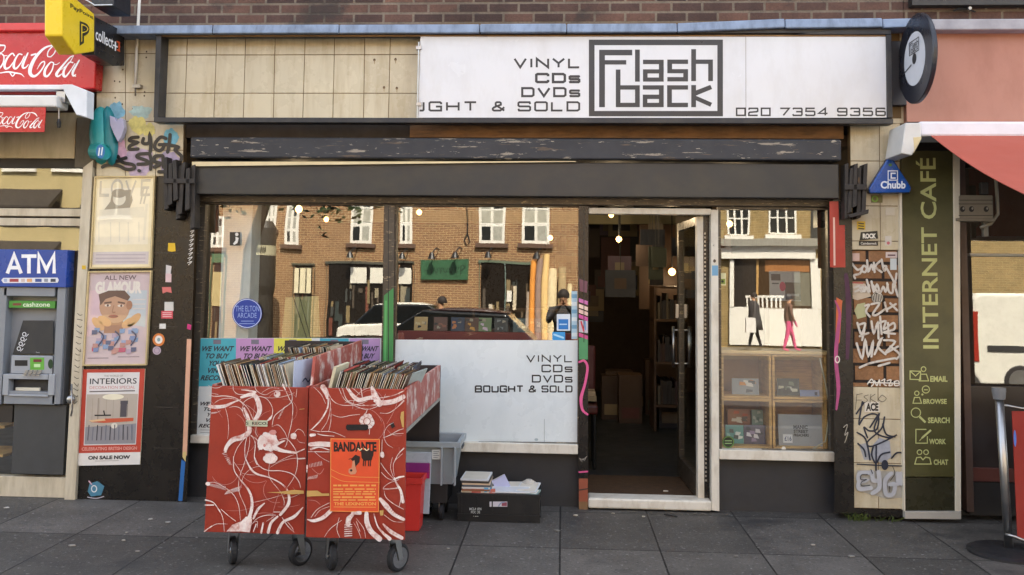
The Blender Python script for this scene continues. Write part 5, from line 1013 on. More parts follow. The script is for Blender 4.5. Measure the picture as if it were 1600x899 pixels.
def art_left(m, f):
    a = Art(m, f, A1_)
    a.l(12, (80, 158), (150, 170), (250, 165), (360, 185), (430, 230), (500, 300), (540, 380), (560, 430)); a.l((50, 60, 50, 30, 14), (85, 278), (150, 285), (250, 275), (330, 240), (420, 205)); a.l(8, (130, 250), (200, 205), (300, 190), (400, 215), (450, 260), (440, 300), (460, 380), (500, 430)); a.l(8, (300, 290), (360, 280), (420, 300), (450, 350), (480, 420))
    a.l((30, 50, 55), (460, 300), (490, 370), (510, 430)); a.l((40, 60, 75, 80, 70, 60), (430, 180), (530, 150), (590, 180), (625, 280), (620, 350), (575, 430)); a.l((8, 20, 40), (430, 100), (500, 105), (580, 125)); a.l(8, (350, 30), (340, 90), (380, 140), (440, 150), (560, 140)); a.l(8, (570, 40), (590, 100), (640, 140), (700, 150), (780, 110), (880, 105))
    a.l(9, (440, 250), (500, 200), (600, 170), (700, 195), (760, 280), (765, 360), (735, 420)); a.l((10, 36, 10), (765, 370), (740, 410), (700, 440)); a.l(8, (650, 130), (740, 80), (840, 85)); a.b(815, 145, 36, 36); a.b(800, 140, 10, 12, CARTRED); a.l((36, 14), (880, 45), (905, 100)); a.l(10, (930, 45), (975, 150), (970, 230), (900, 290), (820, 350), (780, 400), (760, 500)); a.l(10, (910, 110), (950, 200), (985, 270), (975, 440), (940, 590)); a.l(8, (1030, 90), (1020, 180)); a.l(8, (940, 590), (920, 680), (900, 720)); a.l(5, (80, 130), (180, 150)); a.l(8, (100, 350), (160, 340)); a.l(6, (480, 260), (540, 300), (590, 350))
    for k in range(9): a.l(6, (905-k*8, 280+k*16), (880-k*7, 300+k*14))
    a.l((70, 75, 85, 80, 60, 50), (515, 500), (510, 560), (440, 610), (340, 640), (280, 700), (255, 755)); a.l(12, (270, 770), (225, 790)); 
    for k in range(6): a.l(6, (235+k*12, 800+k*20), (275+k*6, 795+k*18))
    a.l(9, (460, 630), (390, 720), (350, 820), (340, 910)); a.l(10, (490, 610), (470, 700), (470, 820), (500, 900)); a.l(7, (520, 600), (515, 700), (480, 840), (450, 910)); a.l(12, (540, 590), (580, 680), (570, 830), (600, 910)); a.l(7, (520, 590), (600, 640), (620, 760)); a.l(7, (590, 500), (585, 560), (610, 610))
    a.b(720, 660, 105, 105); a.b(640, 680, 40, 70); a.b(745, 840, 80, 55); a.b(690, 600, 40, 40); a.b(770, 560, 40, 30, PK); a.l((50, 30, 14), (810, 690), (870, 660), (900, 650)); a.l((80, 50, 30), (800, 730), (880, 760), (1020, 780)); a.l(14, (690, 790), (770, 775), mat=PK); a.b(680, 700, 14, 18, PK); a.l(8, (760, 500), (830, 480), (900, 560), (930, 640)); a.l(10, (840, 640), (920, 630), (1000, 720), (1030, 800), (1035, 910)); a.b(995, 600, 34, 36); a.l(7, (1000, 570), (1040, 525), (1090, 545), (1120, 600)); a.l(7, (1030, 630), (1060, 665), (1120, 675)); a.l((20, 14), (1020, 780), (1110, 740)); a.l(7, (800, 890), (920, 830), (1000, 800)); a.l(20, (1045, 845), (1115, 840)); a.l(10, (1060, 310), (1110, 305), mat=TAN)
    a.p((478, 428), (715, 430), (712, 498), (480, 492), mat=C('b9bda2')); m.text('S  RECO.', [A1_(482, 445), A1_(712, 447), A1_(712, 478), A1_(482, 476)], f, C('1d1d1b'), a.e+.0004, .02); a.e += .001
    fine(a, 60, 1100, 40, 890)
    a.mp = A2_
    fine(a, 50, 1090, 0, 800)
    a.l((10, 14, 14, 30, 40, 50, 60), (345, -10), (350, 130), (410, 230), (500, 340), (540, 440), (540, 560), (500, 690)); a.l((8, 30, 30, 18, 22, 34, 50, 40), (470, 0), (530, 120), (600, 180), (740, 220), (870, 290), (935, 380), (940, 500), (850, 620)); a.l(12, (575, 0), (620, 90), (720, 140), (860, 145), (980, 180), (1050, 260), (1070, 330)); a.l(7, (735, 60), (725, 180), (760, 260), (850, 370), (890, 460), (890, 520)); a.l(8, (1040, 0), (1030, 120), (990, 230), (920, 330)); a.l(8, (470, 50), (420, 180), (400, 280), (410, 390), (470, 530), (490, 620))
    a.l(8, (50, 280), (140, 270), (260, 330), (350, 410), (400, 520), (420, 680)); a.b(68, 285, 26, 22)
    for k in range(16): a.l(5, (90+k*11, 280+k*2), (92+k*11, 310+k*3))
    for k in range(14): a.l(6, (250+k*12, 400-k*3), (280+k*11, 360-k*4))
    a.l((22, 14, 12), (40, 460), (130, 490), (200, 590)); a.l(20, (40, 515), (130, 515)); a.l(9, (190, 560), (230, 660), (245, 800)); a.l(12, (210, 560), (290, 630), (370, 690)); a.l((20, 10), (30, 800), (110, 740)); a.l(9, (90, 760), (160, 720), (280, 720))
    a.p((270, 800), (330, 730), (430, 690), (480, 640), (540, 640), (545, 700), (520, 810), (430, 800)); a.l((30, 44, 14), (560, 660), (610, 560), (680, 495)); a.l(10, (530, 740), (600, 660), (700, 625), (800, 625)); a.l(10, (780, 590), (850, 590)); a.l((30, 40, 46), (820, 640), (750, 710), (720, 810)); a.l((24, 30), (665, 710), (645, 815)); a.l((14, 50, 40, 50), (1095, 540), (1000, 640), (880, 700), (820, 815)); a.l(14, (590, 720), (560, 800)); a.l(8, (540, 720), (600, 690), (600, 760)); a.l(12, (870, 650), (930, 740), (1000, 810)); a.l(10, (930, 700), (980, 760), (1000, 815)); a.l(6, (700, 690), (780, 640)); a.l(6, (440, 170), (500, 185), (580, 190)); a.l(6, (350, 50), (420, 150))
    for k in range(7): a.l(5, (262+k*6, 10+k*11), (300+k*4, 5+k*12))
    a.p((700, 378), (840, 372), (1000, 350), (1105, 360), (1105, 392), (960, 400), (840, 386), mat=TAN)
def art_right(m, f):
    a = Art(m, f, A3_)
    a.l((90, 80, 30), (240, 70), (275, 130), (285, 190)); a.l((14, 22, 24, 14), (295, 190), (290, 290), (220, 420), (115, 530)); a.l(8, (310, 190), (320, 280), (290, 430), (220, 540)); a.l(8, (325, 300), (325, 440), (300, 550)); a.l(8, (140, 70), (220, 150), (270, 250)); a.l(9, (290, 120), (350, 220), (450, 265), (600, 260), (720, 220)); a.l(9, (410, 75), (470, 200), (580, 270), (700, 310), (800, 290), (850, 260)); a.l(10, (450, 80), (500, 210), (620, 265), (760, 265), (840, 250)); a.l((20, 60, 70, 60, 70), (520, 90), (560, 160), (630, 210), (720, 190), (790, 180)); a.l((50, 100, 100), (770, 75), (800, 160), (850, 250)); a.l((40, 80, 80, 70), (800, 220), (880, 240), (1000, 225), (1110, 175)); a.l((8, 16), (840, 190), (1000, 160), (1115, 110)); a.l((8, 9, 30), (860, 350), (950, 350), (1040, 290), (1110, 220)); a.l(14, (490, 70), (540, 160)); a.l(12, (650, 80), (665, 180)); a.l(8, (560, 80), (640, 150)); a.l(9, (1100, 140), (1105, 200), mat=CARTRED)
    a.l(8, (330, 365), (430, 395), (540, 375), (640, 365)); a.b(715, 440, 80, 85); a.m.fring(*A3_(715, 440), 5.4, 5.6, 1, f, CARTRED, a.e+.0004)
    for k in range(9): an = k*.7; a.e += .0002; a.l(5, (715+48*math.cos(an), 440+48*math.sin(an)), (715+84*math.cos(an), 440+88*math.sin(an)), mat=CARTRED)
    a.b(715, 448, 26, 26); a.l(12, (700, 360), (720, 310)); a.l(8, (745, 520), (740, 580))
    a.p((500, 475), (715, 472), (730, 490), (728, 525), (710, 536), (505, 538), (490, 520), (488, 492), mat=C('1a1311', .8)); a.p((965, 465), (1000, 450), (1020, 495), (985, 520), mat=C('241a17', .8))
    a.l(9, (100, 530), (200, 550), (340, 555), (480, 610)); a.l((50, 40), (110, 590), (150, 585)); a.l(14, (180, 575), (240, 590), (360, 600)); a.l((60, 80, 80), (100, 690), (200, 685), (310, 690)); a.l((40, 16, 10), (110, 740), (200, 720), (310, 750)); a.l(10, (80, 768), (310, 770)); a.l(6, (150, 770), (220, 830), (310, 880)); a.l(10, (890, 620), (960, 590), (1050, 540), (1110, 520)); a.l(8, (900, 615), (1000, 580), (1110, 570)); a.p((1085, 340), (1115, 330), (1115, 510), (1095, 500), (1075, 400), mat=TAN); a.b(880, 800, 24, 34); a.l((24, 8, 8), (1115, 730), (1050, 800), (1000, 900)); a.l(6, (1100, 790), (1020, 860)); a.l(8, (880, 640), (875, 760))
    fine(a, 470, 1110, 60, 880)
    a.mp = A4_
    a.l((14, 50, 60, 60), (70, 670), (140, 685), (240, 650), (320, 580)); a.l(10, (110, 650), (180, 560), (310, 490)); a.l(8, (150, 640), (210, 570), (310, 530)); a.l((40, 80, 80), (570, 610), (520, 660), (510, 720))
    for k in range(6): a.l((14, 14), (475, 730+k*24), (552, 725+k*24))
    a.l((60, 80, 80, 90), (710, 600), (715, 700), (760, 800), (850, 880)); a.l((50, 60), (560, 600), (640, 600)); a.l(8, (600, 660), (680, 770), (700, 870)); a.l(8, (570, 700), (620, 790), (650, 870)); a.l(8, (600, 690), (640, 800)); a.l(9, (415, 650), (390, 770), (420, 865)); a.l(9, (440, 680), (320, 770), (255, 860)); a.l((16, 22, 60), (790, 610), (840, 760), (960, 880)); a.l((20, 60, 60), (890, 720), (970, 800), (1090, 870)); a.l((50, 80, 60, 50), (860, 450), (920, 520), (1000, 610), (1110, 670))
    for k in range(6): a.l(8, (960+k*22, 570+k*14), (985+k*22, 520+k*16), mat=CARTRED)
    a.l((20, 30, 40, 50), (1010, 220), (1040, 290), (1080, 360), (1105, 480)); a.l((16, 30, 20), (1000, 240), (1060, 215), (1115, 205)); a.l(20, (890, 340), (960, 340), (1050, 330)); a.l(10, (890, 330), (950, 280), (1060, 240)); a.l(9, (900, 360), (920, 430), (1000, 500), (1110, 560)); a.l(9, (865, 60), (920, 140), (1000, 230)); a.l(9, (870, 160), (930, 220), (1000, 250)); a.l(8, (1000, 210), (970, 110), (990, 0)); a.l(7, (1010, 200), (1000, 80), (1040, 0)); a.l(9, (1070, 360), (1080, 450), (1060, 540)); a.l(8, (900, 620), (1000, 690), (1110, 700))
    for k in range(9): a.l(5, (100+k*16, 110-k*3), (95+k*16, 70-k*4)); a.l(5, (75+k*12, 240-k*2), (85+k*12, 210-k*3))
    a.l(8, (120, 120), (200, 180), (250, 120), mat=PK); a.l(7, (80, 460), (160, 470), (210, 510), mat=PK); a.p((65, 360), (180, 358), (230, 390), (308, 388), (308, 415), (120, 420), (65, 425), mat=TAN); a.l((30, 10), (70, 90), (65, 160)); a.p((850, 575), (895, 570), (890, 625), (860, 630), mat=TAN)
cL, l0, l1, lzt, lzf, lzb = cart('left red record cart with white swirls and a torn reco sticker, one side raised', [(331, 602), (482, 607), (475, 835), (319, 832)], -1.45, -.10, 0, .165, art_left)
cR, r0, r1, rzt, rzf, rzb = cart('right red record cart with an orange flyer and a slotted hand hole', [(483.3, 608), (635, 607), (632, 844), (478, 840)], -1.50, -.12, 0, 0, art_right)
# orange flyer on the right cart
fl_ = thing('gig_flyer', 'orange gig flyer with black bull drawings taped to the right red cart', 'flyer', P(555, 800, -1.503))
q = [(516, 685), (594, 686), (592, 801), (515.5, 799.5)]; Yf_ = -1.512
m = MB(); panelpx(m, q, Yf_, Yf_+.0005, C('d9502a', .5)); m.build('sheet', fl_)
m = MB(); f = on(Yf_); YO = C('e5a053', .5); KK = C('241512', .5)
m.stroke([(517, 686), (593, 687), (591.3, 800), (516.4, 798.8), (517, 686)], .9, f, YO, .0004, smooth=False, cap=False)
m.textr('BANDANTE', *A3_(355, 662), *A3_(818, 768), f, KK, .0006, .05)
for s_ in ([(650, 745), (700, 735), (785, 760), (790, 830), (770, 870), (740, 880), (745, 820)], ): pass
m.fpoly([A3_(*p) for p in ((650, 742), (700, 752), (745, 752), (788, 765), (786, 800), (765, 862), (680, 868), (655, 830))], f, KK, .0012)
for x in (680, 700, 735, 755): m.stroke([A3_(x, 850), A3_(x-4, 925)], 1.6, f, KK, .0014, cap=False)
m.stroke([A3_(620, 735), A3_(640, 752), A3_(660, 735)], 1.6, f, C('e9d8b0'), .0016); m.stroke([A3_(690, 735), A3_(712, 755), A3_(735, 738)], 1.4, f, C('e9d8b0'), .0016)
m.fpoly([A3_(*p) for p in ((540, 850), (590, 800), (640, 820), (635, 880), (600, 920), (580, 950), (555, 930), (570, 880))], f, KK, .0012)
m.stroke([A3_(545, 840), A3_(520, 850)], 1, f, KK, .0013); m.fpoly([A4_(*p) for p in ((560, 40), (580, 30), (590, 100), (605, 150), (590, 180), (540, 185), (515, 160), (518, 125), (550, 110))], f, C('c98a6a', .5), .0015); m.fdisc(*A4_(545, 140), 2, 2, f, KK, .0019, 10)
for k, (v0, v1) in enumerate(((130, 210), (200, 265))): m.stroke([A4_(330, v0), A4_(450, v0+55), A4_(600, v1), A4_(850, v1+5)], .7, f, YO, .0005+.0002*k)
rr_ = random.Random(2)
for k, y in enumerate((303, 342, 370, 395, 430, 460)):
    x = 350
    while x < 800:
        ww = min(rr_.choice((40, 60, 80, 110)), 812-x); m.stroke([A4_(x, y), A4_(x+ww, y)], 2.6 if k in (0, 4) else 1.9, f, YO, .0006, smooth=False, cap=False)
        x += ww+rr_.choice((9, 12, 20))
m.textr('THE LEXINGTON', *A4_(358, 484), *A4_(812, 518), f, YO, .0006, .03); m.stroke([A4_(355, 535), A4_(810, 538)], 1, f, YO, .0006, cap=False)
m.build('print', fl_)
# ------------------------------------------------------------------ records: every sleeve an object, one mesh per colour
SL = [('cream', 'cfc3a4'), ('white', 'd2d0cb'), ('tan', 'b08a5c'), ('black', '1e1d1f'), ('navy', '2e3a52'), ('brick red', '93392d'), ('sage', '8a9a86'), ('pale blue', '9fb2c6'), ('olive', '77704a'), ('brown', '5e4634')]
WT = [26, 14, 12, 12, 6, 8, 7, 7, 6, 8]
proto = {}
def sleeve(col):
    if col not in proto:
        m = MB(); t, s_ = .0042, .315
        mt = C(dict(SL)[col], .55, .18); 
        m.box(-t/2, t/2, 0, s_, 0, s_, mt); m.box(-t/2+.0009, t/2-.0009, -.0016, .003, .006, s_-.004, C('e6dfcc' if col != 'cream' else '9d6b4a', .6)); m.box(-t/2+.0011, t/2-.0011, .004, s_-.004, s_-.002, s_+.0022, C('1c1b1b', .5))
        o = m.build('record_sleeve', loc=(0, 0, 0)); o.data.name = 'record_sleeve'
        proto[col] = [o, 0]
    o, n = proto[col]; proto[col][1] += 1
    if n: o = o.copy(); COL.objects.link(o)
    return o
def row(xs, xe, y, z, lean0, lean1, where, grp, pitch=.0093, jit=.012):
    x = xs; n = max(1, int((xe-xs)/pitch))
    for i in range(n):
        c = random.choices([s_[0] for s_ in SL], WT)[0]
        if grp.startswith('records in the left') and 'front' in where and .30 < i/n < .36: c = 'black'
        o = sleeve(c); t = i/max(1, n-1)
        o.location = (xs+pitch*i, y+random.uniform(-jit, jit), z+random.uniform(0, .008)); o.rotation_euler = (random.uniform(-.02, .02), lean0*(1-t)+lean1*t+random.uniform(-.025, .025), random.uniform(-.02, .02))
        tag(o, f'{c} record sleeve standing in the {where}', 'record', grp)
zl = lzf+.002
row(l0+.125, l1-.055, -1.40, zl+.03, -.36, -.30, 'front row of the left red cart', 'records in the left red cart')
row(l0+.22, l1-.03, -1.00, zl+.03, -.30, -.22, 'second row of the left red cart', 'records in the left red cart', .0105)
row(l0+.27, l1-.03, -.62, zl+.06, -.28, -.15, 'rear row of the left red cart', 'records in the left red cart', .0125)
row(r0+.075, r1-.105, -1.44, zl-.005, .28, .36, 'front row of the right red cart', 'records in the right red cart')
row(r0+.05, r1-.12, -1.04, zl-.005, .26, .34, 'second row of the right red cart', 'records in the right red cart', .011)
# face-out sleeves
def cover(name, label, c3, w_, h_, ry, rx, rz, col, draw=None, cat='record', grp=None, mat=None):
    m = MB(); m.box(-w_/2, w_/2, -.002, .002, 0, h_, mat or C(col, .4))
    if draw: draw(m, lambda u, v, e=0.0: Vector(((u-.5)*w_, -.0021-e, (1-v)*h_)))
    o = m.build(name, loc=(0, 0, 0)); o.location = c3; o.rotation_euler = (rx, ry, rz); return tag(o, label, cat, grp)
m = MB(); m.box(-.0025, .0025, 0, .315, 0, .315, C('b6c2d8', .35)); m.fpoly([(0, 0)]*3, lambda x, y, e: Vector((0, 0, 0)), C('b6c2d8', .35)) if False else None
bl = lambda u, v, e=0.0: Vector((.0027+e, u*.315, (1-v)*.315))
m.stroke([(.3, .4), (.4, .35), (.5, .42), (.6, .35)], .03, bl, C('3a4a6a'), .0004)
o = m.build('record_sleeve', loc=(0, 0, 0)); o.location = (l1-.105, -1.40, zl+.04); o.rotation_euler = (0, .02, -.25); tag(o, 'pale blue sleeve with dark motif at the right end of the left cart row', 'record', 'records in the left red cart')
m = MB(); m.box(-.003, .003, 0, .315, 0, .315, C('d24a86', .4)); o = m.build('record_sleeve', loc=(0, 0, 0)); o.location = (l0+.32, -1.385, zl+.062); o.rotation_euler = (0, -.62, 0); tag(o, 'bright pink record sleeve poking up from the left cart front row', 'record', 'records in the left red cart')
for k, (c_, nm, ln, zz) in enumerate((('cfc6a8', 'cream record sleeve tipped at the left end of the right cart row', .22, .05), ('a03a34', 'dark red record sleeve tipped beside a cream one in the right cart', .30, .036))):
    m = MB(); m.box(-.008, .008, 0, .315, 0, .315, C(c_, .45)); o = m.build('record_sleeve', loc=(0, 0, 0)); o.location = (r0+.052+k*.03, -1.43+k*.02, zl+zz-.03); o.rotation_euler = (0, ln, 0); tag(o, nm, 'record', 'records in the right red cart')
m = MB(); m.box(-.003, .003, 0, .315, 0, .315, C('a9b4ae', .4)); o = m.build('record_sleeve', loc=(0, 0, 0)); o.location = (r1-.13, -1.30, zl); o.rotation_euler = (0, .42, -.12); tag(o, 'grey green sleeve leaning out flat at the right end of the right cart', 'record', 'records in the right red cart')

# ------------------------------------------------------------------ crates and bins beside the carts
def tub(name, label, x0, x1, y0, y1, z0, z1, mat, taper=.03, rim=.02, th=.008, handle=None, cat='crate', extra=None):
    t = thing(name, label, cat, ((x0+x1)/2, (y0+y1)/2, z0)); m = MB(); k = taper
    B = [(x0+k, y0+k), (x1-k, y0+k), (x1-k, y1-k), (x0+k, y1-k)]; T_ = [(x0, y0), (x1, y0), (x1, y1), (x0, y1)]
    Bi = [(x0+k+th, y0+k+th), (x1-k-th, y0+k+th), (x1-k-th, y1-k-th), (x0+k+th, y1-k-th)]; Ti = [(x0+th, y0+th), (x1-th, y0+th), (x1-th, y1-th), (x0+th, y1-th)]
    vs = [(*p, z0) for p in B]+[(*p, z1) for p in T_]+[(*p, z1) for p in Ti]+[(*p, z0+th) for p in Bi]
    fs = [(3, 2, 1, 0)]
    for i in range(4): j = (i+1) % 4; fs += [(i, j, 4+j, 4+i), (4+i, 4+j, 8+j, 8+i), (8+i, 8+j, 12+j, 12+i)]
    m.add(vs, fs+[(12, 13, 14, 15)], mat); m.build('body', t, bevel=.002)
    if rim:
        m = MB(); r_ = rim
        for a in ((x0-r_, x1+r_, y0-r_, y0-.0005), (x0-r_, x1+r_, y1+.0005, y1+r_), (x0-r_, x0-.0005, y0, y1), (x1+.0005, x1+r_, y0, y1)): m.box(*a, z1-.035, z1+.003, mat)
        m.build('rim', t, bevel=.003)
    if extra: extra(t)
    return t
def tub_extra(t):
    m = MB(); m.box(-.672+.0, -.6655, -.30, -.18, .475, .50, C('3f464c')); m.build('handle_hole', t)
    m = MB(); f = on(-.385); m.frect(675, 703, 689, 718, f, C('c9ccca'), .002); 
    for k in range(4): m.stroke([(677, 706+k*3), (686-k % 2*2, 706+k*3)], 1, f, C('70757a'), .0025, cap=False)
    m.build('label', t)
    for x in (-.80, -.71):
        m = MB(); m.box(x, x+.012, -.401, -.372, .25, .50, PLASTG); m.build('rib', t, bevel=.002)
tub('grey_storage_tub', 'large grey plastic tub raised behind the red bin beside the right cart', -1.10, -.69, -.37, -.03, .245, .53, PLASTG, .035, .02, handle=True, extra=tub_extra)
m = MB(); m.box(-1.08, -.76, -.33, -.05, .12, .243, C('1a1a1c'))
dl_ = thing('dolly', 'low dark wheeled dolly under the grey plastic tub', 'dolly', (-.92, -.19, 0)); m.build('deck', dl_)
for x in (-1.04, -.80):
    for y in (-.29, -.09):
        m = MB(); m.lathe((x, y, .055), [(.045, -.014), (.055, -.009), (.055, .009), (.045, .014)], RUBBER, 18, 'x'); m.box(x-.02, x-.016, y-.015, y+.015, .05, .12, STEEL); m.build('wheel', dl_)
tub('red_plastic_bin', 'tall red plastic bin standing behind the right red cart', -1.14, -.895, -.60, -.43, .002, .335, C('c9352f', .35), .012, .008)
tub('magenta_plastic_bin', 'magenta plastic bin nested behind the tall red bin', -1.14, -.885, -.415, -.30, .002, .40, C('a3185c', .35), .012, .006) if False else None
m = MB(); m.box(-1.14, -.87, -.424, -.395, .30, .395, C('a1205f', .35)); m.box(-1.14, -.872, -.43, -.425, .34, .40, C('7d2a72', .35)); tag(m.build('folder'), 'magenta plastic folder between the red bin and the grey tub', 'folder')
m = MB(); m.hexa([(-1.14, -.392, .06), (-.872, -.392, .06), (-.872, -.378, .06), (-1.14, -.378, .06), (-1.14, -.392, .465), (-.862, -.392, .465), (-.862, -.378, .465), (-1.14, -.378, .465)], C('a9b2bc', .3)); tag(m.build('clear_plastic_box', bevel=.004), 'translucent pale plastic box wall behind the magenta folder', 'box')
# black crate of singles and magazines
x0, x1 = -.69, -.135
def crate_extra(t):
    m = MB(); f = on(-.324); wt = C('c9cdc9'); f = lambda px, py, e=0.0: P(px, py, -.3215-e)
    m.textr('MCLAREN', 733.5, 793.5, 752, 797.5, f, wt, .0008, .01); m.textr('FOODS', 736, 798.5, 750, 802.5, f, wt, .0008, .01); m.textr('TEL', 738.5, 803.5, 747.5, 807.5, f, wt, .0008, .01)
    m.frect(765, 784, 793, 792, f, C('c4c2cc'), .0008); m.stroke([(779, 791), (783, 786), (788, 785)], 1.6, f, C('7d8fb0'), .0012); m.frect(784, 785, 792, 791, f, C('8d4a58'), .0010); m.build('lettering', t)
    m = MB()
    for z in (.04, .17): m.box(x0-.004, x1+.004, -.324, -.3205, z, z+.012, BLACKP)
    for i in range(6): x = x0+.02+i*.105; m.box(x, x+.008, -.323, -.3205, .0535, .168, BLACKP)
    m.build('ribs', t)
tub('black_plastic_crate', 'black plastic crate of magazines with white lettering below the window', x0, x1, -.32, -.02, .002, .188, BLACKP, .0, .0, .01, extra=crate_extra)
random.seed(4)
def flat(name, label, cx, cy, z, w_, d_, t_, rz, col, rx=0, ry=0, grp='things in the black crate', cat='magazine'):
    m = MB(); m.box(-w_/2, w_/2, -d_/2, d_/2, 0, t_, C(col, .5)); m.box(-w_/2+.01, w_/2-.01, -d_/2+.01, d_/2-.01, t_+.0004, t_+.001, C({'d6d4d0': 'b9bcc0'}.get(col, 'c9c2b4'), .5))
    o = m.build(name, loc=(0, 0, 0)); o.location = (cx, cy, z); o.rotation_euler = (rx, ry, rz); return tag(o, label, cat, grp)
m_c = ('cfc6b4', '8a5a40', 'd6d4d0', '5a6068', 'd2b89a', '3f3a36', 'd0d2d4', 'a8603e', 'd6cdb9')
for k in range(16): flat('magazine', 'magazine lying in the neat stack at the left of the black crate', -.575+random.uniform(-.008, .008), -.17+random.uniform(-.01, .01), .070+k*.0128, .19, .25, .0105, random.uniform(-.04, .04), m_c[k % 9])
flat('magazine', 'pink and blue covered magazine slipped in front of the stack in the black crate', -.52, -.285, .15, .16, .02, .06, .05, 'c06a5c')
flat('booklet', 'blue folded leaflet in front of the magazine stack in the black crate', -.49, -.29, .19, .05, .012, .03, .2, '5a96b8')
flat('booklet', 'pale lilac booklet tilted up in the middle of the black crate', -.385, -.20, .19, .10, .006, .09, .0, 'b4b8d8', ry=-.5)
flat('record_sleeve', 'navy sleeve lying in the middle of the black crate', -.33, -.13, .195, .16, .18, .006, .1, '25293f', rx=.12)
flat('paper_sheet', 'white paper sheet across the front of the black crate', -.335, -.24, .196, .26, .10, .005, .02, 'd6d4d0', rx=.2, cat='paper')
flat('magazine', 'white magazine at the right end of the black crate', -.22, -.18, .2, .14, .2, .008, -.15, 'c6c9cc', rx=.1)
flat('magazine', 'grey green magazine under the white one at the right of the black crate', -.215, -.25, .185, .15, .08, .01, -.3, '7f9490', rx=.2)
m = MB(); m.lathe((-.22, -.08, .205), [(.05, 0), (.05, .012), (.02, .03)], C('b3ada2', .5), 20); tag(m.build('paper_roll'), 'small pale round packet at the back right of the black crate', 'packet', 'things in the black crate')

# ------------------------------------------------------------------ stanchion and barrier
st_ = thing('rope_barrier_post', 'steel barrier post on a round black base at the right edge', 'barrier post', (2.70, -.70, 0))
zt_ = P(1562, 606, -.70).z; xt_ = P(1561, 612, -.70).x; xb_ = P(1576, 840, -.70).x
m = MB(); m.tube([(xb_, -.70, .03), (xt_, -.70, zt_-.06)], .025, STEEL, 20); m.build('pole', st_, smooth=True)
m = MB(); m.tube([(xt_, -.70, zt_-.07), (xt_-.001, -.70, zt_-.02), (xt_-.001, -.70, zt_)], [.034, .040, .040], C('6d6f72', .4), 20); m.build('cap', st_)
m = MB(); m.lathe((xb_-.01, -.70, 0), [(.225, .0), (.225, .012), (.20, .024), (.06, .036)], M('black_iron', '1d1d20', .5), 40); m.build('base', st_)
m = MB(); m.tube([(xb_-.03, -.72, .12), (xb_+.01, -.75, .115), (xb_+.10, -.76, .08), (xb_+.4, -.78, .07)], .009, STEEL); m.tube([(xt_, -.70, zt_-.10), (xt_+.12, -.72, zt_-.12), (xt_+.5, -.75, zt_-.11)], .008, STEEL); m.build('cross_rails', st_, smooth=True)
m = MB(); n_ = 14
x0_ = P(1583, 700, -.75).x
vs = []; 
for i in range(n_+1):
    xx = x0_+i*.1; yy = -.75+.012*math.sin(i*1.3)
    vs += [(xx+.01, yy, .10), (xx, yy, .86)]
BAN = M('red_banner_cloth', '861f10', .7, var=.08, bump=.2, bs=200)
m.add(vs, [(2*i, 2*i+2, 2*i+3, 2*i+1) for i in range(n_)], BAN)
o = m.build('barrier_banner'); md = o.modifiers.new('thick', 'SOLIDIFY'); md.thickness = .004
tag(o, 'red cloth barrier banner hanging beyond the steel post at the right edge', 'banner')
mm = MB(); mm.fdisc(0, 0, 1, 1, lambda x, y, e: Vector((x0_+.006+x*.008, -.764, .70+y*.05)), C('4a6fc0'), 0, 14); mm.build('emblem', o)
# ------------------------------------------------------------------ what stands inside the record shop
random.seed(21)
m = MB(); a, b = P(349, 322, .20), P(388, 520, .20); m.box(a.x, b.x, .20, .40, .05, 2.61, C('d3d7d4', .6)); m.build('pillar', shop)
m = MB(); a = P(335, 500, .6); m.box(P(331, 500, .25).x, P(348, 500, .25).x, .25, .33, .05, 2.61, C('7a4a30', .5)); m.build('timber_jamb', shop)
def cv(cols): 
    def d(m, g_):
        r_ = random.Random(len(cols)+sum(map(ord, cols[0])))
        for k in range(7): u, v = r_.uniform(.05, .7), r_.uniform(.05, .7); m.fpoly([(u, v), (u+r_.uniform(.12, .28), v+.03), (u+.24, v+r_.uniform(.12, .28)), (u-.02, v+.2)], g_, C(cols[k % len(cols)], .35), .0003+k*.0003)
    return d
m = MB(); panelpx(m, [(446, 465), (497, 463), (500, 532), (440, 532)], .32, .335, C('8a8a5c', .6)); ff = on(.32); m.stroke([(458, 464), (480, 531)], 1.6, ff, C('4a4a30'), .001, cap=False); m.stroke([(468, 464), (486, 531)], 1.2, ff, C('4a4a30'), .001, cap=False); tag(m.build('khaki_board'), 'khaki board with dark diagonal stripes leaning inside the left window', 'board')
q0, q1 = MR(388, 420, -20.5), MR(427, 420, -20.5); cx_, r_ = (q0.x+q1.x)/2, (q1.x-q0.x)/2; Z = lambda y: MR(406, y, -20.5).z
cnp = thing('dark_banded_drum', 'dark round stand-in shape with a pale lettered band across the road, seen in the left window', 'column', (cx_, -20.5, 0)); cnp['kind'] = 'thing'; cnp['label'] = 'dark round stand-in shape with pale band reflected in the left window'  # stands in for an unidentified dark shape in the left pane's reflection
m = MB(); m.lathe((cx_, -20.5, 0), [(r_*.86, .0), (r_*.86, Z(470)), (r_, Z(455)), (r_, Z(362)), (r_*.6, Z(350))], M('column_dark', '2b2822', .5, var=.3, vs=3), 24); m.build('drum', cnp)
m = MB(); m.lathe((cx_, -20.5, 0), [(r_*1.02, Z(407)), (r_*1.02, Z(391))], C('a8a284', .6), 24)
for k in range(7): m.stroke([(k*.9-3, 0), (k*.9-2.6, 1), (k*.9-2.3, .2)], .3, lambda x, y, e: Vector((cx_+x*r_*.16, -20.5+math.sqrt(max(.01, 1.05-(x*.16)**2))*r_*1.02+.004, Z(404)+y*(Z(394)-Z(404)))), C('2a2a22'), 0)
m.build('band', cnp)
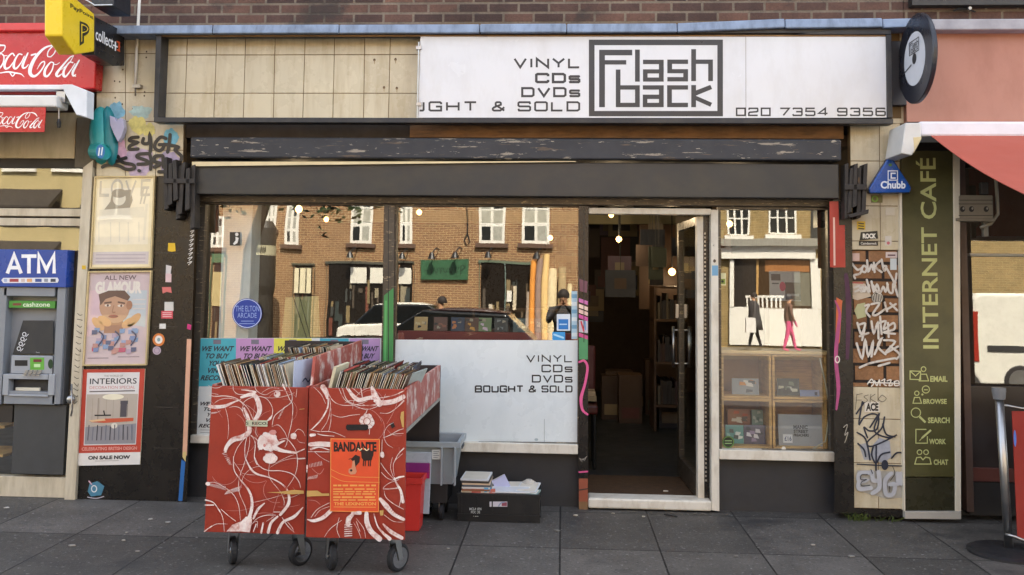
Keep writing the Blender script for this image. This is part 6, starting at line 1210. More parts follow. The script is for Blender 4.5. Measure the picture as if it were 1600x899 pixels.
# bench with face-out sleeves behind the middle pane
Yb_ = .42; zb0 = P(760, 519, Yb_).z
m = MB(); m.box(P(622, 520, Yb_).x, P(903, 520, Yb_).x, Yb_, Yb_+.03, zb0-.10, zb0, C('6e2422', .5)); m.box(P(622, 520, Yb_).x, P(903, 520, Yb_).x, Yb_-.03, Yb_+.25, .05, zb0-.1, C('5a1f1e', .5)); bn = m.build('display_bench'); tag(bn, 'maroon display bench behind the middle window', 'bench')
for k, (px, c1, c2, ds) in enumerate(((657, 'b79a6a', 'c9b48a', 'tan'), (688, '5a3a34', '7d4a3c', 'dark red'), (715, '23304a', 'b06a3a', 'navy and orange'), (737, '4a2a1c', 'c08a3a', 'brown and gold'), (757, '6b7d58', 'c8b0c0', 'green and lilac'), (783, '22262a', '6d7478', 'black and grey'), (812, '33474a', '8a9a90', 'teal'), (838, '1f2a30', '5a6a60', 'near black'))):
    p = P(px, 519, Yb_+.06); w_ = .105; 
    m = MB(); m.box(-w_/2, w_/2, 0, .004, 0, w_, C(c1, .4)); g_ = lambda u, v, e=0.0: Vector(((u-.5)*w_, -.0002-e, (1-v)*w_)); cv([c2, c1, '8a8272', c2, '2a2624'])(m, g_)
    o = m.build('record_cover', loc=(0, 0, 0)); o.location = (p.x, p.y, zb0+.001); o.rotation_euler = (-.15, 0, random.uniform(-.1, .1)); tag(o, f'small {ds} record cover propped on the maroon bench behind the middle window', 'record', 'record covers along the maroon bench')
# pine display cubes in the right window
cub = thing('display_cubes', 'two by two pine display cubes filling the foot of the right window', 'shelf unit', (1.45, .4, .42))
Yc = .24
X0, X1, X2, X3 = P(1127, 600, Yc).x, P(1205.5, 600, Yc).x, P(1207, 600, Yc).x, P(1292, 600, Yc).x
zT, zM, zBt = P(1200, 553, Yc).z, P(1200, 624, Yc).z, P(1200, 702, Yc).z
t_ = .018
for (xa, xb, za, zb_) in ((X0, X1, zM+.001, zT), (X2, X3, zM+.001, zT-.003), (X0, X1, zBt, zM), (X2, X3, zBt, zM-.003)):
    m = MB(); m.box(xa, xb, Yc, Yc+.34, za, za+t_, PINE); m.box(xa, xb, Yc, Yc+.34, zb_-t_, zb_, PINE); m.box(xa, xa+t_, Yc+.001, Yc+.34, za+t_, zb_-t_, PINE); m.box(xb-t_, xb, Yc+.001, Yc+.34, za+t_, zb_-t_, PINE); m.box(xa+t_, xb-t_, Yc+.33, Yc+.34, za+t_, zb_-t_, C('a3805a', .6) if xa == X0 else PINE); m.build('cube', cub, bevel=.002)
m = MB(); m.box(X0-.01, X3+.02, Yc-.04, Yc+.40, zT+.002, zT+.024, M('pale_ply', 'd2b078', .45, var=.15, vs=4)); m.build('top_board', cub, bevel=.002)
def prop(name, label, px0, py0, px1, py1, Y, col, draw=None, cat='record', rz=0.0):
    a, b = P(px0, py1, Y), P(px1, py0, Y); w_, h_ = b.x-a.x, b.z-a.z; m = MB(); m.box(-w_/2, w_/2, 0, .01, 0, h_, C(col, .35))
    g_ = lambda u, v, e=0.0: Vector(((u-.5)*w_, -.0002-e, (1-v)*h_))
    if draw: draw(m, g_)
    o = m.build(name, loc=(0, 0, 0)); o.location = ((a.x+b.x)/2, Y, a.z); o.rotation_euler = (-.08, 0, rz); return tag(o, label, cat, 'goods in the right window')
prop('record_cover', 'silver and orange boxed disc set in the upper left display cube', 1144, 592, 1186, 619, Yc+.10, '8d9298', cv(['d9d6d0', 'c9843a', '4a525c']))
prop('record_cover', 'dark group photo record cover in the upper right display cube', 1215, 592, 1249, 619, Yc+.08, '3a3f3c', cv(['c9c6b0', '6d7a6a', '22262a', 'd6d2c4']))
prop('disc_case', 'pale blue disc case lying beside the dark cover in the upper right cube', 1250, 610, 1281, 620, Yc+.06, '8d97b8', lambda m, g_: m.fpoly([(.75, .3), (.9, .3), (.9, .8), (.75, .8)], g_, C('3a3f55'), .0004), rz=.12)
prop('record_cover', 'orange and white record cover at top left of the lower left cube', 1137, 640, 1172, 664, Yc+.2, '9c6a4c', cv(['d9cfc0', 'c05a2a', '4a3a30']))
prop('record_cover', 'pale mint record cover at top right of the lower left cube', 1175, 641, 1196, 664, Yc+.2, '8fa69a', cv(['c6d0c8', '6f8a80']))
prop('record_cover', 'teal record cover at lower left of the lower left cube', 1134, 665, 1162, 693, Yc+.08, '4a8a86', cv(['cfd6d0', '2a3a38', '7fb0a8']))
prop('record_cover', 'purple and white record cover at lower right of the lower left cube', 1163, 665, 1196, 694, Yc+.09, '4a4258', cv(['d0ccd4', '8d7a9a', '2a2632']))
prop('box_set', 'silver grey box set with black band lettering in the lower right cube', 1217, 649, 1286, 698, Yc+.06, '9a9da2', lambda m, g_: (m.text('MANIC', [(.34, .33), (.66, .33), (.66, .45), (.34, .45)], g_, C('1c1c1e'), .0006, .04), m.text('STREET', [(.34, .47), (.67, .47), (.67, .57), (.34, .57)], g_, C('1c1c1e'), .0006, .04), m.text('PREACHERS', [(.34, .59), (.68, .59), (.68, .68), (.34, .68)], g_, C('1c1c1e'), .0006, .04), m.fpoly([(.1, .62), (.31, .62), (.31, .88), (.1, .88)], g_, C('d9dbe0'), .0005), m.text('£16', [(.13, .68), (.29, .68), (.29, .82), (.13, .82)], g_, C('3a4a7a'), .0009, .02)), cat='box set')
prop('reflected_sign_box', 'grey box standing in for a reflected sign behind the right window glass', 1203, 424, 1251, 470, Yc+.30, 'a9aeb2', lambda m, g_: (m.fpoly([(.06, .1), (.36, .1), (.36, .32), (.06, .32)], g_, C('50565c'), .0004), m.fpoly([(.08, .4), (.3, .4), (.3, .44), (.08, .44)], g_, C('50565c'), .0004), m.fpoly([(.5, .38), (1, .38), (1, .98), (.5, .98)], g_, C('4a4f56'), .0004), m.fdisc(.42, .52, .1, .16, g_, C('b0486a'), .0008), m.stroke([(.56, .8), (.95, .8)], .08, g_, C('9aa0a6'), .0009, False, False)), cat='box')  # solid box drawn in place of a sign's reflection in the pane
m = MB(); q = P(1227, 548, Yc+.32); m.box(q.x-.12, q.x+.12, q.y-.02, q.y+.14, zT+.025, P(1227, 470, Yc+.3).z-.003, C('6b5a44', .6)); tag(m.build('plinth_box'), 'brown plinth box added under the box standing in for a reflected sign', 'plinth', 'goods in the right window')
m = MB(); q = P(1285, 335, .32); m.box(q.x-.05, q.x+.05, .28, .38, q.z-.10, q.z+.06, BLACKP); m.lathe((q.x-.01, .275, q.z-.02), [(.03, -.002), (.034, .006)], C('3a3d40'), 16, 'y'); tag(m.build('speaker'), 'small black speaker hung in the top right corner of the right window', 'speaker')
m = MB(); m.tube([P(1281, 560, .22), P(1290, 600, .21), P(1297, 640, .2), P(1290, 690, .19), P(1270, 702, .18)], .006, C('b8ac90')); tag(m.build('cable', smooth=True), 'pale cable hanging down the right edge of the right window', 'cable')
# interior racks, shelves, lamps seen through the doorway
WD = M('dark_wood', '3f2b1a', .55, var=.25, vs=5); TANW = M('tan_wood', '4e361f', .5, var=.2, vs=5)
m = MB(); m.box(-2.9, 2.05, 4.2, 4.35, 2.30, 2.45, C('8a8468', .7)); m.build('beam', shop)
def shelf(name, label, x0, x1, y0, y1, zs, cat='shelf'):
    t = thing(name, label, cat, ((x0+x1)/2, (y0+y1)/2, .05)); m = MB()
    for z in zs: m.box(x0, x1, y0, y1, z, z+.025, TANW)
    m.box(x0, x0+.025, y0+.003, y1, .05, zs[-1]-.002, WD); m.box(x1-.025, x1, y0+.003, y1, .05, zs[-1]-.002, WD); m.build('boards', t)
    for j, z in enumerate(zs[:-1]):
        m = MB(); x = x0+.04
        while x < x1-.06: 
            w_ = random.uniform(.01, .05); m.box(x, x+w_-.002, y0+.02, y1-.02, z+.026, z+random.uniform(.2, .3), C(random.choice(('5a5446', '463424', '35302a', '2a2622', '22242a', '3c2826')), .5)); x += w_
        o = m.build('stock', t); o['kind'] = 'stuff'
    return t
shelf('record_rack', 'tan wooden record rack deep inside the doorway below the hanging globe lamp', .98, 1.35, 3.2, 3.7, (.3, .75, 1.2, 1.55), 'rack')
rk = random.Random(31)
HC_ = ('6a5a44', '4a3c34', '7d7464', '2e3440', '5c3028', '3c4438', '8a7a58', '2a2624', '5a4a5a')
for k in range(46):
    m = MB(); x, z, y = rk.uniform(-.3, 2.0), rk.uniform(.9, 2.35), 6.58-rk.uniform(0, .02); w_ = rk.choice((.2, .31, .31, .42)); h_ = w_*rk.choice((1, 1, 1.35)); m.box(x, x+w_, y, y+.006, z, z+h_, C(rk.choice(HC_), .5)); m.fpoly([(0, 0), (1, 0), (1, 1), (0, 1)], lambda u, v, e: Vector((x+w_*(.15+.6*u), y-.0015, z+h_*(.2+.5*v))), C(rk.choice(HC_), .5))
    tag(m.build('record_cover'), 'dim record cover or print pinned to the back wall of the shop', 'record', 'covers on the back wall of the shop')
for k in range(16):
    m = MB(); x, y, z = rk.uniform(.35, 1.5), rk.uniform(2.4, 4.0), rk.uniform(1.7, 2.3); w_, h_ = rk.uniform(.12, .3), rk.uniform(.14, .36); m.box(x, x+w_, y, y+.012, z-h_, z, C(rk.choice(HC_), .6)); m.box(x+w_*.3, x+w_*.7, y-.003, y-.0005, z-h_*.7, z-h_*.3, C(rk.choice(HC_), .6)); m.tube([(x+w_/2, y+.006, z), (x+w_/2, y+.006, 2.61)], .003, BLACKP, 5)
    tag(m.build('hanging_stock'), 'dim piece of stock hanging from the ceiling inside the doorway', 'stock', 'stock hanging inside the doorway')
for k in range(7):
    m = MB(); x, y = rk.uniform(.45, 1.3), rk.uniform(2.2, 5.5); w_ = rk.uniform(.2, .4); m.box(x, x+w_, y, y+.3, .047, rk.uniform(.3, .7), C(rk.choice(('4a3622', '3a2a1c', '2c2a2c')), .6)); m.box(x+.03, x+w_-.03, y-.004, y-.001, .1, .22, C(rk.choice(HC_), .6))
    tag(m.build('stock_box'), 'dark box of stock standing on the shop floor inside the doorway', 'box', 'stock boxes inside the doorway')
shelf('record_rack', 'dark record rack along the left inside the doorway', -.9, .05, 2.6, 3.1, (.4, .9, 1.3), 'rack')
for k in range(9):
    m = MB(); c = random.choice(('3a3432', '55504a', '2a2c34', '6b5a48', '46403a')); x = -1.6+k*.42; m.box(x, x+.34, 4.17, 4.195, 2.46, 2.60, C(c, .5)); o = m.build('record_cover'); tag(o, 'dim record cover in the row above the beam inside the doorway', 'record', 'record covers above the beam')
m = MB(); m.box(.9, 1.6, 4.11, 4.16, 1.3, 2.29, WD); m.build('partition', shop)
BULB = glow('warm_lamp_glass', 'ffc070', 1.3)
def bulb(px, py, Y, label, r_=.045):
    r_ *= .72
    p = P(px, py, Y); t = thing('pendant_lamp', label, 'lamp', p)
    t['group'] = 'lamps inside the record shop'
    m = MB(); m.lathe(p, [(.006, r_), (r_*.7, r_*.7), (r_, 0), (r_*.7, -r_*.7), (.006, -r_)], BULB, 16); m.build('bulb', t, smooth=True)
    m = MB(); m.tube([(p.x, p.y, p.z+r_+.002), (p.x, p.y, 2.61)], .006, BLACKP, 6); m.build('flex', t)
    l = bpy.data.lights.new('lamp_light', 'POINT'); l.energy = .9; l.color = (1, .75, .45); l.shadow_soft_size = .05
    lo = bpy.data.objects.new('lamp_light', l); COL.objects.link(lo); lo.location = (p.x, p.y-.12, p.z-.02)
bulb(967, 374, 3.0, 'small lit lamp near the ceiling left of centre in the doorway'); bulb(1050, 425, 3.9, 'lit globe lamp beside the open door leaf in the doorway', .06); bulb(955, 336, 2.0, 'lit lamp right under the door head in the doorway', .035)
bulb(467, 327, 2.0, 'lit lamp at the top of the left window', .05); bulb(510, 343, 3.2, 'smaller lit lamp to the right in the left window', .04); bulb(655, 332, 2.6, 'lit lamp at the top left of the middle window', .04); bulb(1140, 350, 1.6, 'lit lamp at the top left of the right window', .04); bulb(860, 372, 3.4, 'lit lamp by the right edge of the middle window', .04)
# red chair by the door
ch = thing('red_chair', 'dark red padded chair just inside the doorway on the left', 'chair', (.34, 1.3, .05))
m = MB(); m.box(-.1, .31, 1.2, 1.6, .50, .58, C('451413', .5)); m.build('seat', ch, bevel=.02); m = MB(); m.box(-.1, .30, 1.56, 1.62, .60, 1.05, C('4a1615', .5)); m.build('backrest', ch, bevel=.02); 
for x in (-.07, .28):
    for y in (1.23, 1.56): m = MB(); m.tube([(x, y, .05), (x, y, .50)], .016, BLACKP); m.build('leg', ch)
m = MB(); m.box(-.05, .30, 1.3, 1.5, .60, .64, C('8a7a5a')); m.box(-.05, .29, 1.31, 1.5, .642, .68, C('a08a6a')); tag(m.build('book_pile'), 'small pile of brown books on the dark red chair', 'books')

# ------------------------------------------------------------------ the street opposite, seen in the panes
YO_ = -22.5
BRA = brick('orange_stock_brick', '724a2e', '8d6440', 'b09c76', bw=.225, rh=.075, ms=.012, var=.12)
BRB = brick('yellow_stock_brick', '7d683c', '93794a', '9c8c66', bw=.225, rh=.075, ms=.010, var=.15)
WPNT = M('white_joinery', 'dcd8cc', .5, var=.03); DKG = M('dark_window_glass', '2a2d2c', .15, var=.2); CURT = M('net_curtain', '9d9c90', .8, var=.25, vs=8)
def opp_box(m, px0, py0, px1, py1, Yf, d, mat):
    a, b = MR(px0, py1, Yf), MR(px1, py0, Yf); m.box(a.x, b.x, Yf-d, Yf, a.z, b.z, mat)
xs_ = MR(1105, 400, YO_).x
ob = thing('brick_terrace', 'orange brick terrace with white casement windows across the road', 'building', (-6, YO_, 0))
m = MB(); m.box(MR(250, 400, YO_).x, xs_-.01, YO_-8, YO_, 0, 9.5, BRA); m.build('wall', ob)
ob2 = thing('yellow_brick_shop', 'yellow brick house with a white shop front across the road', 'building', (xs_+4, YO_, 0))
m = MB(); m.box(xs_+.01, 34, YO_-8, YO_-.05, 0, 9.0, BRB); m.build('wall', ob2)
def casement(px0, py0, px1, py1, cols=2, root=ob, rows=(.42, .66)):
    a, b = MR(px0, py1, YO_), MR(px1, py0, YO_); m = MB(); m.box(a.x, b.x, YO_+.001, YO_+.012, a.z, b.z, WPNT); w_ = b.x-a.x; fr = .09; pw = (w_-fr*(cols+1))/cols
    wo = m.build('window', root)
    m = MB(); zs = [a.z+.1, a.z+(b.z-a.z)*.33, a.z+(b.z-a.z)*.40, a.z+(b.z-a.z)*.66, a.z+(b.z-a.z)*.69, b.z-.08]
    for c in range(cols):
        for j in range(3): m.box(a.x+fr+c*(pw+fr), a.x+fr+c*(pw+fr)+pw, YO_+.0125, YO_+.016, zs[2*j], zs[2*j+1], CURT if (c+j) % 3 else DKG)
    m.build('panes', wo); m = MB(); m.box(a.x-.12, b.x+.12, YO_+.001, YO_+.12, a.z-.14, a.z-.002, C('5a4436', .8)); m.build('sill', wo)
for q in ((322, 343, 345, 393), (411, 305, 430, 365), (443, 325, 466, 388), (545, 305, 581, 386), (622, 305, 644, 386), (747, 305, 790, 387), (815, 305, 858, 387), (930, 305, 970, 387), (1020, 305, 1060, 387)): casement(*q)
for q in (-8, -5, -2, 1): 
    m = MB(); m.box(q, q+1.0, YO_+.001, YO_+.012, 6.6, 8.2, WPNT); w1 = m.build('window', ob); m = MB(); m.box(q+.1, q+.9, YO_+.0125, YO_+.016, 6.7, 8.1, CURT); m.build('panes', w1)
ro_ = random.Random(9)
def clutter(o, px0, px1, n_=16):
    m = MB()
    for k in range(n_):
        x = ro_.uniform(px0+2, px1-8); w_ = ro_.uniform(2, 7); y0 = ro_.uniform(440, 520); h_ = ro_.uniform(8, 45); opp_box(m, x, y0, x+w_, y0+h_, YO_+.022+.001*k, .006, C(ro_.choice(('4a4034', '5a4a34', '3a3c38', '7d6c4a', '2c3430', '6a3a2a', '8a8068')), .6))
    q_ = m.build('goods', o); q_['kind'] = 'stuff'
GRN = M('green_shop_paint', '2f5a3c', .5, var=.1)
def opening(px0, py0, px1, py1, fr, bits=()):
    m = MB(); opp_box(m, px0, py0, px1, 543, YO_+.01, .009, C('1c1712', .3)); o = m.build('shop_opening', ob)
    m = MB(); opp_box(m, px0-3, py0-3, px1+3, py0, YO_+.05, .04, fr); opp_box(m, px0-3, py0, px0, 543, YO_+.05, .04, fr); opp_box(m, px1, py0, px1+3, 543, YO_+.05, .04, fr)
    m.build('frame', o)
    clutter(o, px0, px1, int((px1-px0)/4))
    if bits:
        m = MB()
        for b in bits: opp_box(m, *b[:4], YO_+.07, .015, C(b[4], .6))
        m.build('notices', o)
opening(508, 418, 600, 500, C('4a4a40'), ((545, 424, 570, 448, 'd6d2c4'), (575, 424, 598, 448, 'd6d2c4'), (571, 418, 574, 543, '5a5a50')))
opening(455, 420, 486, 500, C('4a4a3c'), ((456, 425, 484, 465, 'd9cfae'), (463, 424, 466, 466, '6a5a40'), (474, 424, 477, 466, '6a5a40')))
opening(620, 417, 642, 500, C('4a4a40'), ((621, 425, 640, 449, 'd6d2c4'),))
opening(749, 418, 830, 500, C('5c6a58'), ((786, 418, 789, 543, '6d8078'), (790, 459, 798, 476, 'dad6cc'), (800, 452, 806, 490, 'c2b49a'), (762, 480, 768, 520, 'b9ad98')))
opening(325, 405, 344, 500, C('3a4a34'), ((325, 403, 344, 417, '4a6a4a'), (326, 432, 342, 485, 'b0a070')))
m = MB(); opp_box(m, 655, 412, 731, 442, YO_+.10, .09, GRN); gs = m.build('green_shop_sign'); tag(gs, 'dark green shop sign on the orange brick terrace across the road', 'sign')
m = MB()
gm = lambda x, y, e: MR(x, y, YO_+.101+e)
for x0, w_ in ((672, 3), (678, 6), (687, 3), (692, 8), (702, 6), (710, 7)): m.stroke([(x0, 424), (x0+w_/2, 432), (x0+w_, 424)], 1.4, gm, C('16321f'), .001)
m.stroke([(661, 428), (668, 428)], 1.4, gm, C('16321f'), .001, cap=False); m.stroke([(720, 434), (720, 422), (726, 424), (721, 429)], 1.6, gm, C('16321f'), .001); m.build('lettering', gs)
for px, py in ((630, 405), (677, 404), (713, 404), (764, 405), (838, 405), (550, 404)):
    p = MR(px, py, YO_); m = MB(); m.tube([(p.x+.15, YO_+.002, p.z+.18), (p.x+.1, YO_+.25, p.z+.22), (p.x, YO_+.35, p.z+.08)], .02, BLACKP); m.lathe((p.x-.02, YO_+.38, p.z-.05), [(.13, -.08), (.05, .12)], BLACKP, 12); tag(m.build('swan_neck_lamp'), 'black swan neck lamp on the orange brick terrace across the road', 'lamp', 'swan neck lamps across the road')
p = MR(728, 380, YO_); m = MB(); m.tube([MR(728, 300, YO_+.03), MR(728, 372, YO_+.03), MR(723, 382, YO_+.03), MR(727, 391, YO_+.03), MR(732, 384, YO_+.03), MR(728, 372, YO_+.03)], .02, BLACKP); tag(m.build('cable_loop'), 'loop of black cable hanging on the orange brick terrace', 'cable')
for k, (px, top, w_, c) in enumerate(((831, 413, 9, 'd08a3a'), (841, 411, 10, '8a7468'), (851, 404, 10, 'd6b478'), (862, 428, 14, 'cdbb94'), (877, 427, 12, 'a48e68'), (889, 450, 8, 'c9b890'), (825, 462, 8, '9a8a7a'))):
    a = MR(px, 543, -21.9); b = MR(px, top, -21.9); m = MB(); r_ = w_/2/48; m.tube([(a.x, -21.7, .01), (a.x, -22.15, b.z)], r_, M('carpet_'+c, c, .95, var=.12), 14)
    m.tube([(a.x, -21.699, .012), (a.x, -21.70, .016)], r_*.5, BLACKP, 10); tag(m.build('carpet_roll'), ('orange', 'mauve brown', 'golden', 'wide cream', 'olive tan', 'short cream', 'short grey brown')[k]+' carpet roll standing against the shop front across the road', 'carpet roll', 'carpet rolls across the road')
# white shop front on the yellow house
YB2 = YO_-.05
m = MB(); opp_box(m, 1128, 378, 1288, 388, YB2+.35, .349, C('8a877c', .8)); opp_box(m, 1135, 388.5, 1286, 392, YB2+.25, .249, WPNT); opp_box(m, 1128, 393, 1279, 408, YB2+.20, .199, WPNT); opp_box(m, 1142, 490, 1286, 545, YB2+.12, .119, WPNT)
opp_box(m, 1142, 408.5, 1148, 489.5, YB2+.12, .119, WPNT); opp_box(m, 1272, 408.5, 1286, 489.5, YB2+.12, .119, WPNT); m.build('shop_front', ob2)
m = MB(); opp_box(m, 1148.5, 408.5, 1271.5, 489.5, YB2+.02, .019, C('3f2f20', .15)); o = m.build('display_window', ob2)
m = MB(); opp_box(m, 1150, 410, 1186, 489, YB2+.03, .008, C('2a2622', .3)); opp_box(m, 1187, 409, 1190, 489, YB2+.05, .02, C('b08a50')); opp_box(m, 1200, 412, 1270, 430, YB2+.03, .008, C('94602e')); opp_box(m, 1244, 432, 1270, 485, YB2+.03, .008, C('6d6a5a'))
for k in range(9): opp_box(m, 1170+k*6.5, 472, 1172.5+k*6.5, 488, YB2+.08, .03, WPNT)
opp_box(m, 1168, 469, 1232, 472, YB2+.08, .03, WPNT); m.build('display', o)
for (a_, b_) in ((1140, 1171), (1205, 1246)):
    a, b = MR(a_, 370, YB2), MR(b_, 300, YB2); m = MB(); m.box(a.x, b.x, YB2+.001, YB2+.01, a.z, b.z, DKG); o = m.build('window', ob2); m = MB()
    for k in range(4): x = a.x+(b.x-a.x)*k/3; m.box(x-.03, x+.03, YB2+.011, YB2+.03, a.z, b.z, WPNT)
    for k in range(4): z = a.z+(b.z-a.z)*k/3; m.box(a.x+.03, b.x-.03, YB2+.0105, YB2+.028, z-.02, z+.02, WPNT)
    m.build('glazing_bars', o); m = MB(); m.box(a.x-.15, b.x+.15, YB2+.001, YB2+.16, a.z-.16, a.z-.04, WPNT); m.build('sill', o)
for x in (8, 11, 15, 19):
    m = MB(); m.box(x, x+1.1, YB2+.001, YB2+.01, 3.4, 5.2, DKG); o = m.build('window', ob2); m = MB(); m.box(x-.1, x+1.2, YB2+.001, YB2+.15, 3.25, 3.38, WPNT); m.build('sill', o)
xl_ = MR(250, 400, YO_).x
ob3 = thing('cream_rendered_house', 'cream rendered house with dark windows far left across the road', 'building', (xl_-6, YO_, 0))
m = MB(); m.box(-50, xl_-.01, YO_-8, YO_+.02, 0, 8.5, M('cream_render', 'a8986c', .8, var=.12, vs=1)); m.build('wall', ob3)
for k in range(12):
    x = xl_-2.0-k*1.7
    for z in (3.6, 6.1):
        m = MB(); m.box(x, x+1.0, YO_+.021, YO_+.03, z, z+1.6, DKG); o = m.build('window', ob3); m = MB(); m.box(x-.08, x+1.08, YO_+.021, YO_+.12, z-.14, z-.01, WPNT); m.box(x+.46, x+.54, YO_+.031, YO_+.04, z, z+1.6, WPNT); m.build('sill', o)
    if k % 2 == 0: m = MB(); m.box(x-.2, x+1.9, YO_+.021, YO_+.03, .3, 2.5, C('241f1a', .3)); o = m.build('shop_opening', ob3); m = MB(); m.prism([(x-.3, YO_+.031, 2.9), (x-.3, YO_+.9, 2.35), (x-.3, YO_+.9, 2.2), (x-.3, YO_+.031, 2.75)], (2.3, 0, 0), C('2c2620', .7)); m.build('canopy', o)
# vehicles
def vehicle(name, label, x, y, L_, W_, prof, green, paint, rot=0.0, group=None, rear_light='a3261c', van=False):
    """length runs along x; prof and green are (x fraction, z) outlines of body and cabin"""
    t = thing(name, label, 'van' if van else 'car', (x, y, -.13)); z0 = -.13
    def loft(pts, wf, mat, nm, par, top=.0):
        m = MB(); n = len(pts); vs = []
        secs = [(-1, .93), (-.94, 1.0), (.94, 1.0), (1, .93)]
        for s_, sc_ in secs:
            for px, pz in pts:
                zz = min(p[1] for p in pts)+(pz-min(p[1] for p in pts))*(1 if abs(s_) < .97 else .985)
                tumble = 1-top*(pz-min(p[1] for p in pts))
                vs.append(((px-.5)*L_*(1 if abs(s_) < .97 else .985), s_*W_/2*wf*tumble, zz))
        k = len(secs); fs = [[i*n+j, i*n+(j+1) % n, (i+1)*n+(j+1) % n, (i+1)*n+j] for i in range(k-1) for j in range(n)]+[list(range(n-1, -1, -1)), [(k-1)*n+j for j in range(n)]]
        m.add([Vector((x+v[0]*math.cos(rot)-v[1]*math.sin(rot), y+v[0]*math.sin(rot)+v[1]*math.cos(rot), z0+v[2])) for v in vs], fs, mat)
        return m.build(nm, par, bevel=.03)
    def W3(a, b, c): return Vector((x+a*math.cos(rot)-b*math.sin(rot), y+a*math.sin(rot)+b*math.cos(rot), z0+c))
    loft(prof, 1, paint, 'body', t)
    if green:
        loft(green[0], .93, M('car_glass_'+name, '14181a', .08, var=.05), 'windows', t, .10); loft(green[1], .80, paint, 'roof', t, .02)
    for fx_ in (.18, .80):
        for s_ in (-1, 1):
            c = W3((fx_-.5)*L_, s_*(W_/2-.10), .31); m = MB(); ax = Vector((-math.sin(rot), math.cos(rot), 0)); b_ = Vector((math.cos(rot), math.sin(rot), 0)); n = 20
            wo = None
            for pr, mt, nm in ((((.26, -.11), (.31, -.08), (.31, .08), (.26, .11)), RUBBER, 'wheel'), (((.20, -.115), (.20, .115)), ALU, 'rim')):
                m = MB(); vs = [c+ax*h+(b_*math.cos(2*math.pi*k/n)+Vector((0, 0, 1))*math.sin(2*math.pi*k/n))*r_ for r_, h in pr for k in range(n)]
                m.add(vs, [[i*n+k, i*n+(k+1) % n, (i+1)*n+(k+1) % n, (i+1)*n+k] for i in range(len(pr)-1) for k in range(n)]+[list(range(n)), [(len(pr)-1)*n+k for k in range(n)]], mt); o = m.build(nm, wo or t); wo = wo or o
    return t, W3
CARB = [(0, .45), (.01, .80), (.06, .88), (.3, .92), (.72, .92), (.97, .80), (1, .5), (.99, .28), (.9, .22), (.08, .22)]
CARG = [(.10, .90), (.22, 1.36), (.55, 1.40), (.74, .91)]; CARR = [(.21, 1.365), (.30, 1.43), (.46, 1.44), (.56, 1.385)]
t, W3 = vehicle('parked_car', 'dark red parked car at the near kerb reflected in the shop windows', -2.05, -8.6, 4.1, 1.72, CARB, (CARG, CARR), C('2c1416', .25), math.pi)
for s_ in (-1, 1): m = MB(); a = W3(-2.045, s_*.6, .72); m.box(a.x-.05, a.x+.03, a.y-.16, a.y+.16, a.z-.10, a.z+.16, C('d0301c', .25)); m.build('tail_light', t)
t, W3 = vehicle('parked_car', 'white parked car in the sun on the far side of the road', -3.6, -16.8, 4.3, 1.75, CARB, (CARG, CARR), C('dcd8cc', .25))
VB = [(0, .45), (.0, 1.0), (.012, 1.72), (.03, 1.80), (.62, 1.82), (.72, 1.74), (.83, 1.10), (.98, .92), (1, .45), (.97, .25), (.03, .25)]
vt, W3 = vehicle('white_van', 'white panel van parked across the road', MR(1512, 500, -9.5).x+2.35, -10.3, 4.6, 1.8, VB, None, C('e2dfd2', .3), 0, van=True)
for s_ in (-1, 1): m = MB(); a = W3(-2.29, s_*.84, 1.05); m.box(a.x-.03, a.x+.13, a.y-.055, a.y+.075 if s_ > 0 else a.y+.055, a.z-.42, a.z+.45, C('9a2a1c', .2)); m.build('tail_light', vt)
m = MB(); a = W3(-2.0, .905, .80); b = W3(1.9, .915, .90); m.box(a.x, b.x, a.y, b.y, a.z, b.z, C('2a2b2c', .5)); m.build('side_strip', vt)
m = MB(); a = W3(-2.315, -.62, .55); m.box(a.x-.02, a.x+.0, a.y, a.y+1.24, a.z, a.z+1.10, C('7a8490', .35)); m.build('rear_doors', vt)  # blue-grey puts the shade on the van's rear into its colour
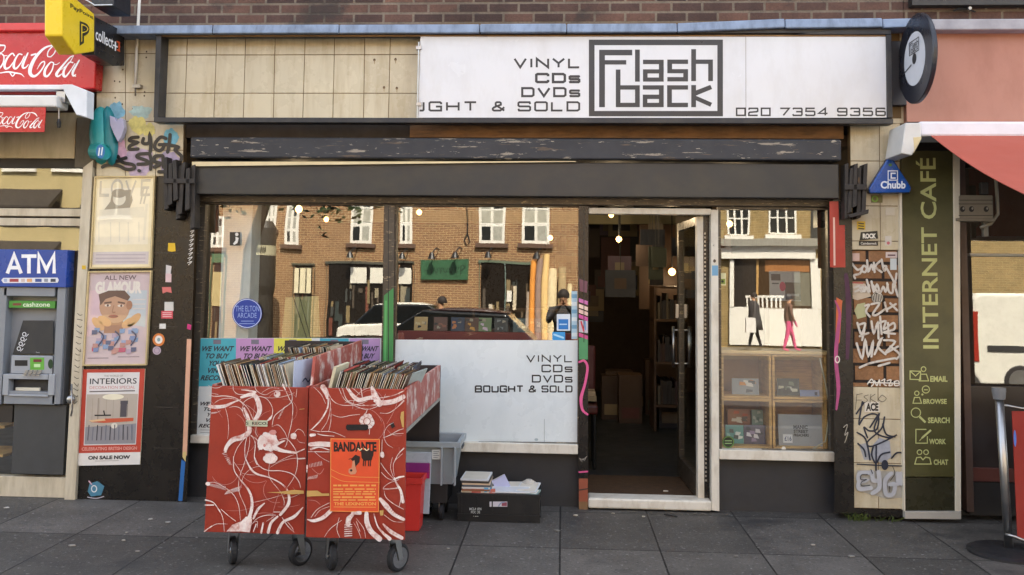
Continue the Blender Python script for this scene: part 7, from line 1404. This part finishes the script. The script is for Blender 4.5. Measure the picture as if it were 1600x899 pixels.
# people whose reflections show in the glass
def person(label, loc, rot, h, top, legs, skin='b08464', hair='241c18', stride=.0, arms=None):
    k = h/1.75; vs = []; es = []; rs = []
    def v(p, r_, par=None): vs.append(Vector(p)*k); rs.append(r_*k); i = len(vs)-1; (es.append((par, i)) if par is not None else None); return i
    pel = v((0, 0, .98), .145); sp1 = v((0, -.01, 1.15), .135, pel); sp2 = v((0, .0, 1.35), .15, sp1); nk = v((0, .0, 1.50), .058, sp2); hd = v((0, .02, 1.58), .075, nk); ht = v((0, .02, 1.70), .07, hd)
    for s_ in (-1, 1):
        st = stride*s_; hp = v((.09*s_, 0, .90), .105, pel); kn = v((.10*s_, .02+st*.5, .50), .062, hp); an = v((.10*s_, st, .09), .042, kn); v((.11*s_, st+.16, .045), .036, an)
        sh = v((.19*s_, 0, 1.42), .062, sp2); a = (arms or {}).get(s_, [(.25, .02, 1.14), (.25, .12, .90)]); el = v((a[0][0]*s_, a[0][1], a[0][2]), .045, sh); ha = v((a[1][0]*s_, a[1][1], a[1][2]), .032, el)
        wr = ha; hx_, hy_, hz_ = a[1]
        dz = Vector((a[1][0]-a[0][0], a[1][1]-a[0][1], a[1][2]-a[0][2])).normalized()
        pm = v((s_*(hx_+dz.x*.05), hy_+dz.y*.05, hz_+dz.z*.05), .030, wr)
        for fi in range(4): o_ = (fi-1.5)*.017; v((s_*(hx_+dz.x*(.13+.01*(fi in (1, 2)))), hy_+dz.y*.13+o_, hz_+dz.z*.13), .009, pm)
        v((s_*(hx_+dz.x*.08-.02), hy_+dz.y*.08+.04, hz_+dz.z*.08), .010, wr)
    me = bpy.data.meshes.new('person'); me.from_pydata([tuple(a) for a in vs], es, []); o = bpy.data.objects.new('person', me); COL.objects.link(o)
    o.location = loc; o.rotation_euler = (0, 0, rot); WL[o.name] = Vector(loc)
    sk = o.modifiers.new('skin', 'SKIN'); 
    for i, sv in enumerate(me.skin_vertices[0].data): sv.radius = (rs[i], rs[i]); sv.use_root = (i == 0)
    sb = o.modifiers.new('sub', 'SUBSURF'); sb.levels = sb.render_levels = 2
    kk = NT('clothes_'+label[:12]); tc = kk.new('ShaderNodeTexCoord'); spx = kk.new('ShaderNodeSeparateXYZ'); kk.link(tc.outputs['Object'], spx.inputs[0])
    c1 = kk.mix(kk.rng(spx.outputs['Z'], .94*k, .95*k, 0, 1), lin(legs), lin(top)); c2 = kk.mix(kk.rng(spx.outputs['Z'], 1.49*k, 1.50*k, 0, 1), c1, lin(skin)); kk.link(c2, kk.b.inputs['Base Color']); kk.b.inputs['Roughness'].default_value = .8
    me.materials.append(kk.m); tag(o, label, 'person')
    m = MB(); c = Vector((0, -.01, 1.655))*k; n = 14; vs2 = []
    for i in range(7):
        th = math.pi*.62*i/6
        for j in range(n): ph = 2*math.pi*j/n; vs2.append(c+Vector((.098*math.sin(th)*math.cos(ph), .112*math.sin(th)*math.sin(ph)-.012, .115*math.cos(th)))*k)
    m.add(vs2, [[i*n+j, i*n+(j+1) % n, (i+1)*n+(j+1) % n, (i+1)*n+j] for i in range(6) for j in range(n)], C(hair, .7)); hobj = m.build('hair', None, smooth=True, loc=(0, 0, 0)); hobj.parent = o
    m = MB()
    for sx in (-.033, .033): m.lathe((sx*k, .098*k, 1.635*k), [(.004, 0), (.012*k, .002), (.010*k, .008)], C('1a1614'), 10, 'y')
    m.lathe((0, .10*k, 1.60*k), [(.016*k, -.01), (.010*k, .028*k)], C(skin), 8, 'y'); m.box(-.025*k, .025*k, .088*k, .098*k, 1.555*k, 1.565*k, C('8a4a40')); fo = m.build('face', None, loc=(0, 0, 0)); fo.parent = o
    return o
person('person in dark jacket standing on the pavement taking the photograph', (.02, -6.85, 0), 0, 1.62, '2a2c30', '22242c', arms={1: [(.24, .16, 1.22), (.08, .30, 1.46)], -1: [(.24, .16, 1.22), (.08, .30, 1.46)]})
p = MR(1183, 545, -20.6); person('person in grey walking along the far pavement with a white bag', (p.x, -20.6, 0), math.pi/2, 1.72, '4a4644', '2c2a2c', stride=.22)
pw_ = bpy.data.objects[[n for n in bpy.data.objects.keys() if n.startswith('person')][-1]]
m = MB(); m.lathe((0, .0, 0), [(.30, .62), (.27, .85), (.21, 1.10), (.22, 1.32), (.12, 1.47)], C('3a3838', .8), 14); co_ = m.build('coat', None, smooth=True, loc=(0, 0, 0)); co_.parent = pw_; co_.scale = (1, .8, 1)
m = MB(); m.box(p.x-.35, p.x-.05, -20.35, -20.2, .55, .95, C('dcd8d0')); tag(m.build('shopping_bag'), 'white shopping bag carried along the far pavement', 'bag')
p = MR(1236, 545, -20.6); person('person with bright pink leggings walking along the far pavement', (p.x, -20.6, 0), -math.pi/2, 1.66, '6a4a3c', 'd0487a', stride=.2)
p = MR(690, 545, -11.5); person('person in dark clothes crossing behind the parked dark red car', (p.x, -11.2, -.13), math.pi/2, 1.62, '2a2420', '26262c', stride=.18)
# street tree whose crown hangs into the reflection
tr = thing('street_tree', 'street tree by the kerb with dark leaves reflected in the left window', 'tree', (-5.15, -7.6, 0))
m = MB(); tp = P(395, 330, 7.6); m.tube([(-5.15, -7.6, 0), (-5.1, -7.62, 2.2), (-4.7, -7.6, 3.6), (-4.2, -7.6, 5.5)], [.14, .11, .09, .04], M('bark', '3a2f26', .9, var=.3, bump=.5, bs=30), 10)
for a_ in range(7): 
    an = a_*.9; m.tube([(-4.75, -7.6, 3.3+.2*a_), (-4.5+.7*math.cos(an), -7.6+.6*math.sin(an), 3.6+.2*a_), (-4.3+1.4*math.cos(an), -7.6+1.1*math.sin(an), 3.7+.25*a_)], [.05, .03, .012], M('bark2', '3a2f26', .9), 6)
m.build('trunk', tr)
m = MB(); LF = M('leaf_green', '2c3a18', .6, var=.4, vs=3); rl = random.Random(8)
for k in range(46):
    an, r_ = rl.uniform(0, 6.28), rl.uniform(.2, 1.9); c = Vector((-4.15+r_*math.cos(an)*.9, -7.6+r_*math.sin(an)*.7, rl.uniform(2.9, 5.6)))
    for j in range(40):
        p = c+Vector((rl.gauss(0, .22), rl.gauss(0, .22), rl.gauss(0, .16))); d1 = Vector((rl.uniform(-1, 1), rl.uniform(-1, 1), rl.uniform(-.6, .6))).normalized()*.07; d2 = Vector((rl.uniform(-1, 1), rl.uniform(-1, 1), rl.uniform(-1, 1))).normalized()*.04
        m.add([p-d1, p+d2, p+d1, p-d2], [(0, 1, 2, 3)], LF)
m.build('crown', tr)
# ------------------------------------------------------------------ litter and weeds
rl = random.Random(14)
lit = [(1048, 806, 'black'), (728, 789, 'aaa69c'), (900, 806, 'b5ae9c'), (958, 803, '9a9484'), (1005, 808, 'b2ab9a'), (1270, 852, 'a39d92'), (235, 812, 'a9a6a0'), (263, 817, '9a9792'), (198, 833, '9d988f'), (113, 853, '8f8b82'), (10, 794, 'b5b1aa'), (193, 845, '9a968c'), (215, 862, '8f8b84'), (1150, 870, '6d6a66'), (1330, 870, '7d7a74'), (980, 868, '77746e'), (870, 830, '77736c'), (700, 858, '7f7b75'), (1040, 768, 'd9d2c4')]
for k, (px, py, c) in enumerate(lit):
    p = PZ(px, py, .004 if py > 780 else .06); m = MB(); s_ = rl.uniform(.010, .022); a_ = rl.uniform(0, 3.1)
    if c == 'black': pts = [(p.x-.045, p.y+.02), (p.x+.035, p.y-.035), (p.x+.045, p.y-.025), (p.x-.03, p.y+.03)]; c = '1a1a1c'
    else: pts = [(p.x+s_*rl.uniform(.6, 1.3)*math.cos(a_+q*1.2566), p.y+.9*s_*rl.uniform(.4, 1.1)*math.sin(a_+q*1.2566)) for q in range(5)]
    m.prism([(a, b, p.z) for a, b in pts], (0, 0, .006), C(c, .8)); tag(m.build('litter_scrap'), 'small scrap of litter lying on the grey paving' if py > 780 else 'crumpled white scrap on the brown doormat', 'litter', 'litter on the pavement')
GRS = M('weed_green', '4a5a24', .7, var=.4, vs=30)
for k, (px, n_, s_) in enumerate(((1338, 46, .055), (1384, 16, .04), (1366, 7, .03))):
    p = PZ(px, 808 if k else 812, 0); m = MB()
    for j in range(n_):
        b = Vector((p.x+rl.gauss(0, .035), -.03+rl.gauss(0, .012), .0)); t_ = b+Vector((rl.gauss(0, .03), rl.uniform(-.04, .01), rl.uniform(.3, 1)*s_)); d = Vector((.0032, 0, 0))
        m.add([b-d*.5, b+d*.5, t_+d, t_-d+Vector((0, 0, .004))], [(0, 1, 2, 3)], GRS)
    tag(m.build('weed_tuft', loc=(p.x, -.03, 0)), ('bushy green weed tuft at the left foot of the right pilaster', 'low green weed under the middle of the right pilaster', 'thin sprig of weed between two tufts at the right pilaster')[k], 'weed', 'weeds at the foot of the pilaster')
m = MB(); 
for k in range(60): 
    x = rl.uniform(.42, 1.2); p = Vector((x, YW-.05-abs(rl.gauss(0, .03)), .003)); s_ = rl.uniform(.004, .012); m.add([p+Vector((s_, 0, .002)), p+Vector((0, s_, .003)), p+Vector((-s_, 0, .002)), p+Vector((0, -s_*.6, .004))], [(0, 1, 2, 3)], C('7d7362', .9))
o = m.build('grit'); o['kind'] = 'stuff'; o['label'] = 'fine grit and dry leaf crumbs along the doorstep'
